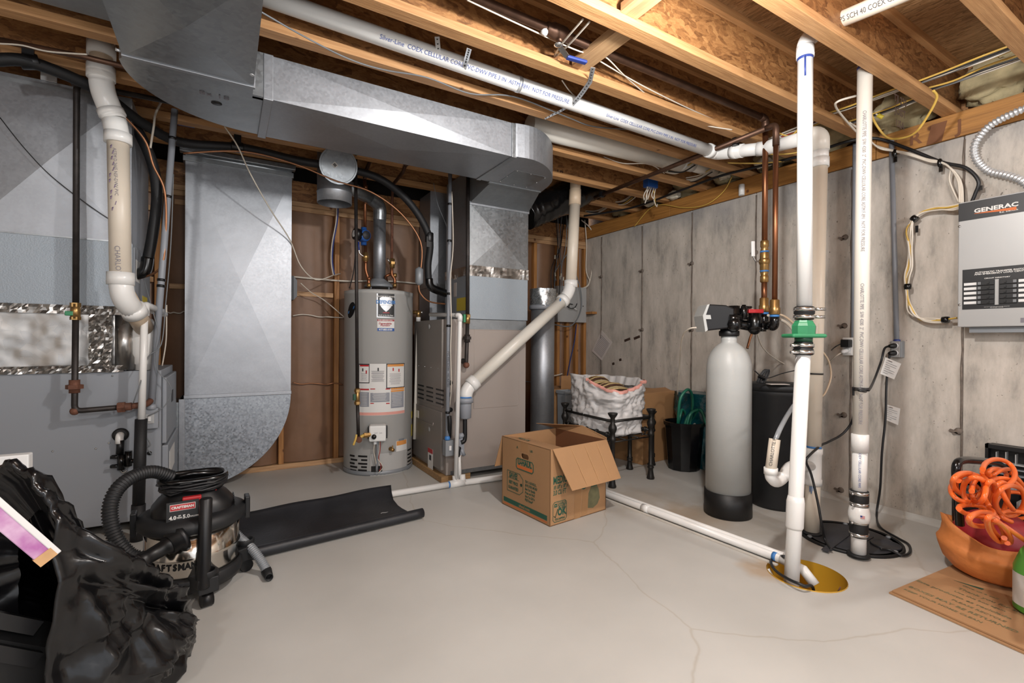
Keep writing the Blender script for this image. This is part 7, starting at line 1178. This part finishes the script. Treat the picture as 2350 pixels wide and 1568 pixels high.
def sup(rx, ry, z, n=40, e=3, oy=0): return [vc_+rv_*(math.copysign(abs(math.cos(a))**(2/e), math.cos(a))*rx)+dq*(math.copysign(abs(math.sin(a))**(2/e), math.sin(a))*ry+oy)+Z*z for a in [2*math.pi*j/n for j in range(n)]]
H2 = zh1-zl1; hd_ = MB().grid([sup(.145, .13, zl1), sup(.145, .13, zl1+H2*.35), sup(.125, .115, zl1+H2*.62), sup(.1, .095, zl1+H2*.85), sup(.09, .085, zl1+H2), sup(.001, .001, zl1+H2)], closeu=True).build('motor_head', 'black', va)
for i in range(5): c = vc_+rv_*(.148)+dq*(-.06+.03*i)+Z*(zl1+H2*.25); MB().obox(c, rv_*.002, dq*.01, Z*.008).build('vent_slot', 'ebony', va)
hz_ = at(440, 1094, y=vc_.y).z; b = MB(); b.grid([sup(.105, .09, zh1-.005), sup(.085, .07, zh1+.01), sup(.085, .07, hz_-.01)], closeu=True); b.build('cord_hub', 'black', va)
b = MB(); b.tube([p for p in sup(.115, .085, hz_, 28)], .011, 10, close=True); b.tube([vc_+rv_*-.105+Z*hz_, vc_+Z*(hz_+.012), vc_+rv_*.105+Z*hz_], .012, 8); b.build('carry_handle', 'black_gloss', va)
b = MB(); random.seed(9); pts = []
for k in range(7): pts += [p+V((random.uniform(-.006, .006),)*3)+Z*(random.uniform(-.004, .004)) for p in sup(.1+.004*(k % 3)+.01, .09+.01*(k % 2), zh1+.006+(hz_-zh1-.01)*(k/6), 18)]
b.tube(pts, .0052, 6); b.build('power_cord', 'wire_black', va); c = at(384, 1110, y=vc_.y-.05); MB().beam(c, c+rv_*.04, .02, .016).build('plug', 'black', va); b = MB(); [b.beam(c+Z*s_*.004, c-rv_*.014+Z*s_*.004, .002, .003) for s_ in (-1, 1)]; b.build('plug_prong', 'chrome', va, kind='stuff')
nf = (-dq); cf = lambda x, zf, o=0: vc_+rv_*x+nf*o+Z*(zl1+H2*zf)
MB().obox(cf(-.005, .8, .109), rv_*.032, nf*.012, Z*.011).build('power_switch', 'red', va, bev=.004); MB().beam(cf(.075, .9, .07), cf(.11, 1.0, -.02), .008, .012).build('red_trim', 'red', va)
lu, ln = rv_, (nf+Z*.16).normalized(); lc_ = cf(-.035, .38, .134); lv_ = ln.cross(lu); lv_ = lv_ if lv_.z > 0 else -lv_; lp_ = MB().obox(lc_, lu*.054, lv_*.044, ln*.006).build('label_plate', 'ebony', va, bev=.002); MB().obox(lc_+lv_*.022+ln*.006, lu*.042, lv_*.0125, ln*.001).build('badge_border', 'label_white', lp_); MB().obox(lc_+lv_*.022+ln*.0075, lu*.0405, lv_*.0108, ln*.0006).build('badge', 'red', lp_)
b = MB(); b.text('CRAFTSMAN', .0128, lc_+lv_*.022+ln*.0082, lu, lv_, ln, bold=.05, sx=1.0); b.build('lettering', 'label_white', lp_); b = MB(); b.text('4.0', .019, lc_-lv_*.016-lu*.032+ln*.006, lu, lv_, ln, bold=.04); b.text('5.0', .019, lc_-lv_*.016+lu*.012+ln*.006, lu, lv_, ln, bold=.04); b.text('HP\nPEAK', .007, lc_-lv_*.014-lu*.01+ln*.006, lu, lv_, ln, bold=.04); b.text('GALLON', .007, lc_-lv_*.018+lu*.038+ln*.006, lu, lv_, ln, bold=.04); b.build('lettering', 'label_white', lp_)
a, z = cylhit(387, 1306, (vc_.x, vc_.y), VR); 
for i, ch in enumerate('CRAFTSMAN'): b = MB(); b.ctext(ch, .034, (vc_.x, vc_.y), VR, a+(i-4)*.0215/VR, z, bold=.035, sx=.9); b.build('drum_letter', 'ebony', va)
# inlet and hose
pa, ia = cylhit(412, 1236, (vc_.x, vc_.y), VR); ip = V((vc_.x+math.cos(pa)*VR, vc_.y+math.sin(pa)*VR, ia)); ie = at(345, 1276, y=ip.y-.05); idr = (ie-ip).normalized()
MB().lathe([(.055, -.01), (.052, .006), (.04, .012), (.04, .04)], ip, idr, 24).build('inlet_port', 'black', va); b = MB(); b.lathe([(.03, .01), (.034, .014), (.034, .05), (.028, .055), (.026, .11), (.03, .115), (.031, .14), (.027, .145)], ip, idr, 20); b.build('hose_cuff', 'black', va)
hy = ip.y-.05; Q, Rr = corr([ip+idr*.135, at(330, 1284, y=hy), at(295, 1272, y=hy), at(264, 1232, y=hy), at(252, 1175, y=hy+.02), at(266, 1128, y=hy+.05), at(302, 1096, y=hy+.1), at(350, 1083, y=hy+.16), at(395, 1095, y=hy+.2)], .0235, .002, .0105); MB().tube(Q, Rr, 16).build('hose', 'black_soft', va)
w0, w1 = at(473, 1143, y=vc_.y-.19), at(466, 1350, y=vc_.y-.215); MB().lathe([(.022, 0), (.024, .004), (.022, (w0-w1).length-.004), (.018, (w0-w1).length), (0, (w0-w1).length)], w1, w0-w1, 18).build('wand', 'black', va)
q1_ = [at(532, 1216, y=vc_.y+.1), at(556, 1240, y=vc_.y+.08), at(580, 1262, y=vc_.y+.02), at(602, 1292, y=vc_.y-.02), at(612, 1312, y=vc_.y-.04)]; Q, Rr = corr(q1_, .0185, .0016, .008); MB().tube(Q, Rr, 14).build('accessory_hose', 'heater_ring', va); e1_ = q1_[-1]; e2_ = at(622, 1335, z=.02); MB().lathe([(.021, -.02), (.022, 0), (.02, .02), (.016, .07), (.014, .07), (.012, .02)], e1_, e2_-e1_, 16, caps=False).build('hose_nozzle', 'black_soft', va); MB().lathe([(0, .05), (.013, .05)], e1_, e2_-e1_, 14).build('nozzle_bore', 'ebony', va)
# ================================================================ RUBBER MAT
m0, m1 = at(606, 1283, z=.004), at(975, 1192, z=.004); mu = (m1-m0).normalized(); mvv = V((-mu.y, mu.x, 0)); mL = (m1-m0).length; mt_ = thing('rubber_mat', 'black rubber mat partly rolled up lying against the floor pipe', 'mat', m0+mu*mL/2)
prof = [(.47, .088), (.455, .075), (.42, .052), (.36, .03), (.27, .014), (.16, .006), (.06, .004), (.03, .004)]+[(.03-math.sin(a)*.027*(1-.04*a), .031-math.cos(a)*.027*(1-.04*a)) for a in [i*.35 for i in range(1, 25)]]
def matrow(s, k): return [m0+mu*s+mvv*(v*k)+Z*z for v, z in prof]
rows = []
for i in range(25): s_ = -.3+(mL+.3)*i/24; e = (i/24-.5)*2; rows.append([m0+mu*(s_-(.0 if j > 7 else .05*math.sin(math.pi*(v-.03)/.47) if i == 24 else 0))+mvv*v*(1+.02*math.sin(i*.7))+Z*(z+(.012*noise.noise(V((i*.3, v*4, 0))) if .1 < v < .4 else 0)**1 if v > .03 else z) for j, (v, z) in enumerate(prof)])
b = MB(); b.grid(rows); b.build('sheet', 'mat_rubber', mt_, solid=.004); c = m0+mu*mL*.78+mvv*.2+Z*.0155; b = MB(); b.tube([c, c+mu*.012+mvv*.006, c+mu*.03-mvv*.004, c+mu*.045], .0016, 5); b.build('scuff', 'plate_grey', mt_)
# ================================================================ BLACK TRASH BAG
tbg = thing('trash_bag', 'crumpled glossy black trash bag in the left foreground, open towards the camera', 'bag', at(240, 1400, d=1.4)*1)
P0, P1 = at(35, 1330, d=1.1), at(395, 1435, d=1.6); ax = (P1-P0); axh = V((ax.x, ax.y, 0)).normalized(); sd1 = V((axh.y, -axh.x, 0))
tbg.location = V(((P0.x+P1.x)/2, (P0.y+P1.y)/2, 0)); WL[tbg.name] = tbg.location.copy()
def interp(t, tab):
    for (a, x), (b_, y) in zip(tab, tab[1:]):
        if t <= b_: return x+(y-x)*(t-a)/(b_-a)
    return tab[-1][1]
n, m_ = 150, 70; rows = []
for i in range(m_+1):
    t = i/m_; c = P0.lerp(P1, t); rt_ = interp(t, ((0, .26), (.06, .235), (.14, .15), (.22, .115), (.4, .098), (.65, .075), (.85, .065), (.95, .06), (1, .04))); rd_ = interp(t, ((0, .1), (.08, .095), (.15, .12), (.4, .17), (.75, .14), (.93, .1), (1, .05))); row = []
    for j in range(n):
        a = 2*math.pi*j/n; ca, sa = math.cos(a), math.sin(a); e = 2.6; k = (abs(ca)**e+abs(sa)**e)**(-1/e); vert = sa*k*(rt_ if sa > 0 else c.z-.008)
        s0 = V((ca*1.6, sa*1.6, t*2.6)); rdg = (1-abs(noise.noise(V((ca*2.4+t*1.5, sa*2.4-t*1.5, t*1.2+3))))*3)*.03+(1-abs(noise.noise(V((ca*6+t*4, sa*6-t*4, t*1.2+9))))*3)*.017+(1-abs(noise.noise(V((ca*3-t*4, sa*3+t*5, t*3+5))))*3)*.014
        rdg *= min(1, t*6+.35)*min(1, (1-t)*2.6+.12); p = c+sd1*(ca*k*(rd_+rdg))+Z*(vert+rdg*sa)+axh*(noise.noise(V((ca*2, sa*2, 5)))*.05*(1-t)+(.07*(1-sa) if 0 else 0)*(1-t)); p.z = max(.006, p.z); row.append(p)
    rows.append(row)
rim = [[p+(P0+V((0, 0, .0))-p)*s_+axh*dz for p in rows[0]] for s_, dz in ((.0, -.01), (.04, -.016), (.1, -.004), (.2, .02), (.5, .06))][::-1]
b = MB(); b.grid(rim+rows, closeu=True); b.add(rows[-1], [tuple(range(n))]); b.build('bag_film', 'bag_black', tbg)
cs_ = thing('carton_strip', 'torn white and magenta carton edge sticking out of the black trash bag', 'carton', at(60, 1240, d=1.0)); a_, c_ = at(-60, 1140, d=.97), at(112, 1286, d=1.08); dd = (c_-a_).normalized(); nn = (EYE-a_).normalized(); wv = nn.cross(dd).normalized(); wv = wv if wv.z < 0 else -wv
b = MB(); b.obox((a_+c_)/2, (c_-a_)/2, wv*.015, nn*.01); b.build('face', 'magenta', cs_, bev=.002); b = MB(); b.obox((a_+c_)/2-wv*.019, (c_-a_)/2, wv*.006, nn*.012); b.build('edge', 'white', cs_, bev=.002); MB().obox(c_-dd*.012, dd*.012, wv*.017, nn*.0128).build('torn_end', 'carton_edge', cs_)
td1 = thing('black_tray', 'black plastic tray lying inside the open trash bag', 'tray', at(40, 1480, d=1.1)); a_, c_ = at(-120, 1400, d=1.0), at(85, 1440, d=1.12); b = MB(); b.beam(a_, c_, .02, .03); b.beam(a_-Z*.07, c_-Z*.075, .02, .03); b.build('rim', 'black', td1, kind='stuff'); MB().obox((a_+c_)/2-Z*.12+axh*.06, (c_-a_)/2, axh*.04, Z*.06).build('body', 'ebony', td1)
# white frame behind the bag
qa = at(66, 1043, y=2.05); wf = thing('white_panel', 'white framed panel leaning behind the trash bag at the left edge', 'panel', (qa.x-.2, 2.1, 0)); MB().box(qa.x-.5, qa.x, 2.05, 2.09, .002, qa.z).build('board', 'white', wf, bev=.004); MB().box(qa.x-.46, qa.x-.03, 2.046, 2.05, .04, qa.z-.035).build('inset', 'label_white', wf); b = MB(); b.obox(V((qa.x-.06, 2.045, qa.z-.06)), X*.015, Y*.002, Z*.006); b.build('clip', 'chrome', wf)
# ================================================================ RIGHT CORNER
cL = at(2040, 1363, z=.0); e1d = (at(2198, 1296, z=0)-cL); e2d = (at(2350, 1503, z=0)-cL); E1, E2 = cL+e1d*1.9, cL+e2d*1.6
fc2 = thing('flat_carton', 'flattened brown carton with faded green print under the orange bowl', 'carton', (cL+(E1-cL)*.5+(E2-cL)*.5)); 
for k, (z0, z1, sh, mt) in enumerate(((.001, .007, 0, 'carton'), (.0085, .0145, .012, 'carton'))): o = (E1+E2-cL*2).normalized()*sh; b = MB(); b.prism([cL+o+Z*z0, E2+o+Z*z0, E2+E1-cL+o+Z*z0, E1+o+Z*z0], Z*(z1-z0)); b.build('board', mt, fc2)
u1 = e2d.normalized(); v1 = V((-u1.y, u1.x, 0)); v1 = v1 if v1.dot(e1d) > 0 else -v1; random.seed(4)
for i in range(7):
    b = MB(); b.text(('KEEP YOUR HOME CLEAN', 'BOXES MAY BE RETURNED', 'PLEASE RECYCLE', 'Este producto es reciclado', 'Use this box again', 'Thank you for sharing', 'Give us a call')[i], .026 if i % 2 else .02, cL+e2d*(.35+.09*(i % 3))+v1*(.07+.045*i)+Z*.0148, u1, v1, Z, .0006, bold=.02, sx=1.1); b.build('lettering', 'ink_faded', fc2)
c = at(2215, 1342, z=.016); b = MB(); b.prism([c-u1*.04, c+v1*.012, c+u1*.05+v1*.03, c+u1*.05+v1*.015], Z*.0008); b.build('arrow_mark', 'green_ink', fc2)
pq = at(2288, 1345, z=.016); pd_ = V((pq.x, pq.y, 0)).normalized(); pcn = V((pq.x, pq.y, .0155))+pd_*.13; bo = thing('bowl', 'soft orange bowl holding a red ball on the flattened carton', 'bowl', pcn)
rows = []; n = 60; hh_ = .2
for rr_, zz in ((.001, 0), (.12, .0), (.15, .02), (.182, .07), (.19, .1), (.2, .13), (.206, .15), (.197, .16), (.19, .175), (.185, .2), (.19, .23), (.178, .228), (.17, .2), (.16, .12), (.13, .05), (.001, .03)):
    row = []
    for j in range(n):
        a = 2*math.pi*j/n; w = max(0, zz-.12)/.1; lift = (.045*max(0, math.cos(a-1.9))**2+.012*math.sin(3*a+1))*w; k = 1+w*.08*noise.noise(V((math.cos(a)*2, math.sin(a)*2, 3)))+.02*noise.noise(V((math.cos(a)*3, math.sin(a)*3, zz*9))); row.append(pcn+V((math.cos(a)*rr_*k, math.sin(a)*rr_*k, zz*hh_/.25+lift)))
    rows.append(row)
b = MB(); b.grid(rows, closeu=True); b.build('bowl_body', 'terracotta', bo)
bl_ = MB().ball(pcn+Z*.15+rt*-.01, .15, 36, (1, 1, .93)).build('ball', 'ball_red'); bl_['label'] = 'smooth dark red ball sitting in the orange bowl'; bl_['category'] = 'ball'
# compressor with black handle behind the bowl
kc_ = pcn+pd_*.25; kc_.z = 0; cpz = thing('air_compressor', 'black machine with rounded tube handle behind the orange bowl', 'machine', kc_)
yh_ = kc_.y-.02; hp_t = fillet([at(2203, 1205, y=yh_), at(2192, 1062, y=yh_), at(2215, 1055, y=yh_), at(2290, 1062, y=yh_), at(2362, 1125, y=yh_-.02), at(2362, 1240, y=yh_)], .09, 7); MB().tube(hp_t, .0155, 14).build('handle', 'black_gloss', cpz)
b = MB(); b.box(kc_.x-.2, kc_.x+.17, kc_.y-.04, kc_.y+.12, .02, .36); b.build('body', 'black', cpz, bev=.03); b = MB(); b.cyl((kc_.x-.2, kc_.y+.02, .1), (kc_.x+.19, kc_.y+.02, .1), .095, 24); b.build('tank', 'black', cpz)
mz = at(2320, 1130, y=kc_.y).z; MB().cyl(at(2290, 1112, y=kc_.y), at(2345, 1122, y=kc_.y), .04, 18).build('motor', 'heater_ring', cpz); MB().box(kc_.x-.1, kc_.x+.05, kc_.y-.02, kc_.y+.1, .36, mz).build('bracket', 'black', cpz); MB().obox(at(2330, 1108, y=kc_.y-.04), X*.03, Y*.004, Z*.02).build('yellow_label', 'yellow', cpz); MB().obox(at(2340, 1165, y=kc_.y-.06), X*.03, Y*.004, Z*.03).build('silver_label', 'plate_grey', cpz)
MB().cyl((kc_.x-.1, kc_.y, .001), (kc_.x-.1, kc_.y, .03), .03).build('foot', 'rubber', cpz); MB().cyl((kc_.x+.1, kc_.y+.05, .001), (kc_.x+.1, kc_.y+.05, .03), .03).build('foot', 'rubber', cpz)
# orange air hose
oh = thing('air_hose', 'tangled bright orange air hose heaped over the black handle and red ball', 'hose', pcn+Z*.28); yo = pcn.y-.04
def ring(px, py, rx, ry, tilt, dep, ph=0, n=14, a1=6.1): return [at(px+rx*math.cos(a+ph)*math.cos(tilt)-ry*math.sin(a+ph)*math.sin(tilt), py+rx*math.cos(a+ph)*math.sin(tilt)+ry*math.sin(a+ph)*math.cos(tilt), y=yo+dep+.03*math.sin(a*1.3)) for a in [a1*i/n for i in range(n+1)]]
for k, (px, py, rx, ry, ti, dp2, ph) in enumerate(((2222, 1112, 36, 26, .2, .03, 0), (2232, 1120, 40, 30, .4, .05, 1), (2238, 1128, 28, 32, -.2, .0, 2), (2246, 1126, 16, 28, .1, -.02, 3), (2215, 1128, 34, 24, .3, .04, 4), (2292, 1085, 38, 30, .3, -.02, 3), (2288, 1090, 22, 14, .1, .02, 0), (2300, 1096, 30, 16, -.4, .03, 1), (2305, 1140, 48, 40, .5, -.03, 2), (2318, 1150, 34, 36, .9, -.04, 0), (2290, 1150, 20, 44, .3, -.01, 1), (2330, 1160, 44, 30, .2, .01, 2), (2240, 1172, 40, 12, .15, -.02, 3), (2255, 1192, 32, 16, -.1, -.06, 0), (2285, 1215, 14, 32, -.5, -.08, 1), (2296, 1220, 12, 34, -.7, -.08, 2), (2345, 1190, 50, 14, .2, -.04, 2), (2268, 1150, 14, 46, .15, -.02, 1))):
    b = MB(); b.tube(spline(ring(px, py, rx, ry, ti, dp2, ph), 4), .009, 10); b.build('hose_coil', 'orange_hose', oh)
for P in ([(2275, 1195, -.08), (2300, 1205, -.09), (2330, 1225, -.1), (2362, 1248, -.1)], [(2290, 1110, -.03), (2310, 1150, -.05), (2325, 1170, -.05)], [(2320, 1085, 0), (2340, 1105, -.02), (2365, 1140, -.02)]): MB().tube(spline([at(a, b_, y=yo+d_) for a, b_, d_ in P], 6), .009, 10).build('hose_run', 'orange_hose', oh)
# tool organiser leaning on the wall
tq_ = at(2262, 1018, x=XW-.13); og = thing('tool_case', 'open black tool organiser with grey divided compartments by the right wall', 'organiser', (XW-.1, tq_.y-.2, 0)); ty = tq_.y; tz = tq_.z; zlow = at(2255, 1100, x=XW-.13).z
b = MB(); b.box(XW-.1, XW-.06, ty-.45, ty+.0, .002, tz); b.build('back', 'black', og, bev=.012); b = MB(); b.box(XW-.14, XW-.1, ty-.45, ty, tz-.02, tz); b.box(XW-.14, XW-.1, ty-.012, ty, zlow-.1, tz); b.build('rim', 'black', og, kind='stuff')
zc_ = at(2275, 1057, x=XW-.13).z; MB().box(XW-.14, XW-.101, ty-.45, ty-.03, zc_-.006, zc_).build('shelf', 'plate_grey', og)
for i in range(9): MB().box(XW-.138, XW-.101, ty-.04-.035*i-.003, ty-.04-.035*i, zc_, tz-.035+.006*(i % 2)).build('divider', 'plate_grey', og)
for i in range(4): z = zc_-.03-.03*i; MB().box(XW-.13, XW-.1, ty-.45, ty-.025, z-.003, z+.003).build('shelf_line', 'heater_ring', og)
MB().box(XW-.14, XW-.06, ty-.45, ty, .002, zlow-.1).build('lower_case', 'black', og, bev=.01)
# green bottle
gq = at(2388, 1410, z=.016); gb = thing('bottle', 'bright green plastic bottle with white label at the right edge of the frame', 'bottle', gq); R = .075; hgt = at(2350, 1285, y=gq.y).z
b = MB(); b.lathe([(R-.012, .0), (R, .01), (R, hgt*.62), (R-.02, hgt*.85), (.03, hgt), (.03, hgt+.02), (0, hgt+.02)], gq, Z, 32); b.build('body', 'green_bottle', gb); a = math.atan2(-gq.y, -gq.x); b = MB(); patch(b, (gq.x, gq.y), R, a-1.4, a+1.3, gq.z+.03, gq.z+hgt*.55, .001, 16); b.build('label_wrap', 'label_white', gb); MB().cyl(gq+Z*(hgt+.02), gq+Z*(hgt+.06), .034, 16).build('cap', 'label_white', gb)
